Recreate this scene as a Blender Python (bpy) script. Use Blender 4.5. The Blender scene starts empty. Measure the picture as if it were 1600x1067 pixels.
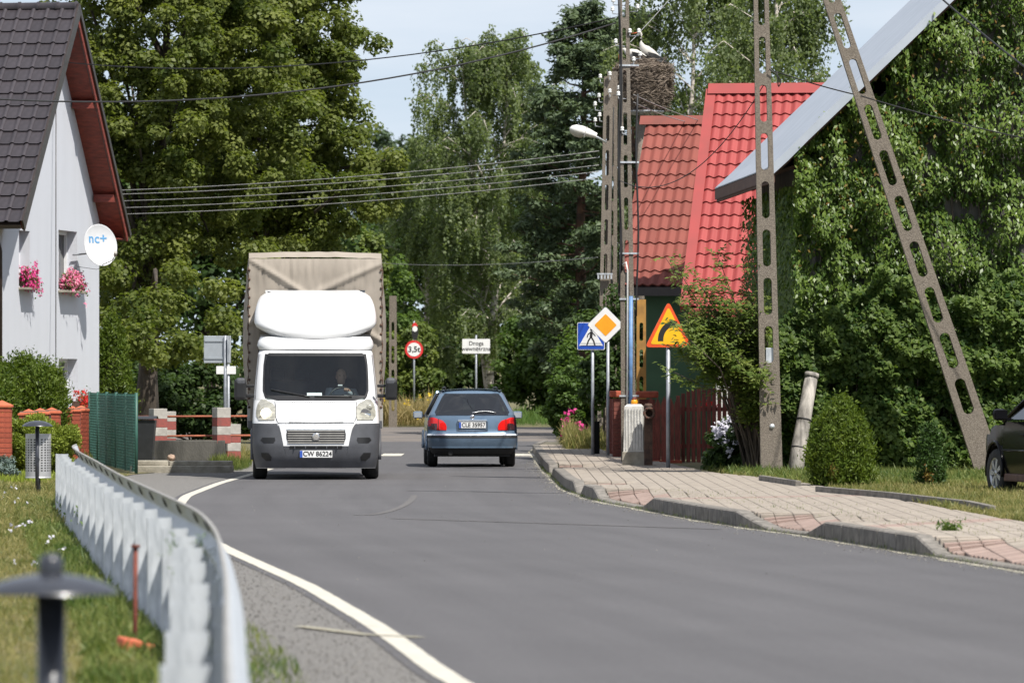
import bpy, bmesh, math, random
import numpy as np
from mathutils import Vector, Matrix, Euler
from mathutils import noise as mnoise
random.seed(7)
R = math.radians
SC = bpy.context.scene
COL = SC.collection
# ------------------------------------------------------------------ camera, sky, sun, exposure
CAM_H = 1.55
F = 8889.0                       # 200 mm lens on a 36 mm wide frame, in photograph pixels
cd = bpy.data.cameras.new("camera")
cam = bpy.data.objects.new("camera", cd); COL.objects.link(cam)
cam.location = (0, 0, CAM_H)
cam.rotation_euler = (R(90) + math.atan(64.5 / F), 0, 0)
cd.lens = 200; cd.sensor_width = 36; cd.clip_start = 0.5; cd.clip_end = 4000
cd.dof.use_dof = True; cd.dof.focus_distance = 92.0; cd.dof.aperture_fstop = 5.6
SC.camera = cam
SUN_EL, SUN_AZ = 55.5, 36.0      # azimuth measured from straight behind the camera towards the right
sdir = Vector((math.sin(R(SUN_AZ)) * math.cos(R(SUN_EL)), -math.cos(R(SUN_AZ)) * math.cos(R(SUN_EL)), math.sin(R(SUN_EL))))
w = bpy.data.worlds.new("World"); SC.world = w; w.use_nodes = True
nt = w.node_tree
bg = nt.nodes["Background"]
sky = nt.nodes.new("ShaderNodeTexSky"); sky.sky_type = 'NISHITA'; sky.sun_disc = False
sky.sun_elevation = R(SUN_EL); sky.sun_rotation = math.atan2(sdir.x, sdir.y)
sky.altitude = 100; sky.air_density = 1.0; sky.dust_density = 0.5; sky.ozone_density = 1.5
# thin high cloud, everywhere in the sky
tc = nt.nodes.new("ShaderNodeTexCoord"); mp = nt.nodes.new("ShaderNodeMapping")
mp.inputs["Scale"].default_value = (5, 5, 26)
nz = nt.nodes.new("ShaderNodeTexNoise"); nz.inputs["Scale"].default_value = 1.6; nz.inputs["Detail"].default_value = 6
rp = nt.nodes.new("ShaderNodeMapRange"); rp.inputs[1].default_value = 0.50; rp.inputs[2].default_value = 0.75; rp.inputs[3].default_value = 0.42; rp.inputs[4].default_value = 0.75
mx = nt.nodes.new("ShaderNodeMix"); mx.data_type = 'RGBA'
mx.inputs["B"].default_value = (8.6, 8.8, 9.2, 1)
nt.links.new(tc.outputs["Generated"], mp.inputs[0]); nt.links.new(mp.outputs[0], nz.inputs["Vector"])
nt.links.new(nz.outputs["Fac"], rp.inputs[0]); nt.links.new(rp.outputs[0], mx.inputs["Factor"])
lift = nt.nodes.new("ShaderNodeMapping"); lift.inputs["Location"].default_value = (0, 0, 0.09)   # clear blue down to the horizon, all round
nt.links.new(tc.outputs["Generated"], lift.inputs[0]); nt.links.new(lift.outputs[0], sky.inputs[0])
nt.links.new(sky.outputs[0], mx.inputs["A"]); nt.links.new(mx.outputs["Result"], bg.inputs[0])
bg.inputs[1].default_value = 0.082
sl = bpy.data.lights.new("sun", 'SUN'); sl.energy = 4.7; sl.angle = R(0.53); sl.color = (1.0, 0.955, 0.88)
so = bpy.data.objects.new("sun", sl); COL.objects.link(so)
so.rotation_euler = (-sdir).to_track_quat('-Z', 'Y').to_euler(); so.location = (30, -30, 60)
SC.view_settings.view_transform = 'Standard'; SC.view_settings.look = 'None'
SC.view_settings.gamma = 1; SC.view_settings.use_curve_mapping = False; SC.view_settings.exposure = 0.52
SC.render.engine = 'CYCLES'
SC.cycles.max_bounces = 6; SC.cycles.transparent_max_bounces = 12

# ------------------------------------------------------------------ helpers
def P(px, py, Y):
    """a point of the place: photograph direction (px, py) at distance Y"""
    return Vector(((px - 800) / F * Y, Y, CAM_H + (598 - py) / F * Y))
def lerp(a, b, t): return a + (b - a) * t
def interp(t, xs, ys): return float(np.interp(t, xs, ys))

class MB:
    """collects faces for one mesh"""
    def __init__(s): s.v = []; s.f = []; s.sm = []
    def add(s, vs, fs, smooth=False):
        o = len(s.v); s.v += [tuple(p) for p in vs]
        for f in fs: s.f.append(tuple(i + o for i in f)); s.sm.append(smooth)
        return s
    def box(s, c, d, rot=None):
        x, y, z = d[0] / 2, d[1] / 2, d[2] / 2
        vs = [Vector((a * x, b * y, e * z)) for e in (-1, 1) for b in (-1, 1) for a in (-1, 1)]
        if rot is not None:
            m = rot if isinstance(rot, Matrix) else Euler(rot).to_matrix()
            vs = [m @ q for q in vs]
        c = Vector(c)
        return s.add([q + c for q in vs], [(0, 2, 3, 1), (4, 5, 7, 6), (0, 1, 5, 4), (2, 6, 7, 3), (0, 4, 6, 2), (1, 3, 7, 5)])
    def bbox(s, c, d, b=0.02, rot=None):
        """box with chamfered edges"""
        bm = bmesh.new(); bmesh.ops.create_cube(bm, size=1)
        for q in bm.verts: q.co = Vector((q.co.x * d[0], q.co.y * d[1], q.co.z * d[2]))
        bmesh.ops.bevel(bm, geom=bm.edges[:], offset=b, segments=2, affect='EDGES', profile=0.6)
        m = (rot if isinstance(rot, Matrix) else Euler(rot).to_matrix()) if rot is not None else Matrix.Identity(3)
        bm.verts.index_update()
        s.add([m @ q.co + Vector(c) for q in bm.verts], [[q.index for q in f.verts] for f in bm.faces], False); bm.free()
        return s
    def tube(s, pts, r, n=8, caps=True, smooth=True):
        pts = [Vector(p) for p in pts]
        rs = r if isinstance(r, (list, tuple)) else [r] * len(pts)
        vs = []; fs = []; up = None
        for i, p in enumerate(pts):
            t = (pts[min(i + 1, len(pts) - 1)] - pts[max(i - 1, 0)])
            t = t.normalized() if t.length > 1e-9 else Vector((0, 0, 1))
            if up is None: up = Vector((1, 0, 0)) if abs(t.x) < 0.9 else Vector((0, 1, 0))
            a = (up - t * up.dot(t)).normalized(); b = t.cross(a); up = a
            for k in range(n):
                an = 2 * math.pi * k / n
                vs.append(p + (a * math.cos(an) + b * math.sin(an)) * rs[i])
        for i in range(len(pts) - 1):
            for k in range(n):
                fs.append((i * n + k, i * n + (k + 1) % n, (i + 1) * n + (k + 1) % n, (i + 1) * n + k))
        s.add(vs, fs, smooth)
        if caps:
            o = len(s.v) - len(vs)
            s.f.append(tuple(o + k for k in range(n))[::-1]); s.sm.append(False)
            s.f.append(tuple(o + (len(pts) - 1) * n + k for k in range(n))); s.sm.append(False)
        return s
    def lathe(s, prof, n=20, c=(0, 0, 0), axis='z', smooth=True):
        vs = []; fs = []
        for (r, z) in prof:
            for k in range(n):
                a = 2 * math.pi * k / n
                q = (r * math.cos(a), r * math.sin(a), z)
                if axis == 'x': q = (q[2], q[0], q[1])
                if axis == 'y': q = (q[0], -q[2], q[1])
                vs.append((q[0] + c[0], q[1] + c[1], q[2] + c[2]))
        for i in range(len(prof) - 1):
            for k in range(n):
                fs.append((i * n + k, i * n + (k + 1) % n, (i + 1) * n + (k + 1) % n, (i + 1) * n + k))
        return s.add(vs, fs, smooth)
    def prism(s, poly, ext, close=True):
        """poly: list of 3-D points; ext: extrusion vector"""
        n = len(poly); e = Vector(ext); p = [Vector(q) for q in poly]
        fs = [(i, (i + 1) % n, n + (i + 1) % n, n + i) for i in range(n)]
        if close: fs += [tuple(range(n))[::-1], tuple(range(n, 2 * n))]
        return s.add(p + [q + e for q in p], fs)
    def grid(s, rows, smooth=True, closed=False):
        n = len(rows[0]); vs = [q for r in rows for q in r]; fs = []
        for i in range(len(rows) - 1):
            for k in range(n if closed else n - 1):
                fs.append((i * n + k, i * n + (k + 1) % n, (i + 1) * n + (k + 1) % n, (i + 1) * n + k))
        return s.add(vs, fs, smooth)
    def mesh(s, name):
        m = bpy.data.meshes.new(name); m.from_pydata(s.v, [], s.f)
        m.polygons.foreach_set("use_smooth", s.sm); m.update(); return m
    def build(s, name, mat, parent=None, loc=None, rot=None, fix=True):
        m = s.mesh(name)
        if fix:
            bm = bmesh.new(); bm.from_mesh(m); bmesh.ops.recalc_face_normals(bm, faces=bm.faces[:]); bm.to_mesh(m); bm.free()
        m.materials.append(mat)
        return put(name, m, parent, loc, rot)
def put(name, mesh, parent=None, loc=None, rot=None):
    o = bpy.data.objects.new(name, mesh); COL.objects.link(o)
    if parent is not None: o.parent = parent
    if loc is not None: o.location = loc
    if rot is not None: o.rotation_euler = rot
    return o
def tag(o, label=None, cat=None, group=None, kind=None):
    if label: o["label"] = label
    if cat: o["category"] = cat
    if group: o["group"] = group
    if kind: o["kind"] = kind
    return o
def thing(name, label, cat, loc=(0, 0, 0), rz=0.0, group=None):
    o = bpy.data.objects.new(name, None); COL.objects.link(o); o.empty_display_size = 0.2
    o.location = loc; o.rotation_euler = (0, 0, rz)
    return tag(o, label, cat, group)
def structure(name):
    o = bpy.data.objects.new(name, None); COL.objects.link(o); o["kind"] = "structure"; return o

def text(name, s, size, mat, parent, loc, rot=(R(90), 0, 0), ext=0.002, bold=0.0, sx=1.0, space=1.0, line=1.0):
    cu = bpy.data.curves.new("t", 'FONT'); cu.body = s; cu.size = size; cu.align_x = 'CENTER'; cu.align_y = 'CENTER'
    cu.extrude = ext; cu.offset = bold; cu.space_character = space; cu.space_line = line; cu.resolution_u = 3
    t = bpy.data.objects.new("t", cu); COL.objects.link(t)
    dg = bpy.context.evaluated_depsgraph_get()
    m = bpy.data.meshes.new_from_object(t.evaluated_get(dg)); m.materials.clear(); m.materials.append(mat)
    bpy.data.objects.remove(t); bpy.data.curves.remove(cu)
    o = put(name, m, parent, loc, rot); o.scale = (sx, 1, 1); return o

# ------------------------------------------------------------------ materials
def srgb(r, g, b):
    f = lambda c: (c / 255 / 12.92) if c / 255 <= 0.04045 else ((c / 255 + 0.055) / 1.055) ** 2.4
    return (f(r), f(g), f(b))
def newmat(name):
    m = bpy.data.materials.new(name); m.use_nodes = True
    return m, m.node_tree.nodes, m.node_tree.links, m.node_tree.nodes["Principled BSDF"]
def mat(name, c, rough=0.6, var=0.12, scale=8.0, c2=None, bump=0.0, bscale=60.0, metal=0.0, coat=0.0, spec=0.5, stretch=None, detail=5, lo=0.35, hi=0.65):
    """one base colour broken up by object-space noise, plus fine relief"""
    m, N, L, b = newmat(name)
    b.inputs["Roughness"].default_value = rough; b.inputs["Metallic"].default_value = metal
    b.inputs["Coat Weight"].default_value = coat; b.inputs["Coat Roughness"].default_value = 0.05
    b.inputs["Specular IOR Level"].default_value = spec
    if c2 is None: c2 = tuple(x * (1 - 2 * var) for x in c); c = tuple(min(1, x * (1 + var)) for x in c)
    t = N.new("ShaderNodeTexCoord"); src = t.outputs["Object"]
    if stretch:
        mp = N.new("ShaderNodeMapping"); mp.inputs["Scale"].default_value = stretch
        L.new(src, mp.inputs[0]); src = mp.outputs[0]
    n = N.new("ShaderNodeTexNoise"); n.inputs["Scale"].default_value = scale; n.inputs["Detail"].default_value = detail
    L.new(src, n.inputs["Vector"])
    r = N.new("ShaderNodeMapRange"); r.inputs[1].default_value = lo; r.inputs[2].default_value = hi
    L.new(n.outputs["Fac"], r.inputs[0])
    x = N.new("ShaderNodeMix"); x.data_type = 'RGBA'
    x.inputs["A"].default_value = (*c2, 1); x.inputs["B"].default_value = (*c, 1)
    L.new(r.outputs[0], x.inputs["Factor"]); L.new(x.outputs["Result"], b.inputs["Base Color"])
    if bump:
        n2 = N.new("ShaderNodeTexNoise"); n2.inputs["Scale"].default_value = bscale; n2.inputs["Detail"].default_value = 4
        L.new(src, n2.inputs["Vector"])
        bp = N.new("ShaderNodeBump"); bp.inputs["Strength"].default_value = bump; bp.inputs["Distance"].default_value = 0.02
        L.new(n2.outputs["Fac"], bp.inputs["Height"]); L.new(bp.outputs[0], b.inputs["Normal"])
    return m
def matvar(m, amt=0.25, hue=0.02):
    """per-object tint (each tile, paver, brick a little different)"""
    N, L = m.node_tree.nodes, m.node_tree.links; b = N["Principled BSDF"]
    l = b.inputs["Base Color"].links[0]; src = l.from_socket
    oi = N.new("ShaderNodeObjectInfo"); hs = N.new("ShaderNodeHueSaturation")
    r = N.new("ShaderNodeMapRange"); r.inputs[3].default_value = 1 - amt; r.inputs[4].default_value = 1 + amt
    L.new(oi.outputs["Random"], r.inputs[0]); L.new(r.outputs[0], hs.inputs["Value"]); L.new(src, hs.inputs["Color"])
    L.new(hs.outputs[0], b.inputs["Base Color"]); return m
def leafmat(name, c1, c2, trans=0.3, rough=0.5, spec=0.25, tcol=None):
    """every leaf takes its own tone between c1 and c2 from the 'rnd' attribute; a part of the light passes through"""
    m, N, L, b = newmat(name)
    a = N.new("ShaderNodeAttribute"); a.attribute_name = "rnd"
    x = N.new("ShaderNodeMix"); x.data_type = 'RGBA'
    x.inputs["A"].default_value = (*c1, 1); x.inputs["B"].default_value = (*c2, 1)
    L.new(a.outputs["Fac"], x.inputs["Factor"]); L.new(x.outputs["Result"], b.inputs["Base Color"])
    b.inputs["Roughness"].default_value = rough; b.inputs["Specular IOR Level"].default_value = spec
    tr = N.new("ShaderNodeBsdfTranslucent"); g = N.new("ShaderNodeMix"); g.data_type = 'RGBA'; g.blend_type = 'MULTIPLY'
    g.inputs["Factor"].default_value = 1; L.new(x.outputs["Result"], g.inputs["A"]); g.inputs["B"].default_value = (*(tcol or (1.5, 1.6, 0.7)), 1)
    L.new(g.outputs["Result"], tr.inputs[0])
    s = N.new("ShaderNodeMixShader"); s.inputs[0].default_value = trans
    L.new(b.outputs[0], s.inputs[1]); L.new(tr.outputs[0], s.inputs[2])
    L.new(s.outputs[0], N["Material Output"].inputs[0]); return m
def glassmat(name, tint, gloss=0.09):
    m, N, L, b = newmat(name); N.remove(b)
    t = N.new("ShaderNodeBsdfTransparent"); t.inputs[0].default_value = (*tint, 1)
    g = N.new("ShaderNodeBsdfGlossy"); g.inputs["Roughness"].default_value = 0.03
    lw = N.new("ShaderNodeLayerWeight"); lw.inputs[0].default_value = 0.5      # same from both faces of the pane
    pw = N.new("ShaderNodeMath"); pw.operation = 'POWER'; pw.inputs[1].default_value = 5; L.new(lw.outputs["Facing"], pw.inputs[0])
    f0 = N.new("ShaderNodeMath"); f0.operation = 'MULTIPLY_ADD'; f0.inputs[1].default_value = 0.92; f0.inputs[2].default_value = 0.045; L.new(pw.outputs[0], f0.inputs[0])
    ad = N.new("ShaderNodeMath"); ad.operation = 'ADD'; ad.inputs[1].default_value = gloss; ad.use_clamp = True
    L.new(f0.outputs[0], ad.inputs[0])
    if gloss < 0:
        ad.operation = 'MULTIPLY'; ad.inputs[1].default_value = -gloss
    s = N.new("ShaderNodeMixShader"); L.new(ad.outputs[0], s.inputs[0]); L.new(t.outputs[0], s.inputs[1]); L.new(g.outputs[0], s.inputs[2])
    L.new(s.outputs[0], N["Material Output"].inputs[0]); return m
M = {}
def asphalt():
    m, N, L, b = newmat("asphalt"); b.inputs["Roughness"].default_value = 0.75; b.inputs["Specular IOR Level"].default_value = 0.3
    t = N.new("ShaderNodeTexCoord")
    n1 = N.new("ShaderNodeTexNoise"); n1.inputs["Scale"].default_value = 140; n1.inputs["Detail"].default_value = 3
    n2 = N.new("ShaderNodeTexNoise"); n2.inputs["Scale"].default_value = 0.35; n2.inputs["Detail"].default_value = 5
    at = N.new("ShaderNodeAttribute"); at.attribute_name = "lane"; sx = N.new("ShaderNodeSeparateXYZ"); L.new(t.outputs["Object"], sx.inputs[0])
    mp = N.new("ShaderNodeCombineXYZ"); k1 = N.new("ShaderNodeMath"); k1.operation = 'MULTIPLY'; k1.inputs[1].default_value = 9.0; L.new(at.outputs["Fac"], k1.inputs[0])
    k2 = N.new("ShaderNodeMath"); k2.operation = 'MULTIPLY'; k2.inputs[1].default_value = 0.045; L.new(sx.outputs[1], k2.inputs[0]); L.new(k1.outputs[0], mp.inputs[0]); L.new(k2.outputs[0], mp.inputs[1])
    n3 = N.new("ShaderNodeTexNoise"); n3.inputs["Scale"].default_value = 1.6; n3.inputs["Detail"].default_value = 6
    n4 = N.new("ShaderNodeTexNoise"); n4.inputs["Scale"].default_value = 22; n4.inputs["Detail"].default_value = 6; L.new(t.outputs["Object"], n4.inputs["Vector"])
    L.new(t.outputs["Object"], n1.inputs["Vector"]); L.new(t.outputs["Object"], n2.inputs["Vector"])
    L.new(mp.outputs[0], n3.inputs["Vector"])
    def mr(n, a, b_, c, d):
        r = N.new("ShaderNodeMapRange"); r.inputs[1].default_value = a; r.inputs[2].default_value = b_; r.inputs[3].default_value = c; r.inputs[4].default_value = d
        L.new(n.outputs["Fac"], r.inputs[0]); return r.outputs[0]
    def mul(a, b_):
        q = N.new("ShaderNodeMath"); q.operation = 'MULTIPLY'; L.new(a, q.inputs[0]); L.new(b_, q.inputs[1]); return q.outputs[0]
    v = mul(mul(mr(n1, .3, .7, .8, 1.2), mr(n2, .3, .7, .94, 1.06)), mul(mr(n3, .3, .7, .91, 1.09), mr(n4, .35, .65, .9, 1.1)))
    hs = N.new("ShaderNodeHueSaturation"); hs.inputs["Color"].default_value = (0.093, 0.090, 0.093, 1); L.new(v, hs.inputs["Value"])
    L.new(hs.outputs[0], b.inputs["Base Color"])
    bp = N.new("ShaderNodeBump"); bp.inputs["Strength"].default_value = 0.4; bp.inputs["Distance"].default_value = 0.008
    L.new(n1.outputs["Fac"], bp.inputs["Height"]); L.new(bp.outputs[0], b.inputs["Normal"]); return m
M['asphalt'] = asphalt()
M['old_asphalt'] = mat("old_asphalt", (0.235, 0.225, 0.21), 0.95, c2=(0.105, 0.10, 0.095), scale=38, bump=1.0, bscale=70, lo=.38, hi=.62)
M['side_road'] = mat("side_road", (0.17, 0.145, 0.125), 0.9, c2=(0.11, 0.10, 0.095), scale=0.4, bump=0.4, bscale=50)
M['line'] = mat("line", (0.50, 0.475, 0.41), 0.85, c2=(0.36, 0.335, 0.285), scale=6, lo=.25, hi=.5)
M['dust'] = mat("dust", (0.125, 0.118, 0.112), 0.95, c2=(0.090, 0.086, 0.088), scale=9)
M['soil'] = mat("soil", (0.16, 0.13, 0.065), 1.0, c2=(0.075, 0.085, 0.03), scale=1.3, bump=0.5, bscale=20)
M['grit'] = mat("grit", (0.36, 0.36, 0.28), 0.95, c2=(0.26, 0.22, 0.17), scale=30, bump=0.5, bscale=80)
M['joint'] = mat("joint", (0.15, 0.13, 0.10), 1.0, c2=(0.08, 0.08, 0.045), scale=3)
M['paver'] = matvar(mat("paver", (0.345, 0.30, 0.25), 0.9, c2=(0.255, 0.22, 0.185), scale=5, bump=0.4, bscale=120), 0.14)
M['paver_red'] = matvar(mat("paver_red", (0.335, 0.245, 0.21), 0.9, c2=(0.255, 0.19, 0.16), scale=5, bump=0.4, bscale=120), 0.14)
M['kerb'] = matvar(mat("kerb", (0.235, 0.215, 0.19), 0.95, c2=(0.13, 0.12, 0.105), scale=9, bump=0.5, bscale=90), 0.1)
M['concrete'] = mat("concrete", (0.25, 0.215, 0.175), 0.95, c2=(0.125, 0.105, 0.085), scale=55, bump=0.9, bscale=70, lo=.3, hi=.7)
M['concrete_pale'] = mat("concrete_pale", (0.38, 0.35, 0.29), 0.95, c2=(0.22, 0.20, 0.16), scale=5, bump=0.5, bscale=50)
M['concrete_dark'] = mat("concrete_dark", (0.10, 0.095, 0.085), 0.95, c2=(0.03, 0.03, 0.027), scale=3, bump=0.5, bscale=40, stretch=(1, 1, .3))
M['wall'] = mat("wall", (0.56, 0.58, 0.63), 0.9, c2=(0.54, 0.56, 0.608), scale=1.6, bump=0.3, bscale=220, stretch=(1.5, 1.5, .18), lo=.3, hi=.6)
M['white'] = mat("white", (0.78, 0.78, 0.77), 0.6, var=0.03, scale=4)
M['whitewash'] = mat("whitewash", (0.62, 0.61, 0.58), 0.85, c2=(0.45, 0.44, 0.41), scale=9, bump=0.3)
M['pvc'] = mat("pvc", (0.75, 0.76, 0.77), 0.35, var=0.02)
M['pane'] = glassmat("pane", (0.12, 0.13, 0.14), 0.12)
M['dark'] = mat("dark", (0.010, 0.010, 0.010), 0.9, var=0.1, spec=0.1)
M['tile_brown'] = matvar(mat("tile_brown", (0.042, 0.036, 0.041), 0.38, var=0.1, scale=7, bump=0.1, spec=0.45), 0.14)
M['wood_red'] = mat("wood_red", (0.24, 0.045, 0.028), 0.6, c2=(0.14, 0.026, 0.018), scale=6, stretch=(1, 1, 4), bump=0.2)
M['fence_red'] = matvar(mat("fence_red", (0.29, 0.070, 0.048), 0.7, c2=(0.16, 0.042, 0.03), scale=9, stretch=(4, 4, .6), bump=0.3), 0.2)
M['gutter'] = mat("gutter", (0.035, 0.025, 0.022), 0.35, var=0.1)
M['roof_red'] = matvar(mat("roof_red", (0.32, 0.055, 0.052), 0.6, c2=(0.255, 0.055, 0.050), scale=2.2, spec=0.35, lo=.3, hi=.7), 0.07)
M['roof_red_old'] = matvar(mat("roof_red_old", (0.225, 0.064, 0.049), 0.7, c2=(0.16, 0.056, 0.045), scale=2.0, spec=0.25, lo=.3, hi=.7), 0.10)
M['zinc'] = mat("zinc", (0.41, 0.45, 0.51), 0.5, c2=(0.36, 0.40, 0.455), scale=2, metal=0.1, spec=0.4)
M['green_wall'] = mat("green_wall", (0.060, 0.12, 0.062), 0.85, var=0.08, scale=2)
M['galv'] = mat("galv", (0.58, 0.61, 0.64), 0.5, c2=(0.34, 0.37, 0.40), scale=14, metal=0.35, stretch=(1.4, 1.4, .35), lo=.28, hi=.62, bump=.15)
M['galv_dull'] = mat("galv_dull", (0.40, 0.385, 0.36), 0.6, c2=(0.30, 0.29, 0.27), scale=6, metal=0.3)
M['steel_pole'] = mat("steel_pole", (0.33, 0.35, 0.38), 0.5, var=0.1, metal=0.4)
M['dark_metal'] = mat("dark_metal", (0.030, 0.033, 0.042), 0.32, var=0.15, coat=0.3)
M['bin_steel'] = mat("bin_steel", (0.46, 0.46, 0.46), 0.45, var=0.06, metal=0.5)
M['rust'] = mat("rust", (0.22, 0.055, 0.035), 0.75, c2=(0.11, 0.03, 0.02), scale=18, bump=0.4)
M['rust_pipe'] = mat("rust_pipe", (0.13, 0.075, 0.05), 0.85, c2=(0.05, 0.03, 0.024), scale=10, bump=0.5)
M['brick'] = matvar(mat("brick", (0.38, 0.085, 0.042), 0.8, c2=(0.28, 0.055, 0.03), scale=12, bump=0.3), 0.15)
M['brick_cap'] = matvar(mat("brick_cap", (0.50, 0.12, 0.055), 0.7, var=0.08, scale=8), 0.08)
M['brick_shaded'] = matvar(mat("brick_shaded", (0.20, 0.06, 0.042), 0.85, c2=(0.13, 0.04, 0.03), scale=12, bump=0.3), 0.15)  # darker copy of the brick, with the gate pillars' shade in its colour
M['mortar'] = mat("mortar", (0.24, 0.15, 0.11), 0.95, var=0.1)
M['green_mesh'] = mat("green_mesh", (0.035, 0.11, 0.085), 0.5, var=0.15, scale=3)
M['red_paint'] = mat("red_paint", (0.30, 0.075, 0.062), 0.85, c2=(0.20, 0.07, 0.06), scale=10, bump=0.3)
M['orange_rail'] = mat("orange_rail", (0.36, 0.11, 0.05), 0.7, c2=(0.24, 0.07, 0.04), scale=6)
M['sign_white'] = mat("sign_white", (0.74, 0.74, 0.73), 0.4, var=0.03)
M['sign_orange'] = mat("sign_orange", (0.80, 0.33, 0.015), 0.4, var=0.04)
M['sign_yellow'] = mat("sign_yellow", (0.88, 0.46, 0.012), 0.4, var=0.04)
M['sign_red'] = mat("sign_red", (0.72, 0.09, 0.02), 0.4, var=0.05)
M['sign_crimson'] = mat("sign_crimson", (0.60, 0.03, 0.03), 0.45, var=0.08)
M['sign_blue'] = mat("sign_blue", (0.012, 0.07, 0.42), 0.4, var=0.05)
M['sign_back'] = mat("sign_back", (0.37, 0.40, 0.43), 0.5, var=0.04, metal=0.3)
M['black'] = mat("black", (0.012, 0.012, 0.012), 0.6, var=0.1)
M['cable'] = mat("cable", (0.02, 0.02, 0.021), 0.6, var=0.1)
M['wire'] = mat("wire", (0.26, 0.26, 0.255), 0.6, var=0.1)
M['porcelain'] = mat("porcelain", (0.75, 0.75, 0.72), 0.2, var=0.04)
M['lamp_shell'] = mat("lamp_shell", (0.68, 0.67, 0.63), 0.45, var=0.05)
M['lamp_glass'] = mat("lamp_glass", (0.42, 0.40, 0.33), 0.3, var=0.1)
M['blue_pipe'] = mat("blue_pipe", (0.13, 0.25, 0.47), 0.5, var=0.1)
M['yellow_post'] = mat("yellow_post", (0.42, 0.22, 0.05), 0.8, c2=(0.28, 0.15, 0.04), scale=6)
M['old_wood'] = mat("old_wood", (0.42, 0.39, 0.35), 0.9, c2=(0.13, 0.12, 0.11), scale=6, stretch=(2, 2, .35), bump=0.5, lo=.3, hi=.6)
M['dish'] = mat("dish", (0.56, 0.57, 0.585), 0.4, var=0.02)
M['logo_blue'] = mat("logo_blue", (0.09, 0.28, 0.52), 0.5, var=0.03)
M['logo_pale'] = mat("logo_pale", (0.55, 0.68, 0.80), 0.5, var=0.02)
M['stone'] = mat("stone", (0.34, 0.24, 0.18), 0.9, var=0.2, bump=0.5, bscale=15)
M['planter'] = mat("planter", (0.10, 0.05, 0.035), 0.7, var=0.15)
M['plastic_bin'] = mat("plastic_bin", (0.022, 0.024, 0.027), 0.5, var=0.1)
M['twig'] = mat("twig", (0.23, 0.185, 0.145), 0.95, c2=(0.12, 0.095, 0.075), scale=5)
M['stork_white'] = mat("stork_white", (0.52, 0.50, 0.46), 0.8, var=0.06)
M['stork_beak'] = mat("stork_beak", (0.5, 0.08, 0.03), 0.5)
# vehicles
M['van_white'] = mat("van_white", (0.66, 0.665, 0.67), 0.3, var=0.015, scale=2, coat=0.6)
M['van_plastic'] = mat("van_plastic", (0.075, 0.078, 0.088), 0.5, var=0.1, scale=4, bump=0.15, bscale=300)
M['van_black'] = mat("van_black", (0.012, 0.012, 0.013), 0.45, var=0.1)
M['tarp'] = mat("tarp", (0.32, 0.28, 0.235), 0.75, c2=(0.235, 0.205, 0.17), scale=1.6, bump=0.35, bscale=7, stretch=(1, 1, .6), lo=.3, hi=.7)
M['tyre'] = mat("tyre", (0.018, 0.018, 0.018), 0.85, var=0.2, scale=20, bump=0.4)
M['rim'] = mat("rim", (0.52, 0.53, 0.54), 0.3, var=0.05, metal=0.7)
M['chrome'] = mat("chrome", (0.72, 0.73, 0.75), 0.15, var=0.03, metal=0.95)
M['car_blue'] = mat("car_blue", (0.13, 0.198, 0.285), 0.3, var=0.04, scale=3, metal=0.35, coat=0.8)
M['car_blue_dark'] = mat("car_blue_dark", (0.07, 0.105, 0.15), 0.4, var=0.05, metal=0.3, coat=0.4)
M['car_black'] = mat("car_black", (0.006, 0.006, 0.007), 0.16, var=0.08, spec=0.08)
M['tail_red'] = mat("tail_red", (0.65, 0.012, 0.010), 0.15, var=0.05, coat=0.8)
M['tail_smoke'] = mat("tail_smoke", (0.05, 0.016, 0.018), 0.15, var=0.05, coat=0.8)
M['car_glass'] = glassmat("car_glass", (0.16, 0.20, 0.24), 0.10)
M['screen'] = glassmat("screen", (0.78, 0.88, 0.87), -1.5)
M['lens'] = mat("lens", (0.33, 0.32, 0.27), 0.12, var=0.15, scale=14, coat=0.9)
M['plate'] = mat("plate", (0.70, 0.70, 0.69), 0.4, var=0.03)
M['plate_blue'] = mat("plate_blue", (0.03, 0.09, 0.42), 0.4)
M['cab_grey'] = mat("cab_grey", (0.030, 0.034, 0.036), 0.8, var=0.1)
M['seat'] = mat("seat", (0.022, 0.024, 0.029), 0.9, var=0.15)
M['dash'] = mat("dash", (0.15, 0.17, 0.17), 0.8, var=0.15, scale=6)
M['paper'] = mat("paper", (0.82, 0.77, 0.78), 0.8, var=0.03)
M['skin'] = mat("skin", (0.42, 0.24, 0.17), 0.55, var=0.06)
M['hair'] = mat("hair", (0.10, 0.085, 0.075), 0.8, var=0.15)
M['shirt'] = mat("shirt", (0.30, 0.31, 0.34), 0.9, var=0.1)
def lampmat():
    m, N, L, b = newmat("headlamp_lit"); b.inputs["Base Color"].default_value = (.9, .85, .7, 1)
    b.inputs["Emission Color"].default_value = (1.0, 0.86, 0.62, 1); b.inputs["Emission Strength"].default_value = 2.2; return m
M['headlamp_lit'] = lampmat()
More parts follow.
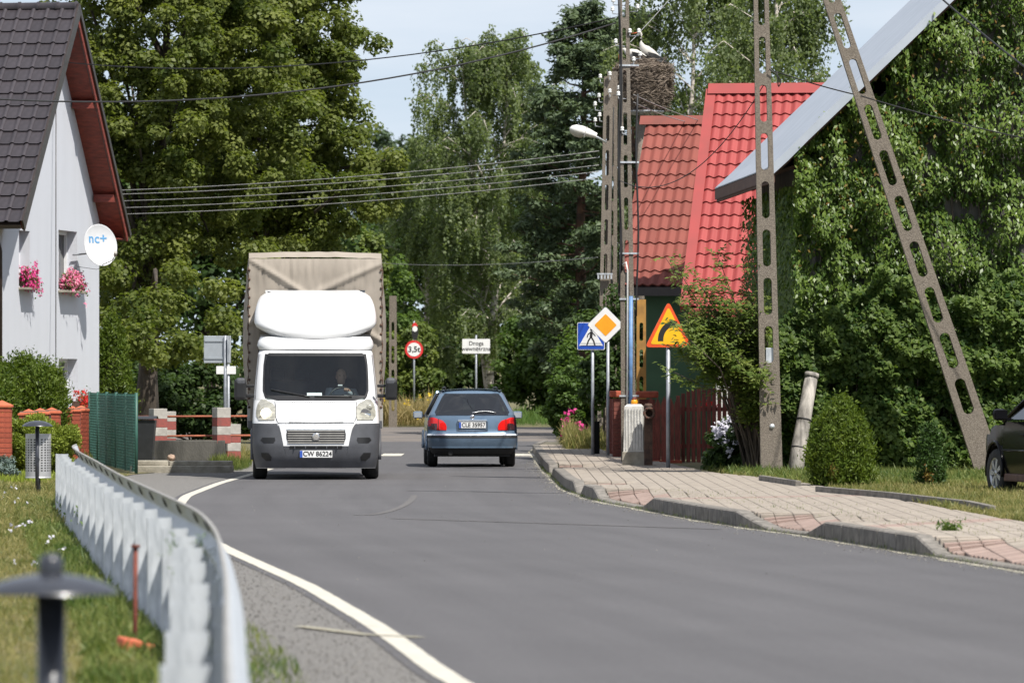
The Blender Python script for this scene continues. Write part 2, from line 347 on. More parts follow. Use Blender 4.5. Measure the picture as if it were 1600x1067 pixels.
# plants
M['bark'] = mat("bark", (0.10, 0.08, 0.062), 0.95, c2=(0.045, 0.036, 0.03), scale=5, stretch=(3, 3, .6), bump=0.8, bscale=25)
M['birch_bark'] = mat("birch_bark", (0.52, 0.47, 0.42), 0.9, c2=(0.10, 0.085, 0.075), scale=3.5, stretch=(1, 1, 2.5), bump=0.4, lo=.35, hi=.5)
M['pine_bark'] = mat("pine_bark", (0.16, 0.085, 0.055), 0.95, c2=(0.07, 0.045, 0.035), scale=5, bump=0.6)
M['linden'] = leafmat("linden", (0.040, 0.071, 0.012), (0.225, 0.250, 0.068), 0.42)
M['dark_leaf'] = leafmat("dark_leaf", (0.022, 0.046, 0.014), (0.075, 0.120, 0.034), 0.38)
M['mid_leaf'] = leafmat("mid_leaf", (0.042, 0.088, 0.020), (0.140, 0.205, 0.055), 0.42)
M['birch'] = leafmat("birch", (0.075, 0.112, 0.045), (0.250, 0.295, 0.155), 0.5)
M['pine'] = leafmat("pine", (0.042, 0.070, 0.034), (0.140, 0.185, 0.098), 0.22)
M['vine'] = leafmat("vine", (0.038, 0.085, 0.013), (0.160, 0.225, 0.042), 0.30, rough=0.4, spec=0.4)
M['vine_red'] = leafmat("vine_red", (0.14, 0.075, 0.02), (0.22, 0.17, 0.045), 0.3)
M['hedge'] = leafmat("hedge", (0.030, 0.070, 0.014), (0.170, 0.235, 0.060), 0.40, rough=0.5, spec=0.22)
M['elder'] = leafmat("elder", (0.050, 0.095, 0.018), (0.190, 0.225, 0.060), 0.35)
M['thuja'] = leafmat("thuja", (0.026, 0.060, 0.007), (0.150, 0.200, 0.026), 0.3)
M['thuja_dark'] = leafmat("thuja_dark", (0.018, 0.045, 0.010), (0.060, 0.110, 0.022), 0.2)
M['gold_bush'] = leafmat("gold_bush", (0.100, 0.145, 0.018), (0.270, 0.320, 0.050), 0.25)
M['spruce_blue'] = leafmat("spruce_blue", (0.07, 0.11, 0.09), (0.17, 0.22, 0.20), 0.1)
M['grass'] = leafmat("grass", (0.075, 0.105, 0.020), (0.290, 0.250, 0.105), 0.3)
M['grass_green'] = leafmat("grass_green", (0.045, 0.088, 0.014), (0.185, 0.205, 0.060), 0.3)
M['straw'] = leafmat("straw", (0.20, 0.16, 0.07), (0.40, 0.32, 0.16), 0.3)
M['weed'] = leafmat("weed", (0.035, 0.085, 0.016), (0.13, 0.20, 0.05), 0.3)
M['pink'] = leafmat("pink", (0.55, 0.035, 0.20), (0.80, 0.14, 0.38), 0.3, tcol=(1.2, .6, .9))
M['pink_pale'] = leafmat("pink_pale", (0.65, 0.08, 0.25), (0.85, 0.50, 0.58), 0.3, tcol=(1.2, .7, .9))
M['flower_red'] = leafmat("flower_red", (0.55, 0.02, 0.02), (0.75, 0.05, 0.05), 0.3, tcol=(1.2, .4, .4))
M['flower_white'] = leafmat("flower_white", (0.60, 0.58, 0.68), (0.80, 0.80, 0.86), 0.3, tcol=(1, 1, 1))
M['flower_yellow'] = leafmat("flower_yellow", (0.62, 0.42, 0.02), (0.78, 0.60, 0.05), 0.3, tcol=(1.2, 1, .4))
M['hazy_green'] = leafmat("hazy_green", (0.045, 0.075, 0.040), (0.085, 0.12, 0.065), 0.2)  # distance haze is mixed into this leaf colour as a bluish grey

# ------------------------------------------------------------------ foliage
RNG = np.random.default_rng(11)
def unit(a): return a / np.maximum(np.linalg.norm(a, axis=1, keepdims=True), 1e-9)
def leaf_mesh(name, pos, nrm, size, aspect=0.62, along=None, rnd=None, m=None):
    """one diamond leaf per point, facing nrm, its length along 'along'"""
    n = len(pos); nrm = unit(nrm)
    al = RNG.normal(size=(n, 3)) if along is None else along + RNG.normal(scale=0.25, size=(n, 3))
    a = unit(al - nrm * np.sum(al * nrm, 1, keepdims=True)); b = np.cross(nrm, a)
    sz = (np.asarray(size) * np.ones(n))[:, None]
    v = np.empty((n, 4, 3), np.float32)
    v[:, 0] = pos - a * sz * .5; v[:, 2] = pos + a * sz * .5
    bend = nrm * sz * 0.10
    v[:, 1] = pos + b * sz * aspect * .5 + bend - a * sz * .06; v[:, 3] = pos - b * sz * aspect * .5 + bend - a * sz * .06
    me = bpy.data.meshes.new(name)
    me.vertices.add(n * 4); me.vertices.foreach_set("co", v.reshape(-1))
    me.loops.add(n * 4); me.loops.foreach_set("vertex_index", np.arange(n * 4, dtype=np.int32))
    me.polygons.add(n); me.polygons.foreach_set("loop_start", np.arange(0, n * 4, 4, dtype=np.int32))
    at = me.attributes.new("rnd", 'FLOAT', 'FACE')
    at.data.foreach_set("value", (RNG.random(n) if rnd is None else np.clip(rnd, 0, 1)).astype(np.float32))
    me.update(calc_edges=True); me.materials.append(m); return me
def clumps(cen, rad, per, flat=0.7, shell=0.45):
    """points scattered through leaf clumps, with outward normals and a tone per clump"""
    k = len(cen); idx = np.repeat(np.arange(k), per); n = len(idx)
    d = unit(RNG.normal(size=(n, 3))); r = RNG.random(n) ** shell
    off = d * r[:, None] * rad[idx][:, None]; off[:, 2] *= flat
    tone = np.clip(RNG.normal(0.5, 0.2, k), 0, 1)
    nr = d * 0.65 + np.array([0.0, 0, 0.60]) + RNG.normal(scale=0.42, size=(n, 3))
    return cen[idx] + off, nr, np.clip(tone[idx] * .55 + RNG.random(n) * .45, 0, 1)
def blob_centres(n, c, rx, ry, rz, inner=0.35, seed=0, lump=0.22, front=0.0):
    """clump centres through an uneven crown volume"""
    g = np.random.default_rng(seed + 100)
    d = unit(g.normal(size=(n, 3)))
    if front: d[:, 1] = np.where(g.random(n) < front, -np.abs(d[:, 1]), d[:, 1])
    wob = np.array([1 + lump * 2 * mnoise.noise(Vector((q[0] * 1.9 + seed, q[1] * 1.9, q[2] * 1.9))) for q in d])
    r = (inner + (1 - inner) * g.random(n) ** 0.6) * wob
    return np.array(c) + d * r[:, None] * np.array([rx, ry, rz])
def trunk_mesh(mb, base, top, r0, r1, wob=0.15, n=8, seg=7, seed=0):
    base, top = Vector(base), Vector(top); pts = []; rs = []
    for i in range(seg):
        t = i / (seg - 1); q = base.lerp(top, t)
        if 0 < i < seg - 1: q += Vector((mnoise.noise(Vector((seed, t * 3, 0))), mnoise.noise(Vector((seed, t * 3, 7))), 0)) * wob
        pts.append(q); rs.append(lerp(r0, r1, t ** 0.8) * (1.35 if i == 0 else 1))
    mb.tube(pts, rs, n); return pts
def limbs(mb, pts, targets, r0, r1=0.02, start=0.3, seed=0):
    """limbs leave the trunk and curve to the given crown points"""
    g = random.Random(seed)
    for t in targets:
        t = Vector(t); k = max(1, min(len(pts) - 1, int(lerp(start, 0.95, g.random()) * len(pts))))
        a = pts[k]
        if a.z > t.z: a = pts[max(1, k - 2)]
        mid = a.lerp(t, 0.5) + Vector((0, 0, (t - a).length * 0.12))
        mb.tube([a, a.lerp(mid, .5), mid, mid.lerp(t, .6), t], [r0, r0 * .8, r0 * .6, r0 * .35, r1], 5, caps=False)
def broad_tree(name, label, base, top_r, c, rad, n_cl, per, cl_r, leaf, lm, bark='bark', trunk_r=0.25, seed=0, inner=0.35, lump=0.22, group=None, aspect=0.75, extra=None, front=0.35, flat=0.7):
    """tree > trunk (with limbs), crown. c, rad: crown centre and radii in world metres"""
    root = thing(name, label, "tree" if 'bush' not in name and 'shrub' not in name else "bush", base, 0, group)
    b = Vector(base); cl = Vector(c) - b
    mb = MB(); pts = trunk_mesh(mb, (0, 0, -0.1), (cl.x * .9, cl.y * .9, cl.z + rad[2] * .5), trunk_r, trunk_r * .25, seed=seed)
    cen = blob_centres(n_cl, cl, rad[0], rad[1], rad[2], inner, seed, lump, front)
    rr = np.full(n_cl, cl_r) * np.random.default_rng(seed).uniform(0.6, 1.3, n_cl)
    if extra is not None:
        e = np.array([[q[0] - b.x, q[1] - b.y, q[2] - b.z] for q in extra]); cen = np.vstack([cen, e[:, :3]]); rr = np.append(rr, np.full(len(e), cl_r))
    limbs(mb, pts, [tuple(q) for q in cen[::max(1, n_cl // 26)]], trunk_r * .34, 0.02, seed=seed)
    mb.build("trunk", M[bark], root, fix=False)
    pos, nr, tn = clumps(cen, rr, per, flat)
    keep = pos[:, 2] > 0.05; pos, nr, tn = pos[keep], nr[keep], tn[keep]
    put("crown", leaf_mesh("crown", pos, nr, leaf * RNG.uniform(.6, 1.25, len(pos)), aspect, None, tn, M[lm]), root)
    return root
def shrub(name, label, base, c, rad, n_cl, per, cl_r, leaf, lm, seed=0, cat="bush", group=None, stems=5, aspect=0.7, inner=0.4, up=0.0, lump=0.2, flat=0.8, bark='bark'):
    """bush > stems, foliage"""
    root = thing(name, label, cat, base, 0, group); b = Vector(base); cl = Vector(c) - b
    cen = blob_centres(n_cl, cl, *rad, inner, seed, lump, 0.4)
    cen[:, 2] = np.maximum(cen[:, 2], cl_r * .4)
    mb = MB(); g = random.Random(seed)
    for i in range(stems):
        t = cen[g.randrange(n_cl)]
        mb.tube([(g.uniform(-.06, .06), g.uniform(-.06, .06), -.05), Vector(t) * .5 + Vector((0, 0, .1)), t], [.03, .02, .006], 5)
    mb.build("stem", M[bark], root, fix=False)
    pos, nr, tn = clumps(cen, np.full(n_cl, cl_r) * np.random.default_rng(seed).uniform(.6, 1.3, n_cl), per, flat)
    pos[:, 2] = np.maximum(pos[:, 2], RNG.random(len(pos)) * .12 + .02)
    al = None
    if up:
        al = unit(pos - cl) * (1 - up) + np.array([0, 0, 1.0]) * up; nr = RNG.normal(size=pos.shape) + np.array([.0, -.3, 0])
    put("foliage", leaf_mesh("foliage", pos, nr, leaf * RNG.uniform(.6, 1.25, len(pos)), aspect, al, tn, M[lm]), root)
    return root
# ================================================================== ground, road, pavement
KY = [-20, 0, 20, 35, 46.7, 51, 57.4, 60.7, 65, 69.2, 74.9, 82.5, 102, 128, 138, 146, 150]
KX = [16.5, 12.5, 8.4, 5.75, 4.2, 3.72, 3.02, 2.50, 2.02, 1.63, 1.08, 0.78, 0.58, 0.45, 0.75, 1.9, 3.5]
LY = [-20, 0, 15, 29.4, 35.6, 43.5, 51.6, 60, 68, 77.8, 87.8, 95.7, 120, 140, 150]
LX = [7.5, 3.9, 1.6, -0.30, -0.80, -1.56, -2.5, -3.4, -4.05, -4.46, -4.52, -4.42, -4.2, -4.1, -4.1]
GY = [-20, 0, 10, 17.3, 22.1, 27, 29.5, 33.6, 38, 42.2, 46.6, 51, 55.5, 59, 63.5, 68, 70, 80, 90, 97, 101, 120, 150]
GX = [1.4, 0.05, -0.62, -1.0, -1.24, -1.52, -1.67, -1.98, -2.44, -2.88, -3.34, -3.77, -4.20, -4.55, -4.99, -5.40, -5.5, -5.9, -6.1, -6.2, -5.3, -4.7, -4.4]
BY = [-20, 20, 45, 56, 60, 67, 75, 82, 88, 95, 101, 115, 135, 150]
BX = [20, 11.5, 6.6, 5.15, 4.95, 4.63, 4.25, 3.9, 3.1, 2.85, 2.6, 1.9, 1.7, 4.6]
def smooth_curve(ys, xs):
    Y = np.arange(-20, 150.01, 0.5); X = np.interp(Y, ys, xs)
    k = np.hanning(13); k /= k.sum(); Xp = np.concatenate([np.full(6, X[0]), X, np.full(6, X[-1])])
    X = np.convolve(Xp, k, 'valid'); return lambda y: float(np.interp(y, Y, X))
fK, fL, fG, fB = smooth_curve(KY, KX), smooth_curve(LY, LX), smooth_curve(GY, GX), smooth_curve(BY, BX)
def rise(y): return 0.0 if y < 150 else min(1.6, 0.006 * (y - 150))
def strip(name, ys, fl, fr, z, m, nx=3, kind="structure", wob=0.0):
    rows = []
    for y in ys:
        a, b = fl(y), fr(y)
        rows.append([(lerp(a, b, i / nx), y, z(lerp(a, b, i / nx), y) if callable(z) else z) for i in range(nx + 1)])
    o = MB().grid(rows, smooth=True).build(name, M[m], fix=False)
    if kind: o["kind"] = kind
    return o
YS = list(np.arange(-20, 150.01, 1.0))
# the land: one sheet to the horizon
xs = [-900, -300, -120, -60, -30, -15, -8, -4, 0, 4, 8, 15, 30, 60, 120, 300, 900]
ys = [-150, -60, -20, 20, 60, 100, 130, 150, 160, 176, 190, 210, 240, 300, 450, 700, 1500]
MB().grid([[(x, y, -0.06 + rise(y) + max(0, y - 450) * 0.004) for x in xs] for y in ys]).build("ground", M['soil'], fix=False)["kind"] = "structure"
rd_o = strip("road", YS, lambda y: fL(y) - 0.14, fK, 0.0, 'asphalt', 4)
rd_o.data.attributes.new("lane", 'FLOAT', 'POINT').data.foreach_set("value", [i / 4 for _ in YS for i in range(5)])
strip("road_shoulder", YS, lambda y: fG(y) - 0.25, lambda y: fL(y) - 0.14, -0.004, 'old_asphalt', 3)
strip("verge_ground", YS, lambda y: fG(y) - 26, lambda y: fG(y) - 0.25, lambda x, y: 0.0 + 0.06 * min(1, max(0, (fG(y) - x) / 4)), 'soil', 8)
strip("yard_ground", YS, lambda y: fB(y), lambda y: fB(y) + 26, 0.13, 'soil', 4)
# cross street behind the village crossing
ysx = [150, 156, 162, 168, 174, 178]
MB().grid([[(x, y, rise(y) - 0.002) for x in (-70, -30, -10, -4.2, 3.5, 12, 30, 70)] for y in ysx]).build("side_street", M['side_road'], fix=False)["kind"] = "structure"
# white edge line (two lengths), zebra crossing
def edge(y0, y1): return list(np.arange(y0, y1 + .01, 0.5))
road_mark = structure("road_marking")
def mark(name, rows, m='line'): return MB().grid(rows).build(name, M[m], road_mark, fix=False)
mark("edge_line", [[(fL(y) - 0.070 + .008 * mnoise.noise(Vector((y * 3, 0, 0))), y, .004), (fL(y) + 0.070 + .008 * mnoise.noise(Vector((y * 3, 9, 0))), y, .004)] for y in edge(-20, 118)])
for i in range(5):
    x = -3.75 + i * 0.95
    mark("zebra_bar", [[(x, y, .004), (x + 0.45, y, .004)] for y in (120.5, 124.5)])
# a sealed crack, a pale joint and two turning tracks of dust
def ribbon(name, pts, wd, m, z=.0045):
    rows = []
    for i, q in enumerate(pts):
        t = Vector(pts[min(i + 1, len(pts) - 1)]) - Vector(pts[max(i - 1, 0)]); nrm = Vector((-t.y, t.x)).normalized() * wd * .5
        rows.append([(q[0] - nrm.x, q[1] - nrm.y, z), (q[0] + nrm.x, q[1] + nrm.y, z)])
    return mark(name, rows, m)
ribbon("sealed_crack", [(-1.5, 81.6), (-.6, 81.2), (.1, 80.2), (0.75, 79.8)], 0.10, 'black')
ribbon("sealed_crack", [(-1.7, 101.3), (-.4, 100.9), (.5, 100.0)], 0.06, 'black')
ribbon("pale_joint", [(-1.38, 65.0), (-.3, 63.6), (.9, 62.0), (2.2, 60.2)], 0.10, 'dust')
pts = [(-1.75 + .42 * math.sin(a), 66.6 + 9.0 * (1 - math.cos(a))) for a in np.linspace(-.2, 1.9, 16)]
ribbon("dust_track", pts, .09, 'dust', .0042)
ribbon("sand_spill", [(-1.35, 36.2), (-.9, 35.0), (-.55, 34.6)], 0.10, 'grit', .0065)
# gutter of grit and kerb stones
strip("gutter", list(np.arange(40, 140, .25)), lambda y: fK(y) - 0.10 - .09 * mnoise.noise(Vector((y * .9, 3, 0))) - .05 * mnoise.noise(Vector((y * 4, 1, 0))), fK, 0.003, 'grit', 2)
kerb = structure("kerb")
DROP = [(-20, 50.6), (57.6, 60.2), (69.6, 74.4), (78.2, 79.6), (94, 96.5)]
def kerb_h(y):
    h = 0.17
    for a, b in DROP:
        if a - 0.7 < y < b + 0.7:
            d = max(0, (a - y) / 0.7, (y - b) / 0.7); h = min(h, 0.03 + 0.14 * min(1, d))
    return h
y = 18.0; KS = []
while y < 136:
    dx = (fK(y + .5) - fK(y)) / .5; y1 = y + 1.0 / math.sqrt(1 + dx * dx)
    x0, x1 = fK(y), fK(y1); h0, h1 = kerb_h(y + .01), kerb_h(y1 - .01)
    t = Vector((x1 - x0, y1 - y, 0)).normalized(); n = Vector((t.y, -t.x, 0)); g = t * 0.012
    a, b = Vector((x0, y, 0)) + g, Vector((x1, y1, 0)) - g
    mb = MB(); q = []
    for p_, h in ((a, h0), (b, h1)):
        q.append([p_ + Vector((0, 0, -.1)), p_ + Vector((0, 0, h - .014)), p_ + n * .018 + Vector((0, 0, h)), p_ + n * .15 + Vector((0, 0, h)), p_ + n * .15 + Vector((0, 0, -.1))])
    mb.add(q[0] + q[1], [(i, (i + 1) % 5, 5 + (i + 1) % 5, 5 + i) for i in range(5)] + [(4, 3, 2, 1, 0), (5, 6, 7, 8, 9)])
    mb.build("kerb_stone", M['kerb'], kerb); y = y1
# pavers: the nearest 300 as pieces, the rest joined
side = structure("pavement")
MB().grid([[(fK(y_) + .14, y_, .14 - (.17 - kerb_h(y_)) * .9), (fK(y_) + .9, y_, .14), (fB(y_), y_, .14)] for y_ in np.arange(18, 136.5, .5)]).build("bedding", M['joint'], side, fix=False)
def paver_mesh(a, b, h=.06, c=.006):
    mb = MB(); v = []
    for z, k in ((-h, 0), (0 - c, 0), (0, c)):
        v += [(-a / 2 + k, -b / 2 + k, z), (a / 2 - k, -b / 2 + k, z), (a / 2 - k, b / 2 - k, z), (-a / 2 + k, b / 2 - k, z)]
    f = [(8, 9, 10, 11)] + [(i, (i + 1) % 4, 4 + (i + 1) % 4, 4 + i) for i in range(4)] + [(4 + i, 4 + (i + 1) % 4, 8 + (i + 1) % 4, 8 + i) for i in range(4)]
    mb.add(v, f); return mb.mesh("paver")
pm = paver_mesh(.192, .192); pm.materials.append(M['paver']); pr = paver_mesh(.192, .192); pr.materials.append(M['paver_red'])
pav = []
for ri in range(int((128 - 18) / .2)):
    yr = 18 + ri * .2; k0, h0 = fK(yr), kerb_h(yr); x = math.floor((k0 + .156) / .2) * .2
    while x < fB(yr):
        a_, b_ = max(x, k0 + .146), min(x + .2, fB(yr)); x += .2
        if b_ - a_ < .05: continue
        c_ = (a_ + b_) / 2; slp = (.17 - h0) / .9 if c_ - k0 < .9 else 0.0; hz = .165 - slp * max(0, .9 - (c_ - k0))
        red = (c_ - k0 < .62 and h0 < .14) or (54.2 < yr - (c_ - k0) * 1.6 < 55.1) or (67.6 < yr - (c_ - k0) * .8 < 68.3)
        pav.append((c_, yr, hz + random.uniform(-.0015, .0015), red, slp, (b_ - a_) / .2))
inview = [p_ for p_ in pav if abs(p_[0] / p_[1]) * F < 800 and p_[1] > 44]
inview.sort(key=lambda p_: p_[1]); near = set(inview[:300])
for p_ in inview[:300]:
    put("paver", pr if p_[3] else pm, side, (p_[0], p_[1], p_[2]), (random.uniform(-.003, .003), -math.atan(p_[4]) + random.uniform(-.003, .003), random.uniform(-.008, .008))).scale = (p_[5], 1, 1)
for red in (False, True):
    rest = [p_ for p_ in pav if p_ not in near and p_[3] == red]
    base = np.array([v.co[:] for v in pm.vertices]); fcs = [tuple(p.vertices) for p in pm.polygons]
    mb = MB()
    for p_ in rest:
        o = len(mb.v); mb.v += [(b_[0] * p_[5] + p_[0], b_[1] + p_[1], b_[2] + p_[2] + b_[0] * p_[4]) for b_ in base.tolist()]
        mb.f += [tuple(i + o for i in f) for f in fcs]; mb.sm += [False] * len(fcs)
    tag(mb.build("red_paving" if red else "grey_paving", M['paver_red' if red else 'paver'], side, fix=False), kind="stuff")
# loose grit and dry leaves swept to the kerb
gs = np.random.default_rng(77); mb = MB()
for _ in range(2600):
    y_ = gs.uniform(44, 112); x_ = fK(y_) - abs(gs.normal(.05, .14)) - .01; r_ = gs.uniform(.004, .013)
    if gs.random() < .10: x_ = gs.uniform(fL(y_) + .2, fK(y_)); r_ *= .8
    a_ = gs.uniform(0, 6.28, 3); mb.add([(x_ + r_ * math.cos(q), y_ + r_ * math.sin(q), .002) for q in (a_[0], a_[0] + 2.1, a_[0] + 4.2)] + [(x_, y_, r_ * 1.3 + .002)], [(0, 1, 3), (1, 2, 3), (2, 0, 3)])
for _ in range(2600):
    y_ = gs.uniform(27, 56); t_ = gs.random(); x_ = lerp(fG(y_) + .25, fL(y_) - .1, t_); r_ = gs.uniform(.004, .012)
    a_ = gs.uniform(0, 6.28, 3); mb.add([(x_ + r_ * math.cos(q), y_ + r_ * math.sin(q), -.003) for q in (a_[0], a_[0] + 2.1, a_[0] + 4.2)] + [(x_, y_, r_ * 1.2)], [(0, 1, 3), (1, 2, 3), (2, 0, 3)])
tag(mb.build("grit_stones", M['old_asphalt'], None, fix=False), "loose grit stones along the kerb and on the road shoulder", "grit", None, "stuff")
# edging stones between pavement and lawn
def edging(label, pts):
    root = thing("edging_kerb", label, "kerb")
    for i in range(len(pts) - 1):
        a, b = Vector(pts[i]), Vector(pts[i + 1]); n = max(1, round((b - a).length)); d = (b - a) / n
        for k in range(n):
            c = a + d * (k + .5)
            MB().bbox((0, 0, 0), (d.length - .012, .08, .2), .01).build("edging_stone", M['kerb'], root, (c.x, c.y, .135), (0, 0, math.atan2(d.y, d.x)))
edging("low concrete edging stones bounding the lawn beside the dark parked car", [(3.9, 72.5, 0), (4.55, 68.6, 0), (5.1, 63.5, 0), (5.15, 61, 0)])
edging("short concrete edging in the grass in front of the upright slotted pole", [(3.55, 81.0, 0), (3.85, 76.5, 0)])

# ================================================================== guardrail
rail = thing("guardrail", "galvanised steel guardrail curving along the left edge of the road", "guardrail", (0, 0, 0))
prof = [(.0, .785), (.018, .778), (.055, .70), (.083, .675), (.083, .655), (.015, .612), (.015, .585), (.083, .54), (.083, .51), (.055, .49), (.02, .42), (.0, .41)]
ry = list(np.arange(4, 70.5, .5))
def rail_frame(y):
    dx = (fG(y + .3) - fG(y - .3)) / .6; t = Vector((dx, 1, 0)).normalized(); return Vector((fG(y), y, 0)), t, Vector((t.y, -t.x, 0))
rows = []
for y in ry:
    c, t, n = rail_frame(y); rows.append([c + n * (.135 + u * .75) + Vector((0, 0, z)) for u, z in prof])
mb = MB().grid(rows)
rows2 = [[q + Vector((.004, 0, 0)) for q in r] for r in rows]
mb.build("rail_beam", M['galv'], rail, fix=False)
# folded lip along the top of the beam
MB().grid([[r[0] + Vector((0, 0, -.004)), r[0] + Vector((-.012, 0, 0)), r[0] + Vector((-.012, 0, .012)), r[0] + Vector((.006, 0, .012)), r[0] + Vector((.006, 0, -.004))] for r in rows]).build("rail_lip", M['galv_dull'], rail, fix=False)
py_ = [17.3, 19.6, 22.1, 24.1, 27, 29.5, 33.6 - 2, 33.6, 35.9, 38, 40.2, 42.2, 44.4, 46.6, 48.7, 51, 53.2, 55.5, 57.2, 59, 61.4, 63.5, 65.6, 68]
py_ = [6, 8.2, 10.5, 12.8, 15] + py_
pm_ = MB()
c_prof = [(-.075, -.05), (.075, -.05), (.075, .05), (.05, .05), (.05, .044), (.069, .044), (.069, -.044), (-.069, -.044), (-.069, .044), (-.05, .044), (-.05, .05), (-.075, .05)]
pm_.prism([(x, y, -.3) for x, y in c_prof], (0, 0, 1.0)); pmesh = pm_.mesh("post"); pmesh.materials.append(M['galv'])
bolt = MB().lathe([(0, .02), (.016, .018), (.022, .008), (.022, 0)], 8, axis='x').mesh("bolt"); bolt.materials.append(M['steel_pole'])
slot = MB().lathe([(0, .012), (.03, .010), (.040, .0)], 12, axis='x').mesh("bolt_washer"); slot.materials.append(M['black'])
spc = MB().bbox((0, 0, 0), (.06, .05, .14), .005).mesh("spacer_block"); spc.materials.append(M['galv'])
for y in py_:
    c, t, n = rail_frame(y); a = math.atan2(t.y, t.x) - math.pi / 2
    p_ = put("post", pmesh, rail, c + Vector((0, 0, random.uniform(-.008, .008))), (random.uniform(-.01, .01), random.uniform(-.012, .012), a))
    put("spacer_block", spc, rail, c + n * .105 + Vector((0, 0, .54)), (0, 0, a))
    for dy_ in (.8,):
        cb, tb, nb2 = rail_frame(y + dy_); put("bolt_washer", slot, rail, cb + nb2 * .158 + Vector((0, 0, .738)), (0, R(27), math.atan2(tb.y, tb.x) - math.pi / 2 + math.pi))
    put("bolt", bolt, rail, c + n * .15 + Vector((0, 0, .6)), (0, 0, a))

# ================================================================== litter bins
def litter_bin(label, x, y, z):
    r = thing("litter_bin", label, "litter bin", (x, y, z))
    MB().tube([(0, -.17, -.15), (0, -.17, .93)], .027, 12).build("post", M['dark_metal'], r)
    MB().lathe([(.21, .905), (.205, .915), (.17, .945), (.11, .97), (.04, .982), (0, .983)], 28, (0, -.17 + .0, 0)).lathe([(.21, .905), (.15, .915), (0, .92)], 28, (0, -.17, 0)).build("hood", M['dark_metal'], r)
    mb = MB(); n = 44; nz_ = 34; z0, z1, rad = .20, .80, .175
    def pt(i, z): a = 2 * math.pi * i / n; return (rad * math.cos(a), rad * math.sin(a), z)
    # drum wall with real square perforations
    for k in range(nz_):
        za, zb = lerp(z0, z1, k / nz_), lerp(z0, z1, (k + 1) / nz_)
        for i in range(n):
            if k % 2 == 1 and i % 2 == 1 and 3 < k < nz_ - 3: continue
            mb.add([pt(i, za), pt(i + 1, za), pt(i + 1, zb), pt(i, zb)], [(0, 1, 2, 3)], True)
    mb.build("drum", M['bin_steel'], r)
    MB().lathe([(.16, .21), (.16, .74), (.15, .74), (.15, .22), (0, .22)], 24).build("liner", M['black'], r)
    MB().lathe([(.178, .195), (.178, .215), (.17, .215)], 28).build("rim", M['bin_steel'], r)
    MB().tube([(0, -.17, .45), (0, -.20, .45)], .035, 12).build("bracket", M['dark_metal'], r)
    MB().tube([(0, 0, -.15), (0, 0, .2)], .03, 10).build("foot", M['dark_metal'], r)
    return r
p_ = P(59, 765, 78); litter_bin("perforated steel litter bin on the grass beside the golden bush", p_.x, 78.1, .05)
r = thing("bollard_lamp", "blurred dark post with domed hood and knob in the left foreground", "bollard", ((80 - 800) / F * 17.2, 17.2, 0))
MB().tube([(0, 0, -.2), (0, 0, .925)], .043, 18).build("post", M['dark_metal'], r)
MB().lathe([(.205, .915), (.20, .925), (.16, .948), (.10, .965), (.04, .975), (0, .976)], 36).lathe([(.205, .915), (.15, .92), (0, .922)], 36).build("hood", M['dark_metal'], r)
MB().lathe([(.036, .965), (.038, 1.0), (.034, 1.02), (.022, 1.033), (0, 1.037)], 18).build("knob", M['dark_metal'], r)
# red stake on a broken brick
p_ = P(211, 1035, 33.0)
r = thing("marker_stake", "thin red steel stake with a flat head standing beside the guardrail", "stake", (p_.x, 33, 0))
MB().tube([(0, 0, -.1), (0.004, 0, .60)], .013, 8).build("rod", M['rust'], r)
MB().tube([(0.004, 0, .595), (0.004, 0, .612)], .026, 10).build("head", M['rust'], r)
r = tag(MB().bbox((0, 0, .03), (.13, .10, .09), .012, (0.15, .18, .5)).bbox((.10, .06, .01), (.08, .08, .06), .012, (0.2, 0, .7)).build("broken_brick", M['brick_cap'], None, (p_.x + .02, 32.2, .03)), "broken orange brick lying at the foot of the red stake", "brick")
# ================================================================== grey house on the left
C1 = Vector((-10.13, 113.0, 0)); C2 = Vector((-8.84, 121.8, 0)); WL = (C2 - C1).length
du = (C2 - C1).normalized(); out = Vector((du.y, -du.x, 0))          # along the gable, out of the gable (towards the road)
hs = thing("village_house", "pale grey rendered house with a steep dark tiled roof and red soffit", "house", C1, math.atan2(du.y, du.x))
# local frame: x along the gable wall (away from the camera), -y outwards to the road, +y into the house
EAVE, RIDGE, OV, EO, LEN = 4.72, 9.30, 0.5, 0.55, 12.0
half = WL / 2; pitch = math.atan2(RIDGE - EAVE, half + EO)
def roofz(x): return RIDGE - abs(x - half) * math.tan(pitch)
wins = [(1.45, 2.40, 3.47, 4.62), (5.00, 6.75, 3.47, 4.72), (5.05, 6.80, 1.00, 2.05)]
xb = sorted({0, WL, half} | {w_[0] for w_ in wins} | {w_[1] for w_ in wins}); zb = sorted({-.1, 4.05} | {w_[2] for w_ in wins} | {w_[3] for w_ in wins})
mb = MB()
for i in range(len(xb) - 1):
    x0, x1 = xb[i], xb[i + 1]; top0, top1 = roofz(x0) - .16, roofz(x1) - .16
    zz = [z for z in zb if z < min(top0, top1)]
    for k in range(len(zz) - 1):
        if any(w_[0] - 1e-4 <= x0 and x1 <= w_[1] + 1e-4 and w_[2] - 1e-4 <= zz[k] and zz[k + 1] <= w_[3] + 1e-4 for w_ in wins): continue
        mb.add([(x0, 0, zz[k]), (x1, 0, zz[k]), (x1, 0, zz[k + 1]), (x0, 0, zz[k + 1])], [(0, 1, 2, 3)])
    mb.add([(x0, 0, zz[-1]), (x1, 0, zz[-1]), (x1, 0, top1), (x0, 0, top0)], [(0, 1, 2, 3)])
for x in (0, WL): mb.add([(x, 0, -.1), (x, LEN, -.1), (x, LEN, roofz(x) - .16), (x, 0, roofz(x) - .16)], [(0, 1, 2, 3)])
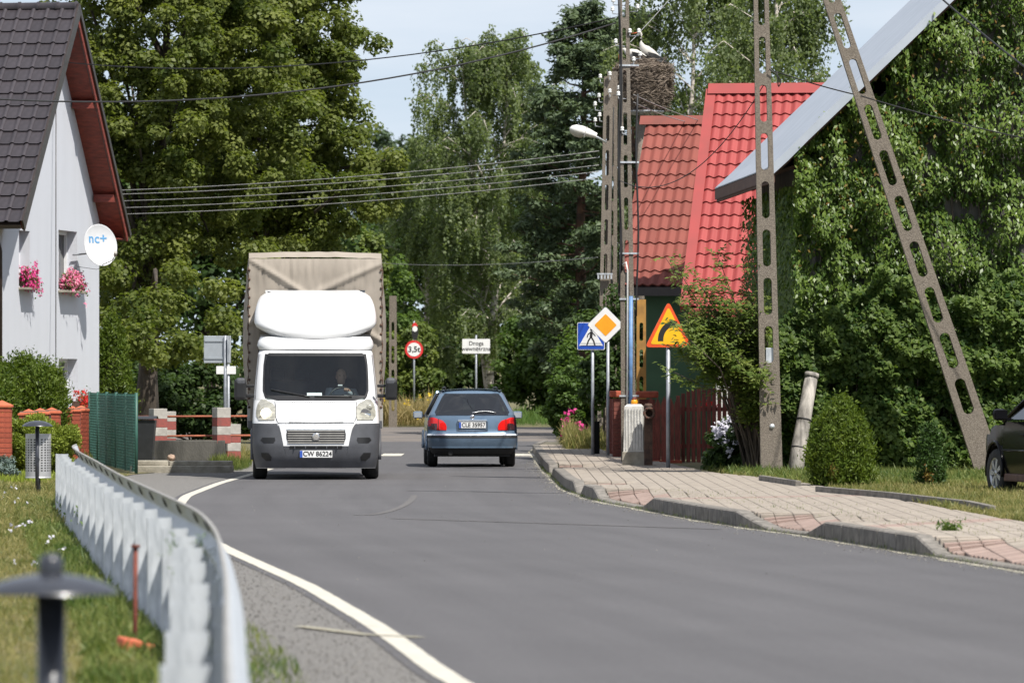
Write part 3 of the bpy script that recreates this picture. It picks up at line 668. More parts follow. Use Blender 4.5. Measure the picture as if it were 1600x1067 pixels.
mb.add([(0, LEN, -.1), (WL, LEN, -.1), (WL, LEN, roofz(WL) - .16), (half, LEN, RIDGE - .16), (0, LEN, roofz(0) - .16)], [(0, 1, 2, 3, 4)])
RV = .27
for (a, b, z0, z1) in wins:      # reveals
    mb.add([(a, 0, z0), (a, RV, z0), (a, RV, z1), (a, 0, z1), (b, 0, z0), (b, RV, z0), (b, RV, z1), (b, 0, z1)], [(0, 1, 2, 3), (4, 7, 6, 5), (0, 4, 5, 1), (3, 2, 6, 7)])
mb.build("wall", M['wall'], hs, fix=False)
for i, (a, b, z0, z1) in enumerate(wins):
    wn = MB(); t = .07
    for c, d in ((((a + b) / 2, RV - .03, z0 + t / 2), (b - a, .06, t)), (((a + b) / 2, RV - .03, z1 - t / 2), (b - a, .06, t)), ((a + t / 2, RV - .03, (z0 + z1) / 2), (t, .06, z1 - z0 - 2 * t)), ((b - t / 2, RV - .03, (z0 + z1) / 2), (t, .06, z1 - z0 - 2 * t)), (((a + b) / 2, RV - .032, (z0 + z1) / 2), (.1, .064, z1 - z0 - 2 * t))):
        wn.box(c, d)
    wo = wn.build("window", M['pvc'], hs)
    MB().box(((a + b) / 2, RV + .01, (z0 + z1) / 2), (b - a - .1, .012, z1 - z0 - .1)).build("pane", M['pane'], wo)
    MB().box(((a + b) / 2, RV + .35, (z0 + z1) / 2), (b - a + .3, .02, z1 - z0 + .3)).build("curtain", M['white'], wo)
    MB().bbox(((a + b) / 2, .06, z0 - .025), (b - a + .06, RV * 2 + .02, .045), .008).build("sill", M['concrete_pale'], wo)
MB().tube([(4.72, -.012, 1.2), (4.72, -.012, 7.6)], .008, 6).build("cable_duct", M['gutter'], hs)
MB().tube([(-.10, .02, -.1), (-.10, .02, EAVE - .55), (-.35, .06, EAVE - .2)], .05, 10).build("downpipe", M['gutter'], hs)
# roof decks, soffit, barge boards
def slope_pt(side, s, y, off=0.0):
    """s metres down the slope from the ridge"""
    sx = -1 if side == 0 else 1
    return Vector((half + sx * (s * math.cos(pitch) + off * math.sin(pitch)), y, RIDGE - s * math.sin(pitch) + off * math.cos(pitch)))
SL = (half + EO) / math.cos(pitch)
for side in (0, 1):
    MB().prism([slope_pt(side, 0, -OV, -.02), slope_pt(side, SL, -OV, -.02), slope_pt(side, SL, -OV, -.14), slope_pt(side, 0, -OV, -.14)], (0, LEN + 1, 0)).build("roof_deck", M['gutter'], hs)
    mb = MB(); nb = 46          # soffit boards under the verge
    for k in range(nb):
        s0, s1 = SL * k / nb, SL * (k + 1) / nb - .008
        mb.add([slope_pt(side, s0, -OV + .03, -.145), slope_pt(side, s1, -OV + .03, -.145), slope_pt(side, s1, .0, -.145), slope_pt(side, s0, .0, -.145)], [(0, 1, 2, 3)])
        mb.add([slope_pt(side, s1, -OV + .03, -.145), slope_pt(side, s1 + .008, -OV + .03, -.142), slope_pt(side, s1 + .008, 0, -.142), slope_pt(side, s1, 0, -.145)], [(0, 1, 2, 3)])
    sf = mb.build("soffit", M['wood_red'], hs, fix=False)
    MB().prism([slope_pt(side, -.02, -OV - .075, .075), slope_pt(side, SL + .04, -OV - .075, .075), slope_pt(side, SL + .04, -OV - .075, -.05 if side else -.19), slope_pt(side, -.02, -OV - .075, -.05 if side else -.19)], (0, .04, 0)).build("verge_trim", M['gutter'], hs)
    MB().prism([slope_pt(side, .0, -OV - .03, .0), slope_pt(side, SL, -OV - .03, .0), slope_pt(side, SL, -OV - .03, -.19), slope_pt(side, 0, -OV - .03, -.19)], (0, .028, 0)).build("barge_board", M['wood_red'], hs)
    e = slope_pt(side, SL, 0, -.16); sx = -1 if side == 0 else 1
    MB().box((e.x - sx * .3, LEN / 2, e.z + .03), (.62, LEN + .9, .02)).build("eave_board", M['wood_red'], hs)
    pr_ = [(.07 * math.cos(a), .07 * math.sin(a)) for a in np.linspace(math.pi, 2 * math.pi, 9)]
    ge = slope_pt(side, SL + .06, 0, -.03)
    MB().grid([[(ge.x + q[0], yy, ge.z + q[1]) for q in pr_] for yy in (-OV - .02, LEN + .4)]).add([(ge.x + q[0], -OV - .02, ge.z + q[1]) for q in pr_], [tuple(range(9))]).build("gutter", M['gutter'], hs, fix=False)
for s_ in (2.6, 5.4):           # purlin ends
    for side in (0, 1):
        q = slope_pt(side, s_, -OV / 2, -.24); MB().box(q, (.14, OV - .06, .16)).build("purlin", M['wood_red'], hs)
# roof tiles: one piece each near the verge, the rest joined
TW, TR = .30, SL / 17.0
def tile_mesh():
    mb = MB(); rows = []
    prof_t = [(-.15, .0), (-.09, -.003), (.0, -.004), (.06, -.002), (.085, .022), (.115, .036), (.145, .026), (.158, .006)]
    for v, lift in ((0, .012), (.5, .028), (1.0, .045)):
        rows.append([(x * TW / .30, -v * (TR + .03), z + lift) for x, z in prof_t])
    rows.append([(p_[0], p_[1] + .004, p_[2] - .026) for p_ in rows[-1]])
    mb.grid(rows[:3]); mb.grid(rows[2:], smooth=False); return mb.mesh("tile")
tmesh = tile_mesh(); tmesh.materials.append(M['tile_brown'])
rest = MB(); tv = [v.co.copy() for v in tmesh.vertices]; tf = [tuple(p.vertices) for p in tmesh.polygons]
for side in (0, 1):
    sx = -1 if side == 0 else 1
    down = Vector((sx * math.cos(pitch), 0, -math.sin(pitch))); nrm = Vector((sx * math.sin(pitch), 0, math.cos(pitch)))
    wid = (-down).cross(nrm)                                 # tile x axis
    mtx = Matrix((wid, -down, nrm)).transposed()
    ncol = int((LEN + .95) / TW)
    for c in range(ncol):
        for k in range(17):
            q = slope_pt(side, k * TR, -OV + .09 + c * TW, .002)
            if side == 0 and c < 11:
                put("tile", tmesh, hs, q, (mtx @ Euler((random.uniform(-.006, .006), random.uniform(-.008, .008), random.uniform(-.006, .006))).to_matrix()).to_euler())
            elif side == 1 and c < 4:
                put("tile", tmesh, hs, q, mtx.to_euler())
            else:
                o = len(rest.v); rest.v += [tuple(mtx @ v + q) for v in tv]; rest.f += [tuple(i + o for i in f) for f in tf]; rest.sm += [True] * len(tf)
tag(rest.build("tiled_roof", M['tile_brown'], hs, fix=False), kind="stuff")
for k in range(32):
    y0 = -OV - .03 + k * .40
    pr_ = [(.12 * math.cos(a), .11 * math.sin(a)) for a in np.linspace(-.3, math.pi + .3, 11)]
    MB().grid([[(half + q[0] * s_, y0 + d, RIDGE - .01 + q[1] * s_) for q in pr_] for d, s_ in ((0, 1.12), (.05, 1.12), (.06, .98), (.405, .95))]).add([(half + q[0] * 1.1, y0, RIDGE - .01 + q[1] * 1.1) for q in pr_], [tuple(range(11))]).build("ridge_tile", M['tile_brown'], hs, fix=False)
# chimney of the house, far side of the ridge
# satellite dish
dc = P(157, 383, 119.4)
dishr = thing("satellite_dish", "white satellite dish with a blue printed logo on the grey gable wall", "satellite dish", dc, 0)
dn = Vector((.52, -.83, .20)).normalized(); dm = dn.to_track_quat('Z', 'Y').to_matrix()
dx_ = Vector((0, 0, 1)).cross(dn).normalized(); dy_ = dn.cross(dx_)
dm = Matrix((dx_, dy_, dn)).transposed(); de = dm.to_euler()
def ell(prof, sx=.39, sy=.45, n=36):
    return [[(r_ * sx * math.cos(2 * math.pi * k / n), r_ * sy * math.sin(2 * math.pi * k / n), z) for k in range(n)] for r_, z in prof]
MB().grid(ell([(0.001, -.07), (.4, -.06), (.75, -.032), (.97, 0), (1.0, .006), (1.0, -.006), (.95, -.016), (.7, -.05), (.3, -.082), (0.001, -.088)]), closed=True).build("reflector", M['dish'], dishr, None, de, fix=False)
lg = text("logo", "nc+", .285, M['logo_blue'], dishr, dm @ Vector((-.03, .145, 0)), de, bold=.004, space=1.05)
for v in lg.data.vertices:      # printed on the curved reflector
    v.co.z = v.co.z + .004 + interp(math.hypot((v.co.x - .03) / .39, (v.co.y + .145) / .45), [0, .4, .75, .97], [-.07, -.06, -.032, 0])
MB().tube([dm @ Vector((0, -.42, -.03)), dm @ Vector((.06, -.40, .30)), dm @ Vector((.12, -.30, .40))], .012, 6).build("feed_arm", M['galv'], dishr)
MB().tube([dm @ Vector((.12, -.31, .37)), dm @ Vector((.10, -.25, .44))], .035, 10).build("feed_head", M['galv_dull'], dishr)
MB().tube([dm @ Vector((0, 0, -.08)), dm @ Vector((0, -.12, -.18)), Vector((-.55, .2, -.20)), Vector((-.60, .2, -.20))], .018, 8).build("wall_bracket", M['steel_pole'], dishr)
MB().tube([dm @ Vector((.12, -.3, .38)), dm @ Vector((.05, -.52, .2)), dm @ Vector((-.1, -.5, -.1)), Vector((-.5, .2, -.45))], .005, 5).build("lead", M['cable'], dishr)
# flower boxes on the sills
def hw(x, y, z): return C1 + du * x - out * y + Vector((0, 0, z))
def flowers(label, x0, x1, z, y, m, n, seed, hang=.25, box=True, r=.16):
    a, b = hw(x0, y, z), hw(x1, y, z); c = (a + b) / 2
    root = thing("flower_box", label, "flower box", c, math.atan2(du.y, du.x)); L_ = (b - a).length
    if box: MB().bbox((0, 0, .07), (L_, .16, .14), .012).build("planter", M['planter'], root)
    g = np.random.default_rng(seed)
    pos = np.stack([g.uniform(-L_ / 2 - .05, L_ / 2 + .1, n), g.normal(-.08, r * .7, n), g.normal(.16, r, n)], 1)
    pos[:, 2] -= np.maximum(0, -pos[:, 1] - .12) * hang * 3
    put("leaves", leaf_mesh("leaves", pos[: n // 2], g.normal(size=(n // 2, 3)) + [0, -.5, .5], .055, .7, None, None, M['mid_leaf']), root)
    k = n // 5; cc = pos[g.integers(0, n, k)] + g.normal(scale=.03, size=(k, 3)); idx = np.repeat(np.arange(k), 5)
    fp = cc[idx] + g.normal(scale=.022, size=(k * 5, 3))
    put("blossom", leaf_mesh("blossom", fp, g.normal(scale=.5, size=fp.shape) + [0, -1, .5], .055, .9, None, None, M[m]), root)
flowers("deep pink trailing flowers on the near upper window sill", 1.55, 2.45, 3.50, .0, 'pink', 1300, 1, .5, r=.10)
flowers("pale pink trailing flowers in a box on the far upper window sill", 5.3, 6.7, 3.50, .0, 'pink_pale', 1900, 2, .4, r=.09)
flowers("red flowers at the ground floor window behind the brick fence", 5.5, 6.5, 1.03, -.25, 'flower_red', 420, 3, .2, r=.09)

# ================================================================== brick fence and green mesh fence
bf = thing("brick_fence", "row of red brick fence pillars with orange pyramid caps before the grey house", "fence")
bk = MB().bbox((0, 0, 0), (.30, .30, .072), .004).mesh("brick"); bk.materials.append(M['brick'])
capm = MB(); capm.add([(-.17, -.17, 0), (.17, -.17, 0), (.17, .17, 0), (-.17, .17, 0), (-.17, -.17, .03), (.17, -.17, .03), (.17, .17, .03), (-.17, .17, .03), (0, 0, .11)], [(3, 2, 1, 0), (0, 1, 5, 4), (1, 2, 6, 5), (2, 3, 7, 6), (3, 0, 4, 7), (4, 5, 8), (5, 6, 8), (6, 7, 8), (7, 4, 8)])
capm = capm.mesh("pillar_cap"); capm.materials.append(M['brick_cap'])
pil = []
for px, Y in ((45, 95.5), (63, 98.5), (81, 101.3), (98, 104.2), (113, 107.2), (127, 110.0), (3, 90.0)):
    q = P(px, 700, Y); q.z = .04; pil.append(q)
    MB().box((0, 0, .5), (.28, .28, 1.06)).build("pillar_core", M['mortar'], bf, q)
    h = .98 if px != 3 else 1.12
    for k in range(int(h / .08)): put("brick", bk, bf, q + Vector((random.uniform(-.002, .002), 0, .04 + k * .08)), (0, 0, random.uniform(-.006, .006)))
    put("pillar_cap", capm, bf, q + Vector((0, 0, int(h / .08) * .08 + .005 + (.0 if px != 3 else .0))))
order = [pil[6]] + pil[:6]
for a, b in zip(order[:-1], order[1:]):
    d = b - a; n = 9
    for z in (.25, .82): MB().tube([a + Vector((0, 0, z)), b + Vector((0, 0, z))], .018, 6).build("fence_rail", M['dark_metal'], bf)
    for k in range(1, n): MB().box((0, 0, 0), (.022, .022, .82)).build("fence_bar", M['dark_metal'], bf, a + d * (k / n) + Vector((0, 0, .52)))
mf = thing("mesh_fence", "green coated mesh fence panel with steel posts left of the culvert", "fence")
fa, fb_ = P(140, 700, 110.0), P(213, 700, 97.0); fa.z = fb_.z = 0
NF = 5
for k in range(NF + 1):
    q = fa.lerp(fb_, k / NF); MB().tube([q + Vector((0, 0, -.1)), q + Vector((0, 0, 1.38))], .028, 8).build("post", M['green_mesh'], mf)
d = fb_ - fa; fl_ = d.length; dn_ = d.normalized()
mb = MB(); sp = .10
def wirebox(a, b, r_=.0035):
    t = (b - a).normalized(); u = Vector((0, 0, 1)) if abs(t.z) < .9 else Vector((1, 0, 0)); s1 = t.cross(u).normalized() * r_; s2 = t.cross(s1).normalized() * r_
    mb.add([a + s1, a + s2, a - s1, a - s2, b + s1, b + s2, b - s1, b - s2], [(0, 1, 5, 4), (1, 2, 6, 5), (2, 3, 7, 6), (3, 0, 4, 7)])
k = 0
while k * sp < fl_ + 1.33:      # diagonal chain link
    for sgn in (1, -1):
        s0 = k * sp - 1.33 if sgn == 1 else k * sp; z0, z1 = 0.0, 1.33
        s1 = s0 + sgn * 1.33
        a0, a1 = s0, s1; za, zb_ = z0, z1
        lo_, hi_ = min(a0, a1), max(a0, a1)
        if hi_ <= 0 or lo_ >= fl_: continue
        def cl(s_, a=a0, b=a1): return (s_ - a) / (b - a) * 1.33
        sa, sb = max(0, min(fl_, a0)), max(0, min(fl_, a1))
        wirebox(fa + dn_ * sa + Vector((0, 0, cl(sa) + .03)), fa + dn_ * sb + Vector((0, 0, cl(sb) + .03)))
    k += 1
tag(mb.build("wire_mesh", M['green_mesh'], mf, fix=False), kind="stuff")
# knitted privacy screen behind the near bays
scr = MB(); rows = []
for i in range(41):
    t = lerp(.28, 1.0, i / 40); q = fa.lerp(fb_, t) + Vector((-.04 + .012 * math.sin(i * 1.7), .03, 0))
    rows.append([q + Vector((0, 0, z)) for z in (.02, .5, .9, 1.32)])
def screen_mat():
    m, N, L, b = newmat("privacy_screen"); b.inputs["Base Color"].default_value = (.05, .13, .105, 1); b.inputs["Roughness"].default_value = .8
    t = N.new("ShaderNodeTexCoord"); n = N.new("ShaderNodeTexNoise"); n.inputs["Scale"].default_value = 60
    L.new(t.outputs["Object"], n.inputs["Vector"])
    r_ = N.new("ShaderNodeMapRange"); r_.inputs[1].default_value = .4; r_.inputs[2].default_value = .6; r_.inputs[3].default_value = .25; r_.inputs[4].default_value = .95
    L.new(n.outputs["Fac"], r_.inputs[0]); L.new(r_.outputs[0], b.inputs["Alpha"]); return m
scr.grid(rows).build("privacy_net", screen_mat(), mf, fix=False)

# ================================================================== culvert parapet, bins, sign backs
M['post_white'] = mat('post_white', (.44, .42, .385), .9, c2=(.30, .285, .26), scale=7, bump=.3)
def parapet(label, px, Y, z0):
    q = P(px, 690, Y); r_ = thing("parapet_post", label, "post", (q.x, Y, z0), R(24), "red and white culvert posts")
    hs_ = [(.16, 'red_paint'), (.16, 'sw'), (.16, 'red_paint'), (.19, 'sw')]; z = 0
    for h, m in hs_:
        MB().bbox((0, 0, z + h / 2), (.27, .27, h - .002), .008).build("painted_band", M['post_white'] if m == 'sw' else M['red_paint'], r_); z += h
    return r_
parapet("red and white banded concrete post beside the dark wheelie bin", 247, 106, .40)
parapet("red and white banded concrete post below the grey sign back", 346, 106, .42)
parapet("red and white post half hidden behind the left culvert post", 261, 107.6, .34)
parapet("red and white post half hidden behind the right culvert post", 362, 107.6, .10)
a, b = P(190, 651, 106.2), P(420, 650, 106.2)
rr_ = thing("culvert_railing", "thin orange pipe railing running between the red and white posts", "railing", a)
MB().tube([Vector((0, 0, 0)), b - a], .020, 8).build("rail", M['orange_rail'], rr_)
a2, b2 = P(190, 682, 106.2), P(420, 680, 106.2)
MB().tube([a2 - a, b2 - a], .02, 8).build("rail", M['orange_rail'], rr_)
a, b = P(225, 700, 105.9), P(352, 700, 105.9)
tag(MB().bbox((0, 0, .08), ((b - a).length, .35, .66), .02).build("culvert_wall", M['concrete_dark'], None, ((a.x + b.x) / 2, 106.0, .07)), "dark mottled concrete wall under the banded posts", "wall")
a, b = P(205, 730, 98), P(360, 730, 98.5)
lr = thing("concrete_ledge", "pale stepped concrete ledge in front of the culvert wall", "ledge", ((a.x + b.x) / 2, 98.6, -.1))
MB().bbox((0, 0, .05), (1.75, .9, .34), .02).build("base", M['concrete_pale'], lr)
MB().bbox((-.52, .06, .26), (.60, .72, .09), .02).build("coping", M['concrete_pale'], lr); MB().bbox((.33, .06, .255), (1.06, .72, .085), .02).build("coping", M['concrete_pale'], lr)
q = P(267, 718, 98.2); bm = bmesh.new(); bmesh.ops.create_icosphere(bm, subdivisions=3, radius=.075)
for v in bm.verts: v.co *= 1 + .22 * mnoise.noise(v.co * 18); v.co.z *= .8
me = bpy.data.meshes.new("stone"); bm.to_mesh(me); bm.free(); me.materials.append(M['stone'])
tag(put("field_stone", me, None, (q.x, 98.42, .255)), "round reddish field stone on the concrete ledge", "stone")
q = P(222, 690, 103.5)
wb = thing("wheelie_bin", "dark grey wheelie bin behind the green mesh fence", "bin", (q.x, 103.5, .05))
MB().add([(-.19, -.22, .08), (.19, -.22, .08), (.19, .22, .08), (-.19, .22, .08), (-.25, -.28, .82), (.25, -.28, .82), (.25, .28, .82), (-.25, .28, .82)], [(3, 2, 1, 0), (4, 5, 6, 7), (0, 1, 5, 4), (1, 2, 6, 5), (2, 3, 7, 6), (3, 0, 4, 7)]).build("body", M['plastic_bin'], wb)
MB().grid([[(x, y, .83 + .07 * math.cos(y * 4.2)) for y in np.linspace(-.32, .32, 8)] for x in (-.28, .28)]).build("lid", M['plastic_bin'], wb, fix=False)
for s_ in (-1, 1): MB().lathe([(0, -.02), (.1, -.02), (.1, .02), (0, .02)], 14, (s_ * .2, .2, .05), 'x').build("wheel", M['tyre'], wb)
# sign seen from behind
q = P(352, 640, 111)
sb = thing("traffic_sign", "grey back of a square traffic sign on a steel pole left of the van", "traffic sign", (q.x, 111, .0))
MB().tube([(0, 0, -.2), (0, 0, 2.47)], .03, 10).build("pole", M['steel_pole'], sb)
MB().bbox((-.17, .05, 2.20), (.50, .022, .53), .008).build("plate", M['sign_back'], sb)
MB().bbox((.075, -.02, 2.20), (.022, .14, .53), .006, (0, 0, -.35)).build("side_flange", M['galv'], sb)
for z in (2.03, 2.37): MB().box((-.17, .033, z), (.46, .02, .035)).build("rib", M['sign_back'], sb)
q = P(357, 640, 122)
sb = thing("traffic_sign", "small pale sign plate low behind the grey sign back", "traffic sign", (q.x, 122, .0))
MB().tube([(0, 0, -.2), (0, 0, 1.95)], .028, 8).build("pole", M['steel_pole'], sb)
MB().bbox((-.05, -.04, 1.82), (.42, .02, .17), .006).build("plate", M['sign_white'], sb)
# ================================================================== red roofed houses on the right
def metal_tile(wd, ln, m):
    mb = MB(); rows = []
    us = np.linspace(0, 1, 9); pf = [(u * wd, .022 * (1 - math.cos(2 * math.pi * u)) / 1.0) for u in us]
    for v, lift in ((0, .0), (.55, .012), (1.0, .028)): rows.append([(x, -v * (ln + .012), z * (0.9 + .1 * v) + lift) for x, z in pf])
    mb.grid(rows); mb.grid([rows[-1], [(p_[0], p_[1] + .004, p_[2] - .034) for p_ in rows[-1]]], smooth=False)
    me = mb.mesh("tile"); me.materials.append(m); return me
def roof_house(name, label, ridge_l, eave_l, length, nrow, ncol, tmat, wallmat, flash=.0, depth=7.0, wall_in=.45, walls=None):
    """a gabled house: roof slope towards the camera, left verge from ridge_l to eave_l"""
    rl, el = Vector(ridge_l), Vector(eave_l); down = el - rl; sl_ = down.length; down.normalize()
    hd = Vector((down.x, down.y, 0)).normalized(); rd = Vector((-hd.y, hd.x, 0))      # ridge direction, to the right
    if rd.x < 0: rd = -rd
    n = rd.cross(-down).normalized()
    if n.z < 0: n = -n
    base = Vector((rl.x, rl.y, 0))
    root = thing(name, label, "house", base)
    L_ = lambda p_: Vector(p_) - base
    th = Vector((0, 0, -.12))
    hz_ = -hd; run = (el - rl).to_2d().length; drop = rl.z - el.z
    bl = rl + hz_ * run - Vector((0, 0, drop))                        # far eave
    MB().prism([L_(rl) - n * .03, L_(el) - n * .03, L_(el) - n * .15, L_(rl) - n * .15], rd * length).build("roof_deck", M['gutter'], root)
    n2 = Vector((-n.x, -n.y, n.z)); n2 = (hz_ * abs(n.to_2d().length) + Vector((0, 0, n.z))).normalized()
    rb = MB().prism([L_(rl) - n2 * .03, L_(bl) - n2 * .03, L_(bl) - n2 * .15, L_(rl) - n2 * .15], rd * length).build("rear_roof", tmat, root)
    wd, ln = length / ncol, sl_ / nrow
    tm = metal_tile(wd, ln, tmat); mtx = Matrix((rd, -down, n)).transposed(); e = mtx.to_euler()
    for r_ in range(nrow):
        for c in range(ncol):
            put("tile", tm, root, L_(rl) + down * (r_ * ln) + rd * (c * wd) + n * (random.uniform(-.002, .002)), e)
    # ridge cap, verge flashing, eave board and gutter
    MB().prism([L_(rl) - rd * .12 + n * .08 + down * .16, L_(rl) - rd * .12 + Vector((0, 0, .14)), L_(rl) - rd * .12 + n2 * .08 - Vector((hz_.x, hz_.y, 0)) * -.12 - Vector((0, 0, .1)), L_(rl) - rd * .12], rd * (length + .2)).build("ridge_cap", tmat, root)
    if flash:
        MB().prism([L_(rl) - rd * flash + n * .05, L_(rl) + rd * .03 + n * .05, L_(rl) + rd * .03 - n * .05, L_(rl) - rd * flash - n * .13], down * sl_).build("verge_flashing", tmat, root)
    MB().prism([L_(el) + n * .0 + down * .01, L_(el) + down * .05, L_(el) + down * .05 - Vector((0, 0, .16)), L_(el) + down * .01 - Vector((0, 0, .16))], rd * length).build("eave_board", M['gutter'] if not flash else tmat, root)
    # walls
    ins = Vector((rd.x, rd.y, 0)) * wall_in; c1 = el + hz_ * wall_in + ins; c2 = bl - hz_ * wall_in + ins; ws = length - 2 * wall_in
    mb = MB(); z1 = el.z + .05
    q = [L_((c1.x, c1.y, 0)), L_((c1.x, c1.y, 0)) + rd * ws, L_((c2.x, c2.y, 0)) + rd * ws, L_((c2.x, c2.y, 0))]
    apex = rl.z - .25
    for i in range(4):
        a, b = q[i], q[(i + 1) % 4]; pts = [a, b, b + Vector((0, 0, z1)), a + Vector((0, 0, z1))]
        if i % 2 == 1: pts.insert(3, (a + b) / 2 + Vector((0, 0, apex)))
        mb.add(pts, [tuple(range(len(pts)))])
    mb.build("wall", wallmat, root)
    return root, q, rd, hd, L_
rh, q, rd, hd, L_ = roof_house("red_roofed_house", "house with faded red metal tile roof and green wall below it", P(1010, 192, 114), P(966, 447, 110), 5.2, 12, 27, M['roof_red_old'], M['green_wall'])
rh2, q2, rd2, hd2, L2 = roof_house("red_roofed_house", "house with bright red metal tile roof and wide verge flashing", P(1117, 142, 108), P(1076, 480, 104), 5.4, 17, 29, M['roof_red'], M['whitewash'], flash=.16)
# window of the green wall (mostly hidden by the signs and leaves)
a = q[0] + rd * .55 + hd * .02
wo = MB().box((0, 0, 0), (.9, .06, 1.15)).build("window", M['pvc'], rh, a + rd * 1.3 + Vector((0, 0, 1.65)), (0, 0, math.atan2(rd.y, rd.x)))
MB().box((0, -.035, 0), (.76, .012, 1.0)).build("pane", M['pane'], wo)

# ================================================================== creeper covered house at the right
ne, fe = P(1203, 262, 90.0), P(1117, 294, 99.8); fe.z = ne.z
rdir = (fe - ne).normalized(); across = Vector((rdir.y, -rdir.x, 0))          # ridge direction (away), across to the right
vh = thing("creeper_house", "house gable grown over with creeper under a grey sheet metal roof", "house", (ne.x, ne.y, 0))
LV = lambda p_: Vector(p_) - Vector((ne.x, ne.y, 0))
PW, PT = 5.6, math.tan(R(43.8)); depthv = (fe - ne).length
def vr(s, t, off=0):            # s across from the left eave, t along the ridge
    z = ne.z + (s if s <= PW else 2 * PW - s) * PT
    if s < .6: z = ne.z + s * PT * .9 + (.10 * .6 * PT) * (s / .6) ** 2    # slightly flared foot of the roof
    return LV(ne) + across * s + rdir * t + Vector((0, 0, z - ne.z + off))
ss = [0, .3, .6, .9, 1.6, 2.4, 3.2, 4.0, 4.8, PW]
def zincroof(name, ss_, t0, t1, off0, off1, m):
    top = [[vr(s, t0, off0), vr(s, t1, off0)] for s in ss_]; bot = [[vr(s, t0, off1), vr(s, t1, off1)] for s in ss_]
    mb = MB().grid(top, False).grid(bot, False).grid([[a[0], b[0]] for a, b in zip(top, bot)], False).grid([[a[1], b[1]] for a, b in zip(top, bot)], False)
    mb.add([top[0][0], top[0][1], bot[0][1], bot[0][0]], [(0, 1, 2, 3)]); return mb.build(name, m, vh)
zincroof("roof_deck", ss, .12, depthv - .02, -.02, -.20, M['planter'])
nsh = 3
for k in range(nsh):            # sheets with standing seams
    t0, t1 = depthv * k / nsh, depthv * (k + 1) / nsh
    zincroof("roof_sheet", ss, t0 + .001, t1 - .001, .012, -.006, M['zinc'])
zincroof("verge_flashing", ss, -.035, .42, .024, .014, M['zinc'])
zincroof("verge_drop", ss, -.045, -.034, .026, -.15, M['zinc'])
zincroof("roof_sheet", [PW, PW + 2, PW + 4, 2 * PW], 0, depthv, .0, -.12, M['zinc'])
for s in np.arange(.05, .6, .1):
    pass
# eave fascia, soffit and wall
MB().prism([vr(.03, .0, -.03), vr(.03, depthv, -.03), vr(.03, depthv, -.26), vr(.03, .0, -.26)], across * .05).build("fascia", M['planter'], vh)
MB().prism([vr(.02, .5, -.10), vr(.02, depthv - .05, -.10), vr(.78, depthv - .05, -.12) + Vector((0, 0, -.45)), vr(.78, .5, -.12) + Vector((0, 0, -.45))], (0, 0, -.05)).build("soffit", M['planter'], vh)
wq = [LV(ne) + across * .78 + rdir * .5, LV(ne) + across * (2 * PW - .5) + rdir * .5, LV(ne) + across * (2 * PW - .5) + rdir * (depthv - .4), LV(ne) + across * .78 + rdir * (depthv - .4)]
for v in wq: v.z = 0
mb = MB()
for i in range(4):
    a, b = wq[i], wq[(i + 1) % 4]; z1 = ne.z + .15; pts = [a, b, b + Vector((0, 0, z1)), a + Vector((0, 0, z1))]
    if i % 2 == 0: pts.insert(3, (a + b) / 2 + Vector((0, 0, ne.z + PW * PT - .35)))
    mb.add(pts, [tuple(range(len(pts)))])
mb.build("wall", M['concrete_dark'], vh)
# creeper: leaves in overlapping tongues over the gable
g = np.random.default_rng(5)
def on_gable(n):
    s = g.uniform(.40, 2 * PW - .3, n); z = g.uniform(0.1, 1, n); ztop = ne.z + np.where(s < PW, s, 2 * PW - s) * PT - .03
    return s, z * ztop, ztop
s, z, zt = on_gable(92000)
vis = s < 8.2; s, z, zt = s[vis], z[vis], zt[vis]
nzv = np.array([mnoise.noise(Vector((a * 1.7, b * 1.5, 3.1))) + .5 * mnoise.noise(Vector((a * 4.2, b * 3.6, 9.1))) for a, b in zip(s, z)])
thick = .10 + .62 * np.clip(nzv + .35, 0, 1.1)
keep = (nzv > -.50) & (g.random(len(s)) < .92); s, z, zt, thick, nzv = s[keep], z[keep], zt[keep], thick[keep], nzv[keep]
dep = thick * g.random(len(s)) ** .5
b0 = np.array(LV(ne) + rdir * .5); ac = np.array(across)
pos = b0 + ac * s[:, None] - np.array(rdir) * dep[:, None]; pos[:, 2] = z + g.normal(scale=.03, size=len(z)) - dep * .15
nr = np.stack([g.normal(.15, .45, len(s)), g.normal(-.75, .3, len(s)), g.normal(.55, .35, len(s))], 1)
al = np.stack([g.normal(0, .5, len(s)), g.normal(-.3, .2, len(s)), np.full(len(s), -1.0)], 1)
tone = np.clip(.45 + nzv * .35 + g.normal(0, .22, len(s)), 0, 1)
# the creeper also turns the corner on to the side wall
k2 = 17000; t2 = g.uniform(.1, 8.8, k2) ; z2 = g.uniform(.3, ne.z - .25, k2); o2 = .05 + .38 * g.random(k2) ** 1.3
side_pos = np.array(LV(ne) + across * .78) + np.array(rdir) * (t2 + .1)[:, None] - ac * o2[:, None]; side_pos[:, 2] = z2
pos = np.vstack([pos, side_pos]); nr = np.vstack([nr, np.stack([g.normal(-.6, .4, k2), g.normal(-.5, .4, k2), g.normal(.5, .35, k2)], 1)]); al = np.vstack([al, np.tile([0, -.2, -1.0], (k2, 1))]); tone = np.append(tone, g.random(k2))
cr = thing("creeper", "dense green creeper covering the gable wall up to the grey roof", "climbing plant", (ne.x, ne.y, 0))
put("foliage", leaf_mesh("foliage", pos, nr, g.uniform(.065, .125, len(pos)), .44, al, tone, M['vine']), cr)
k = 420; s, z, zt = on_gable(k * 5); sel = (s < 5.6) & (z > zt * .62); s, z = s[sel][:k], z[sel][:k]
pos = b0 + ac * s[:, None] - np.array(rdir) * g.uniform(.25, .5, len(s))[:, None]; pos[:, 2] = z
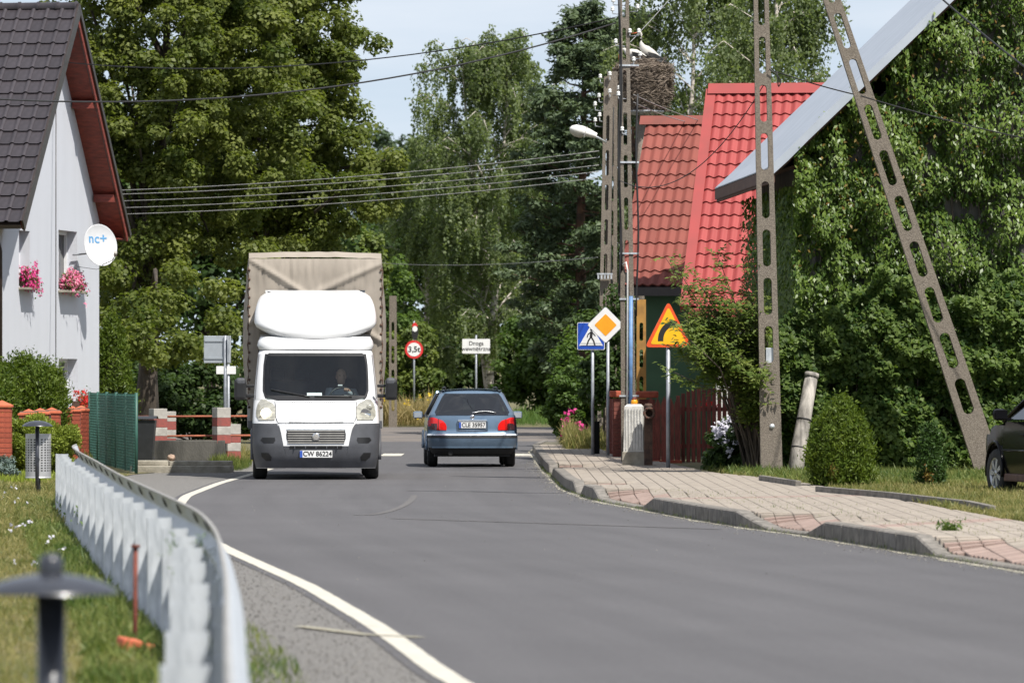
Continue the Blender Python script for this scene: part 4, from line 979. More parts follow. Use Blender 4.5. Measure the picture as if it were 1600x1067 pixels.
put("young_leaves", leaf_mesh("young_leaves", pos, g.normal(size=pos.shape) + [0, -.7, .5], .085, .5, None, None, M['vine_red']), cr)
mb = MB()
for i in range(14):
    x = .5 + i * .42; pts = []
    for t in np.linspace(0, 1, 7): 
        v = LV(ne) + across * (x + .3 * mnoise.noise(Vector((i, t * 2, 0)))) + rdir * .44; v.z = t * (ne.z + min(x, 2 * PW - x) * PT - .8); pts.append(v)
    mb.tube(pts, [.03 - .022 * t for t in np.linspace(0, 1, 7)], 5)
mb.build("stem", M['bark'], cr, fix=False)
# leafy hedge in front of the creeper wall
hd_r = thing("hedge", "tall leafy green hedge below the creeper behind the two thujas", "hedge", (4.3, 89.7, .1))
n = 46000; u = g.uniform(0, 1, n); x = -.25 + 5.2 * u
top = 2.5 + .75 * np.array([mnoise.noise(Vector((a * .9, 2.2, 0))) + .4 * mnoise.noise(Vector((a * 3, 5, 0))) for a in x]) + .35 * u * 2
z = g.random(n) ** .9 * top
nzv = np.array([mnoise.noise(Vector((a * 2.1, b * 2.0, 1.3))) + .6 * mnoise.noise(Vector((a * 5, b * 5, 4.3))) for a, b in zip(x, z)])
front = -.28 - .30 * nzv - .18 * np.sin(np.clip(z / top, 0, 1) * 3.1)
y = front + .5 * g.random(n) ** 1.6
keep = (nzv > -.75); pos = np.stack([x, y, z + .02], 1)[keep]
nr = np.stack([g.normal(.2, .5, n), g.normal(-.6, .45, n), g.normal(.6, .45, n)], 1)[keep]
put("foliage", leaf_mesh("foliage", pos, nr, g.uniform(.06, .125, len(pos)), .68, None, np.clip(.42 + nzv[keep] * .3 + g.normal(0, .24, len(pos)), 0, 1), M['hedge']), hd_r)
mb = MB()
for i in range(22):
    x0 = i * .23; mb.tube([(x0, .02, -.05), (x0 + random.uniform(-.1, .1), -.05, .9), (x0 + random.uniform(-.3, .3), -.2, 1.9)], [.022, .016, .006], 5)
mb.build("stem", M['bark'], hd_r, fix=False)

# ================================================================== slotted concrete poles
def slotted_pole(root, base, top, w0, w1, dep, solid, pitch_, hole, hw_, name="pole", face=None, top_solid=.3):
    """ladder-like reinforced concrete pole in the plane of base-top and the picture"""
    base, top = Vector(base), Vector(top); ax = (top - base); L_ = ax.length; ax.normalize()
    fy = Vector((0, 1, 0)) if face is None else Vector(face).normalized(); sx = ax.cross(fy).normalized()
    sx = -sx if sx.x < 0 else sx; mb = MB()
    wd = lambda t: lerp(w0, w1, t / L_)
    def pt(u, t, d): return base + ax * t + sx * u + fy * d
    def slab(t0, t1):
        a, b = wd(t0) / 2, wd(t1) / 2; D = dep / 2
        mb.add([pt(-a, t0, -D), pt(a, t0, -D), pt(b, t1, -D), pt(-b, t1, -D), pt(-a, t0, D), pt(a, t0, D), pt(b, t1, D), pt(-b, t1, D)], [(0, 1, 2, 3), (7, 6, 5, 4), (0, 4, 5, 1), (1, 5, 6, 2), (2, 6, 7, 3), (3, 7, 4, 0)])
    slab(0, solid); t = solid
    while t + pitch_ < L_ - top_solid:
        tc_ = t + pitch_ / 2; hl = hole / 2 - hw_ * wd(tc_) ; r_ = hw_ * wd(tc_); n_ = 20; ring = []; outr = []
        for k in range(n_):
            a = 2 * math.pi * k / n_ + math.pi / n_; cx, cz = math.cos(a), math.sin(a)
            u = r_ * cx; v = r_ * cz + (hl if cz > 0 else -hl); ring.append((u, v))
            # matching point on the cell outline
            k1 = (wd(tc_) / 2) / max(abs(cx), 1e-6); k2 = (pitch_ / 2) / max(abs(cz), 1e-6)
            if abs(v) / (pitch_ / 2) > abs(u) / (wd(tc_) / 2) * 1.0: ou, ov = u / max(abs(u), 1e-9) * min(abs(u) * 2.2, wd(tc_) / 2), math.copysign(pitch_ / 2, v)
            else: ou, ov = math.copysign(wd(tc_) / 2, u), v
            outr.append((ou, ov))
        # add the four corners by snapping the nearest outline points
        for sxn in (-1, 1):
            for szn in (-1, 1):
                kbest = min(range(n_), key=lambda k: abs(outr[k][0] - sxn * wd(tc_) / 2) + abs(outr[k][1] - szn * pitch_ / 2)); outr[kbest] = (sxn * wd(tc_) / 2, szn * pitch_ / 2)
        vs = []
        for D in (-dep / 2, dep / 2):
            vs += [pt(u, tc_ + v, D) for u, v in ring]
            vs += [pt(u / (wd(tc_) / 2) * wd(tc_ + v) / 2 if abs(abs(u) - wd(tc_) / 2) < 1e-6 else u, tc_ + v, D) for u, v in outr]
        fs = []
        for k in range(n_):
            j = (k + 1) % n_
            fs += [(k, j, n_ + j, n_ + k), (2 * n_ + k, 3 * n_ + k, 3 * n_ + j, 2 * n_ + j), (k, 2 * n_ + k, 2 * n_ + j, j), (n_ + k, n_ + j, 3 * n_ + j, 3 * n_ + k)]
        mb.add(vs, fs); t += pitch_
    slab(t, L_)
    return mb.build(name, M['concrete'], root)
def line_pole(label, base, **kw):
    r_ = thing("utility_pole", label, "utility pole", base, 0, kw.pop('group', None)); return r_
YP = 88.0
b0_ = P(1206, 755, YP); b0_.z = .1; t0_ = P(1180, -420, YP); st = P(1556, 748, YP + .15); st.z = .05; tj = P(1190, -330, YP + .15)
up = line_pole("upright slotted concrete pole standing in the grass before the hedge", b0_)
slotted_pole(up, (0, 0, -.2), t0_ - b0_, .34, .17, .2, 1.87, .745, .57, .22)
MB().bbox((0, 0, 0), (.15, .02, .26), .006).build("plaque", M['galv'], up, Vector((-.02, -.05, 1.86)) + Vector((-.05, 0, 0)) * 0)
MB().lathe([(0, .03), (.03, .026), (.04, .0)], 12, (.0, -.10, .78), 'y').build("earth_bolt", M['galv'], up)
for i in range(7):              # worn, unreadable cast marks
    MB().box((-.005 + .02 * math.sin(i * 2.3), -.101, 1.50 - i * .075), (.05 + .02 * math.cos(i * 1.7), .006, .014), (0, R(40 * math.sin(i * 3.1)), 0)).build("cast_mark", M['concrete_dark'], up)
sp_ = line_pole("leaning slotted concrete strut propping the upright pole", st)
slotted_pole(sp_, (0, 0, -.2), tj - st, .42, .19, .2, 1.20, .745, .57, .22)
# main pole with cables by the white pillar
bA = P(983, 727, 100); bA.z = .12; tA = P(974, -60, 100)
pa = line_pole("tall slotted concrete pole with blue pipe beside the white pillar", bA)
slotted_pole(pa, (0, 0, -.2), tA - bA, .27, .17, .2, .5, .745, .57, .17)
MB().tube([(.02, -.13, .55), (.03, -.13, 2.95)], .035, 10).build("cable_pipe", M['blue_pipe'], pa)
MB().tube([(-.04, -.13, .2), (-.03, -.13, 3.4), (-.06, -.16, 3.55), (-.12, -.14, 3.5)], .016, 6).build("white_cable", M['porcelain'], pa)
for (x, z0, z1) in ((-.15, 3.4, 8.2), (-.17, 3.0, 8.3), (.14, 2.6, 6.5)):
    pts = [(x + .02 * math.sin(z * 2.1 + x * 40), -.11, z) for z in np.linspace(z0, z1, 14)]
    MB().tube(pts, .017, 6).build("feeder_cable", M['cable'], pa)
for z in (1.2, 2.9, 3.7, 5.3, 7.0): MB().box((0, -.0, z), (.34, .24, .03)).build("clamp_band", M['galv'], pa)
def insulator(parent, p_, s_=1.0):
    o = MB().lathe([(.012, -.06), (.012, 0), (.045, .0), (.05, .02), (.035, .045), (.045, .06), (.04, .085), (.02, .10), (0, .105)], 10).build("insulator", M['porcelain'], parent, p_); o.scale = (s_, s_, s_); return o
for px, py in ((957, 18), (996, 14), (958, 4), (984, 52), (998, 52), (962, 68), (1000, 88), (990, 96), (966, 150), (972, 205)):
    q_ = P(px, py, 100) - bA; q_.y = -.12; insulator(pa, q_, .75)
    MB().tube([(0, -.05, q_.z - .06), (q_.x, -.12, q_.z - .05)], .009, 5).build("insulator_pin", M['steel_pole'], pa)
# A-pole behind it with the street lamp
bB = P(953, 718, 123); bB.z = .1; tB = P(957, 112, 123); lB = P(941, 716, 122.6); lB.z = .1; tL = P(951, 120, 122.7)
pb = line_pole("slotted concrete A-pole carrying the street lamp and white insulators", bB)
slotted_pole(pb, (0, 0, -.2), tB - bB, .28, .22, .2, 1.0, .745, .55, .17)
slotted_pole(pb, lB - bB + Vector((0, 0, -.2)), tL - bB, .24, .20, .2, .8, .745, .55, .17, "strut")
for px, py in ((938, 122), (953, 118), (953, 145), (936, 152), (930, 165), (937, 182), (930, 190), (967, 140)):
    q_ = P(px, py, 122.5) - bB; insulator(pb, q_, .85)
    MB().tube([(0, 0, q_.z - .12), (q_.x, q_.y, q_.z - .10), (q_.x, q_.y, q_.z - .04)], .010, 5).build("insulator_hook", M['galv'], pb)
q_ = P(945, 428, 122.4) - bB
mb = MB().box(q_, (.34, .12, .03))
for i in range(5): mb.box(q_ + Vector((-.14 + i * .07, -.03, -.05)), (.035, .05, .12))
mb.build("fuse_board", M['galv'], pb)
for x in (-.02, .05): MB().tube([(x, -.13, .2)] + [(x + .03 * math.sin(z), -.13, z) for z in np.linspace(.5, 7.4, 12)], .014, 5).build("feeder_cable", M['cable'], pb)
lm_c = P(911, 207, 122.0)
lamp = thing("street_lamp", "white cobra head street lamp bracketed to the A-pole", "street lamp", P(938, 218, 122.4))
lo = lm_c - P(938, 218, 122.4)
rows = []; n_ = 16
for t, wy, hz1, hz2 in ((-.30, .02, .015, -.01), (-.27, .09, .07, -.05), (-.18, .14, .12, -.085), (-.02, .155, .135, -.09), (.12, .13, .115, -.06), (.24, .085, .085, -.045), (.30, .07, .075, -.04)):
    rows.append([(t, wy * math.cos(a), (hz1 if math.sin(a) > 0 else -hz2) * math.sin(a)) for a in np.linspace(0, 2 * math.pi, n_, endpoint=False)])
tilt = (0, R(17), 0)
MB().grid(rows, closed=True).add(rows[-1], [tuple(range(n_))]).build("housing", M['lamp_shell'], lamp, lo, tilt)
rows = [[(t, wy * math.cos(a), -.02 - hz * math.sin(a)) for a in np.linspace(0, math.pi, 9)] for t, wy, hz in ((-.29, .02, .02), (-.25, .10, .08), (-.15, .145, .115), (-.03, .155, .11), (.02, .15, .09))]
MB().grid(rows).build("diffuser", M['lamp_glass'], lamp, lo, tilt, fix=False)
MB().box((.05, 0, 0.02), (.012, .30, .24)).build("joint_band", M['galv_dull'], lamp, lo, tilt)
MB().tube([lo + Vector((.22, 0, -.07)), lo + Vector((.32, .0, -.11)), Vector((.12, .02, -.06))], .022, 8).build("bracket", M['galv'], lamp)
# pole behind the van and wooden pole
q_ = P(614, 668, 178); q_.z = rise(178)
pc = line_pole("slim slotted pole standing among weeds right of the van box", q_)
slotted_pole(pc, (0, 0, -.2), (0, 0, 4.1), .26, .22, .2, .6, .745, .55, .2)
q_ = P(1240, 742, 90.4 - 1.6); q_.z = .08; tw = P(1268, 588, 89.2)
pw = thing("fence_post", "weathered grey round post leaning against the hedge between pole and thuja", "post", q_)
MB().tube([(0, 0, -.15), (tw - q_) * .3, (tw - q_) * .65, tw - q_], [.13, .122, .112, .10], 14).build("shaft", M['old_wood'], pw)
MB().tube([(tw - q_) * .985, (tw - q_) * 1.03], [.112, .115], 12).build("cap", M['old_wood'], pw)
for t in (.28, .56): MB().tube([(tw - q_) * t, (tw - q_) * (t + .012)], .125, 14).build("wire_band", M['cable'], pw)
# ================================================================== stork nest and storks
nb_ = P(1004, 700, 126); nb_.z = .1; nc = P(1006, 137, 126)
nest_pole = thing("nest_pole", "grey concrete pole carrying the stork nest behind the red roof", "pole", nb_)
MB().tube([(0, 0, -.2), (0, 0, nc.z - nb_.z - .55)], [.15, .11], 12).build("shaft", M['concrete'], nest_pole)
MB().lathe([(.10, -.62), (.45, -.57), (.50, -.52), (.10, -.54)], 16, (0, 0, nc.z - nb_.z)).build("platform", M['steel_pole'], nest_pole)
nest = thing("stork_nest", "big round stork nest of twigs on a pole behind the poles", "nest", (nc.x, nc.y, nc.z - .55))
g = np.random.default_rng(9); mb = MB()
def nest_r(z): return interp(z, [0, .12, .4, .8, 1.05, 1.16], [.40, .50, .60, .66, .64, .58])
MB().lathe([(0, .02), (.36, .02), (.44, .12), (.53, .4), (.59, .8), (.58, 1.05), (.45, 1.06), (0, 1.0)], 20).build("core", M['twig'], nest)
for i in range(3400):
    z = g.uniform(0.0, 1.17); a = g.uniform(0, 2 * math.pi); r_ = nest_r(z) * g.uniform(.84, 1.04); c = Vector((r_ * math.cos(a), r_ * math.sin(a), z))
    if z > 1.05: c *= 1; c.x *= g.uniform(.2, 1); c.y *= g.uniform(.2, 1)
    tg = Vector((-math.sin(a), math.cos(a), 0)) + Vector(g.normal(scale=.42, size=3).tolist()); tg.normalize(); ln = g.uniform(.12, .34); s_ = g.uniform(.004, .009)
    a1, b1 = c - tg * ln / 2, c + tg * ln / 2; u1 = tg.cross(Vector((0, 0, 1)))
    u1 = (u1 if u1.length > .1 else Vector((1, 0, 0))).normalized() * s_; v1 = tg.cross(u1).normalized() * s_
    mb.add([a1 + u1, a1 - u1 * .5 + v1, a1 - u1 * .5 - v1, b1 + u1, b1 - u1 * .5 + v1, b1 - u1 * .5 - v1], [(0, 1, 4, 3), (1, 2, 5, 4), (2, 0, 3, 5)])
tag(mb.build("twigs", M['twig'], nest, fix=False), kind="stuff")
def stork(label, loc, rz, pose):
    r_ = thing("stork", label, "stork", loc, rz)
    def body_rows(secs, n=12):
        rows = []
        for c, t, a_, b_ in secs:
            t = Vector(t).normalized(); sd = t.cross(Vector((0, 0, 1)))
            sd = sd.normalized() if sd.length > .05 else Vector((0, 1, 0)); u_ = sd.cross(t)
            rows.append([Vector(c) + sd * a_ * math.cos(2 * math.pi * k / n) + u_ * b_ * math.sin(2 * math.pi * k / n) for k in range(n)])
        return rows
    if pose == 'stand':     # facing -x, neck up
        secs = [((.30, 0, .33), (-1, 0, .5), .01, .01), ((.22, 0, .38), (-1, 0, .5), .06, .05), ((.08, 0, .45), (-1, 0, .45), .10, .10), ((-.06, 0, .53), (-1, 0, .5), .105, .115), ((-.15, 0, .61), (-.6, 0, .8), .07, .075), ((-.18, 0, .70), (-.1, 0, 1), .04, .04), ((-.17, 0, .80), (.1, 0, 1), .026, .028), ((-.17, 0, .88), (-.2, 0, 1), .026, .028), ((-.20, 0, .93), (-1, 0, .4), .033, .035), ((-.24, 0, .935), (-1, 0, 0), .022, .024), ((-.26, 0, .93), (-1, 0, 0), .010, .012)]
        beak = [(-.25, 0, .93), (-.40, 0, .905)]; wing = [(-.06, .50), (.12, .46), (.30, .38), (.42, .27), (.22, .28), (.02, .38)]; legs = 1
    else:                   # head bowed to the nest
        secs = [((.28, 0, .30), (-1, 0, .1), .01, .01), ((.2, 0, .32), (-1, 0, .1), .07, .06), ((.04, 0, .36), (-1, 0, .1), .11, .11), ((-.10, 0, .38), (-1, 0, .1), .10, .11), ((-.20, 0, .42), (-.9, 0, .6), .06, .065), ((-.26, 0, .48), (-.9, 0, .3), .036, .036), ((-.33, 0, .48), (-1, 0, -.6), .028, .03), ((-.37, 0, .42), (-.3, 0, -1), .03, .032), ((-.38, 0, .38), (-.1, 0, -1), .012, .014)]
        beak = [(-.38, 0, .40), (-.40, 0, .25)]; wing = [(-.02, .42), (.2, .37), (.38, .26), (.2, .25), (.0, .30)]; legs = 1
    MB().grid(body_rows(secs), closed=True).build("body", M['stork_white'], r_)
    for s_ in (-1, 1):
        o = MB(); w3 = [(x, s_ * (.118 if x < .1 else .10 if x < .3 else .04), z) for x, z in wing]; o.prism(w3, (0, s_ * .012, 0)).build("wing", M['black'], r_)
        o = MB().tube([(.05, s_ * .04, .40), (.05, s_ * .04, .20), (.03, s_ * .04, .0)], .009, 6).build("leg", M['stork_beak'], r_)
    MB().tube(beak, [.014, .003], 6).build("beak", M['stork_beak'], r_)
nt_ = nc.z + .58
stork("white stork with black wing tips standing upright on the nest", (P(1014, 80, 126).x, 125.9, nt_ - .30), R(10), 'stand')
stork("white stork with lowered head on the nest close to the pole", (P(992, 80, 126).x, 125.8, nt_ - .22), R(-25), 'bow')

# ================================================================== signs on the right
def pole_of(root, h, r_=.03): return MB().tube([(0, 0, -.2), (0, 0, h)], r_, 10).build("pole", M['steel_pole'], root)
def rpoly(pts, r_, n=5):
    """rounded polygon"""
    out_ = []; m_ = len(pts)
    for i in range(m_):
        p0, p1, p2 = Vector(pts[i - 1]), Vector(pts[i]), Vector(pts[(i + 1) % m_]); a, b = (p0 - p1).normalized(), (p2 - p1).normalized()
        ang = a.angle(b); d_ = r_ / math.tan(ang / 2); s_, e_ = p1 + a * d_, p1 + b * d_
        for k in range(n + 1):
            t = k / n; out_.append(tuple((s_ * (1 - t) ** 2 + p1 * 2 * t * (1 - t) + e_ * t * t)))
    return out_
def plate2d(name, pts, y, th, m, parent, loc=None):
    return MB().prism([(x, y, z) for x, z in pts], (0, th, 0)).build(name, m, parent, loc)
# curve warning sign
q_ = P(1044, 737, 93); q_.z = .1
sg = thing("traffic_sign", "yellow triangular bend warning sign with orange border beside the red gate", "traffic sign", q_, R(4))
pole_of(sg, 2.2, .034)
tz, hw2, th_ = 2.03, .385, .76
tri = [(-hw2, tz), (hw2, tz), (0, tz + th_)]
plate2d("plate", rpoly(tri, .05), -.05, .012, M['sign_back'], sg)
plate2d("border", rpoly(tri, .05), -.056, .005, M['sign_red'], sg)
k = .055; tri2 = [(-hw2 + k * 1.55, tz + k * .9), (hw2 - k * 1.55, tz + k * .9), (0, tz + th_ - k * 1.75)]
plate2d("field", rpoly(tri2, .03), -.060, .003, M['sign_yellow'], sg)
arc = [(-.13 + .235 * (1 - math.cos(a)), tz + .12 + .27 * math.sin(a)) for a in np.linspace(0, 1.35, 9)]
arc = [(-.13, tz + .10)] + arc; outp = []; inn = []
for i, p_ in enumerate(arc):
    a, b = arc[max(i - 1, 0)], arc[min(i + 1, len(arc) - 1)]; t = Vector((b[0] - a[0], b[1] - a[1])).normalized(); n_ = Vector((-t.y, t.x)); w_ = .045
    outp.append((p_[0] + n_.x * w_, p_[1] + n_.y * w_)); inn.append((p_[0] - n_.x * w_, p_[1] - n_.y * w_))
e_ = arc[-1]; t = Vector((arc[-1][0] - arc[-2][0], arc[-1][1] - arc[-2][1])).normalized(); n_ = Vector((-t.y, t.x))
tip = [(e_[0] + n_.x * .085, e_[1] + n_.y * .085), (e_[0] + t.x * .10, e_[1] + t.y * .10), (e_[0] - n_.x * .085, e_[1] - n_.y * .085)]
mb = MB(); vs = [(x, -.063, z) for x, z in outp + inn]; m_ = len(outp)
mb.add(vs, [(i, i + 1, m_ + i + 1, m_ + i) for i in range(m_ - 1)]); mb.add([(x, -.063, z) for x, z in tip], [(0, 1, 2)]); 
mb.build("arrow", M['black'], sg, fix=False)
for i in (0, 1): MB().box((0, -.03, tz + .15 + i * .3), (.10, .05, .03)).build("clamp", M['galv'], sg)
# priority road sign
q_ = P(950, 710, 108.5); q_.z = .1
sg = thing("traffic_sign", "white and orange diamond priority road sign on a steel pole", "traffic sign", q_, R(3))
pole_of(sg, 2.45)
cx, cz, hd_ = -.05, 2.55, .345
dia = lambda r_: [(cx - r_, cz), (cx, cz - r_), (cx + r_, cz), (cx, cz + r_)]
plate2d("plate", rpoly(dia(hd_ + .01), .04), -.05, .012, M['sign_back'], sg)
plate2d("border", rpoly(dia(hd_), .04), -.056, .005, M['sign_white'], sg)
plate2d("field", rpoly(dia(hd_ * .62), .02), -.060, .003, M['sign_orange'], sg)
# pedestrian crossing sign
q_ = P(926, 706, 109.8); q_.z = .1
sg = thing("traffic_sign", "blue pedestrian crossing sign half behind the diamond sign", "traffic sign", q_, R(-2))
pole_of(sg, 2.5)
cx, cz, h = -.03, 2.35, .265
sq = lambda r_: [(cx - r_, cz - r_), (cx + r_, cz - r_), (cx + r_, cz + r_), (cx - r_, cz + r_)]
plate2d("plate", rpoly(sq(h), .03), -.05, .012, M['sign_back'], sg)
plate2d("border", rpoly(sq(h), .03), -.056, .005, M['sign_white'], sg)
plate2d("field", rpoly(sq(h - .012), .025), -.060, .003, M['sign_blue'], sg)
plate2d("triangle", [(cx - .23, cz - .185), (cx + .23, cz - .185), (cx, cz + .215)], -.0635, .003, M['sign_white'], sg)
mb = MB()
def limb(a, b, w_):
    a, b = Vector(a), Vector(b); t = (b - a).normalized(); n_ = Vector((-t.y, t.x)) * w_
    mb.add([(cx + p_.x, -.0665, cz + p_.y) for p_ in (a - n_, b - n_, b + n_, a + n_)], [(0, 1, 2, 3)])
limb((0, -.02), (.01, .09), .026); limb((0, -.01), (-.05, -.09), .014); limb((-.05, -.09), (-.08, -.175), .013); limb((.0, -.01), (.05, -.09), .014); limb((.05, -.09), (.075, -.175), .013)
limb((.0, .08), (-.06, .03), .010); limb((-.06, .03), (-.075, -.03), .009); limb((.01, .08), (.06, .03), .010); limb((.06, .03), (.085, .0), .009)
mb.add([(cx + .012 + .028 * math.cos(a), -.0665, cz + .125 + .028 * math.sin(a)) for a in np.linspace(0, 6.28, 12, endpoint=False)], [tuple(range(12))])
for zz in (-.185, -.145): mb.add([(cx - .20, -.0660, cz + zz), (cx + .20, -.0660, cz + zz), (cx + .20, -.0660, cz + zz + .006), (cx - .20, -.0660, cz + zz + .006)], [(0, 1, 2, 3)])
mb.build("walking_figure", M['black'], sg, fix=False)
# distant signs
q_ = P(647, 656, 196); q_.z = rise(196)
sg = thing("traffic_sign", "round white weight limit sign with red rim beside weeds", "traffic sign", q_, 0)
pole_of(sg, 3.4)
cz = 2.42
disc = lambda r_: [(r_ * math.cos(a), cz + r_ * math.sin(a)) for a in np.linspace(0, 2 * math.pi, 28, endpoint=False)]
plate2d("plate", disc(.315), -.05, .012, M['sign_crimson'], sg); plate2d("field", disc(.235), -.056, .004, M['sign_white'], sg)
text("lettering", "3,5t", .27, M['black'], sg, (0, -.061, cz), bold=.006)
disc2 = [(.03 + .27 * math.cos(a) * .45, 3.05 + .30 * math.sin(a)) for a in np.linspace(0, 2 * math.pi, 24, endpoint=False)]
plate2d("bent_plate", disc2, -.05, .012, M['black'], sg)
plate2d("red_sector", [(.03 + .27 * math.cos(a) * .45, 3.05 + .30 * math.sin(a)) for a in np.linspace(.6, 2.6, 12)], -.056, .004, M['sign_crimson'], sg)
plate2d("white_sector", [(.03 + .2 * math.cos(a) * .45, 3.13 + .10 * math.sin(a)) for a in np.linspace(0, 6.2, 12)], -.060, .003, M['sign_white'], sg)
q_ = P(744, 656, 188); q_.z = rise(188)
sg = thing("street_sign", "white rectangular road name board above the blue estate car", "sign", q_, 0)
pole_of(sg, 2.9)
plate2d("plate", rpoly([(-.46, 2.29), (.46, 2.29), (.46, 2.77), (-.46, 2.77)], .03), -.05, .015, M['sign_white'], sg)
text("lettering", "Droga\nwewn\u0119trzna", .19, M['black'], sg, (0, -.053, 2.53), bold=.002, line=.95)

# ================================================================== gate, fence, pillar, hydrant post
gt = thing("wooden_gate", "dark red picket gate with arched top at the red roofed house", "gate", (P(1055, 725, 101).x, 101, .08))
n_ = 13
for i in range(n_):
    t = i / (n_ - 1); h = 1.12 + .20 * math.sin(math.pi * (t * .85 + .1))
    MB().bbox((.05 + t * 1.1, 0, .06 + h / 2), (.068, .022, h), .006).build("picket", M['fence_red'], gt)
for z in (.35, 1.0): MB().box((.6, .03, z), (1.18, .035, .07)).build("rail", M['fence_red'], gt)
fp = thing("picket_fence", "red brown board fence with pointed tops left of the arched gate", "fence", (P(1012, 725, 100.6).x, 100.7, .08))
for i in range(5):
    x = .06 + i * .118; h = 1.20 - .03 * (i % 2)
    MB().prism([(x - .053, 0, .05), (x + .053, 0, .05), (x + .053, 0, h - .1), (x, 0, h + .04), (x - .053, 0, h - .1)], (0, .022, 0)).build("picket", M['fence_red'], fp)
for z in (.35, .95): MB().box((.3, .04, z), (.62, .035, .08)).build("rail", M['fence_red'], fp)
MB().bbox((.3, .03, .0), (.62, .2, .2), .01).build("plinth", M['brick'], fp)
# the fence going back along the pavement
fs = thing("picket_fence", "dark board fence running back along the pavement behind the poles", "fence", (2.22, 101.5, .08))
for i in range(40):
    y_ = i * .30; x = -.018 * y_ * 1.6
    MB().box((x, y_, .58), (.022, .11, 1.16)).build("picket", M['fence_red'], fs)
for z in (.3, .95): MB().tube([(.02, 0, z), (.02 - .018 * 1.6 * 11.7, 11.7, z)], .03, 4).build("rail", M['fence_red'], fs)
bkd = bk.copy(); bkd.materials.clear(); bkd.materials.append(M['brick_shaded'])
for lab, px, Y in (("red brick gate pillar with flat cap left of the tall pole", 969, 107), ("red brick gate pillar with flat cap behind the white pillar", 1011, 101.6)):
    q_ = P(px, 720, Y); gp = thing("gate_pillar", lab, "pillar", (q_.x, Y, .05))
    MB().box((0, 0, .6), (.26, .26, 1.2)).build("core", M['mortar'], gp)
    for k in range(15): put("brick", bkd, gp, (0, 0, .05 + k * .08)).scale = (.95, .95, 1)
    MB().bbox((0, 0, 1.29), (.40, .40, .12), .03).build("cap", M['brick'], gp)
q_ = P(991, 730, 96); wp = thing("meter_pillar", "white painted ribbed concrete pillar with a lantern on top", "pillar", (q_.x, 96, .12), R(-6))
MB().bbox((0, 0, .13), (.38, .34, .28), .012).build("base", M['concrete_pale'], wp)
MB().add([(-.17, -.15, .27), (.17, -.15, .27), (.17, .15, .27), (-.17, .15, .27), (-.155, -.14, 1.03), (.15, -.14, 1.03), (.15, .14, 1.03), (-.155, .14, 1.03), (-.11, -.11, 1.07), (.11, -.11, 1.07), (.11, .11, 1.07), (-.11, .11, 1.07)], [(3, 2, 1, 0), (0, 1, 5, 4), (1, 2, 6, 5), (2, 3, 7, 6), (3, 0, 4, 7), (4, 5, 9, 8), (5, 6, 10, 9), (6, 7, 11, 10), (7, 4, 8, 11), (8, 9, 10, 11)]).build("shaft", M['whitewash'], wp)
for i in range(6): MB().box((-.128 + i * .05, -.154, .65), (.012, .014, .70)).build("groove", M['whitewash'], wp)
lt = thing("grave_lantern", "small orange glass lantern standing on the white pillar", "lantern", (q_.x, 96, 1.188))
MB().lathe([(0, 0), (.05, 0), (.06, .03), (.05, .07), (.04, .08)], 14).build("glass", M['sign_orange'], lt); MB().lathe([(.045, .08), (.05, .09), (.02, .115), (0, .12)], 14).build("lid", M['rust'], lt)
q_ = P(1013, 732, 95.6); hp = thing("standpipe", "rusty old standpipe post with an open pipe end facing the road", "pipe", (q_.x, 95.6, .12))
MB().box((0, 0, .42), (.14, .13, .86)).build("post", M['rust_pipe'], hp)
MB().lathe([(.0, -.10), (.075, -.10), (.085, -.04), (.085, .10), (.105, .10), (.105, .16), (.062, .16), (.058, .02), (0, .02)], 18, (.01, -.06, .92), 'y').build("pipe_end", M['rust_pipe'], hp)
MB().lathe([(.05, .0), (.07, .02), (.07, .06), (.05, .08), (0, .085)], 14, (0, 0, 1.0)).build("flange", M['rust_pipe'], hp)
for k in range(6):
    a = k * math.pi / 3; MB().lathe([(0, .018), (.012, .014), (.012, 0)], 6, (.01 + .088 * math.cos(a), -.22, .92 + .088 * math.sin(a)), 'y').build("bolt", M['rust'], hp)
q_ = P(931, 700, 111); tag(MB().bbox((0, 0, .35), (.15, .15, .80), .01).build("dark_post", M['dark'], None, (q_.x, 111, .05)), "squat black post at the foot of the pedestrian sign", "post")
q_ = P(1001, 700, 116); yp = thing("slotted_post", "short yellow slotted concrete post behind the tall pole", "post", (P(1002, 700, 106).x, 106, .05))
slotted_pole(yp, (0, 0, -.1), (0, 0, 3.05), .19, .17, .12, .3, .5, .34, .2)
for ob in yp.children: ob.data.materials[0] = M['yellow_post']

# ================================================================== wires
def wire(label, a, b, sag, r_=.012, m='cable', n_=28, cat="cable", group=None, name="overhead_wire"):
    a, b = Vector(a), Vector(b); pts = [a.lerp(b, t) - Vector((0, 0, 4 * sag * t * (1 - t))) for t in np.linspace(0, 1, n_)]
    return tag(MB().tube([p_ - a for p_ in pts], r_, 6, smooth=True).build(name, M[m], None, a), label, cat, group)
wire("thick black cable passing in front of the dark tiled roof to the tall pole", P(962, 36, 99.9), P(-80, 150, 88), .55, .014)
wire("black cable from the tall pole to the grey house gable hook", P(960, 28, 99.9), P(106, 98, 117.0), .42, .012)
for i, (yl, yr) in enumerate(((294, 236), (299, 246), (309, 258), (320, 268), (330, 278))):
    wire(("topmost", "second", "middle", "fourth", "lowest")[i] + " of the five thin parallel wires running left to the street lamp pole", P(936, yr, 122.5), P(-60, yl + 8, 127), .22, .009, 'wire', group="parallel overhead wires")
wire("thin dark wire sagging across the red roofs to the upright pole", P(968, 282, 99.9), P(1194, 132, 88.1), .65, .008)
wire("black service wire from the upright pole to the creeper house", P(1212, 112, 87.9), P(1345, 150, 89.5), .02, .010)
wire("black service wire crossing the leaning strut towards the right", P(1345, 150, 87.7), P(1680, 232, 86), .05, .010)
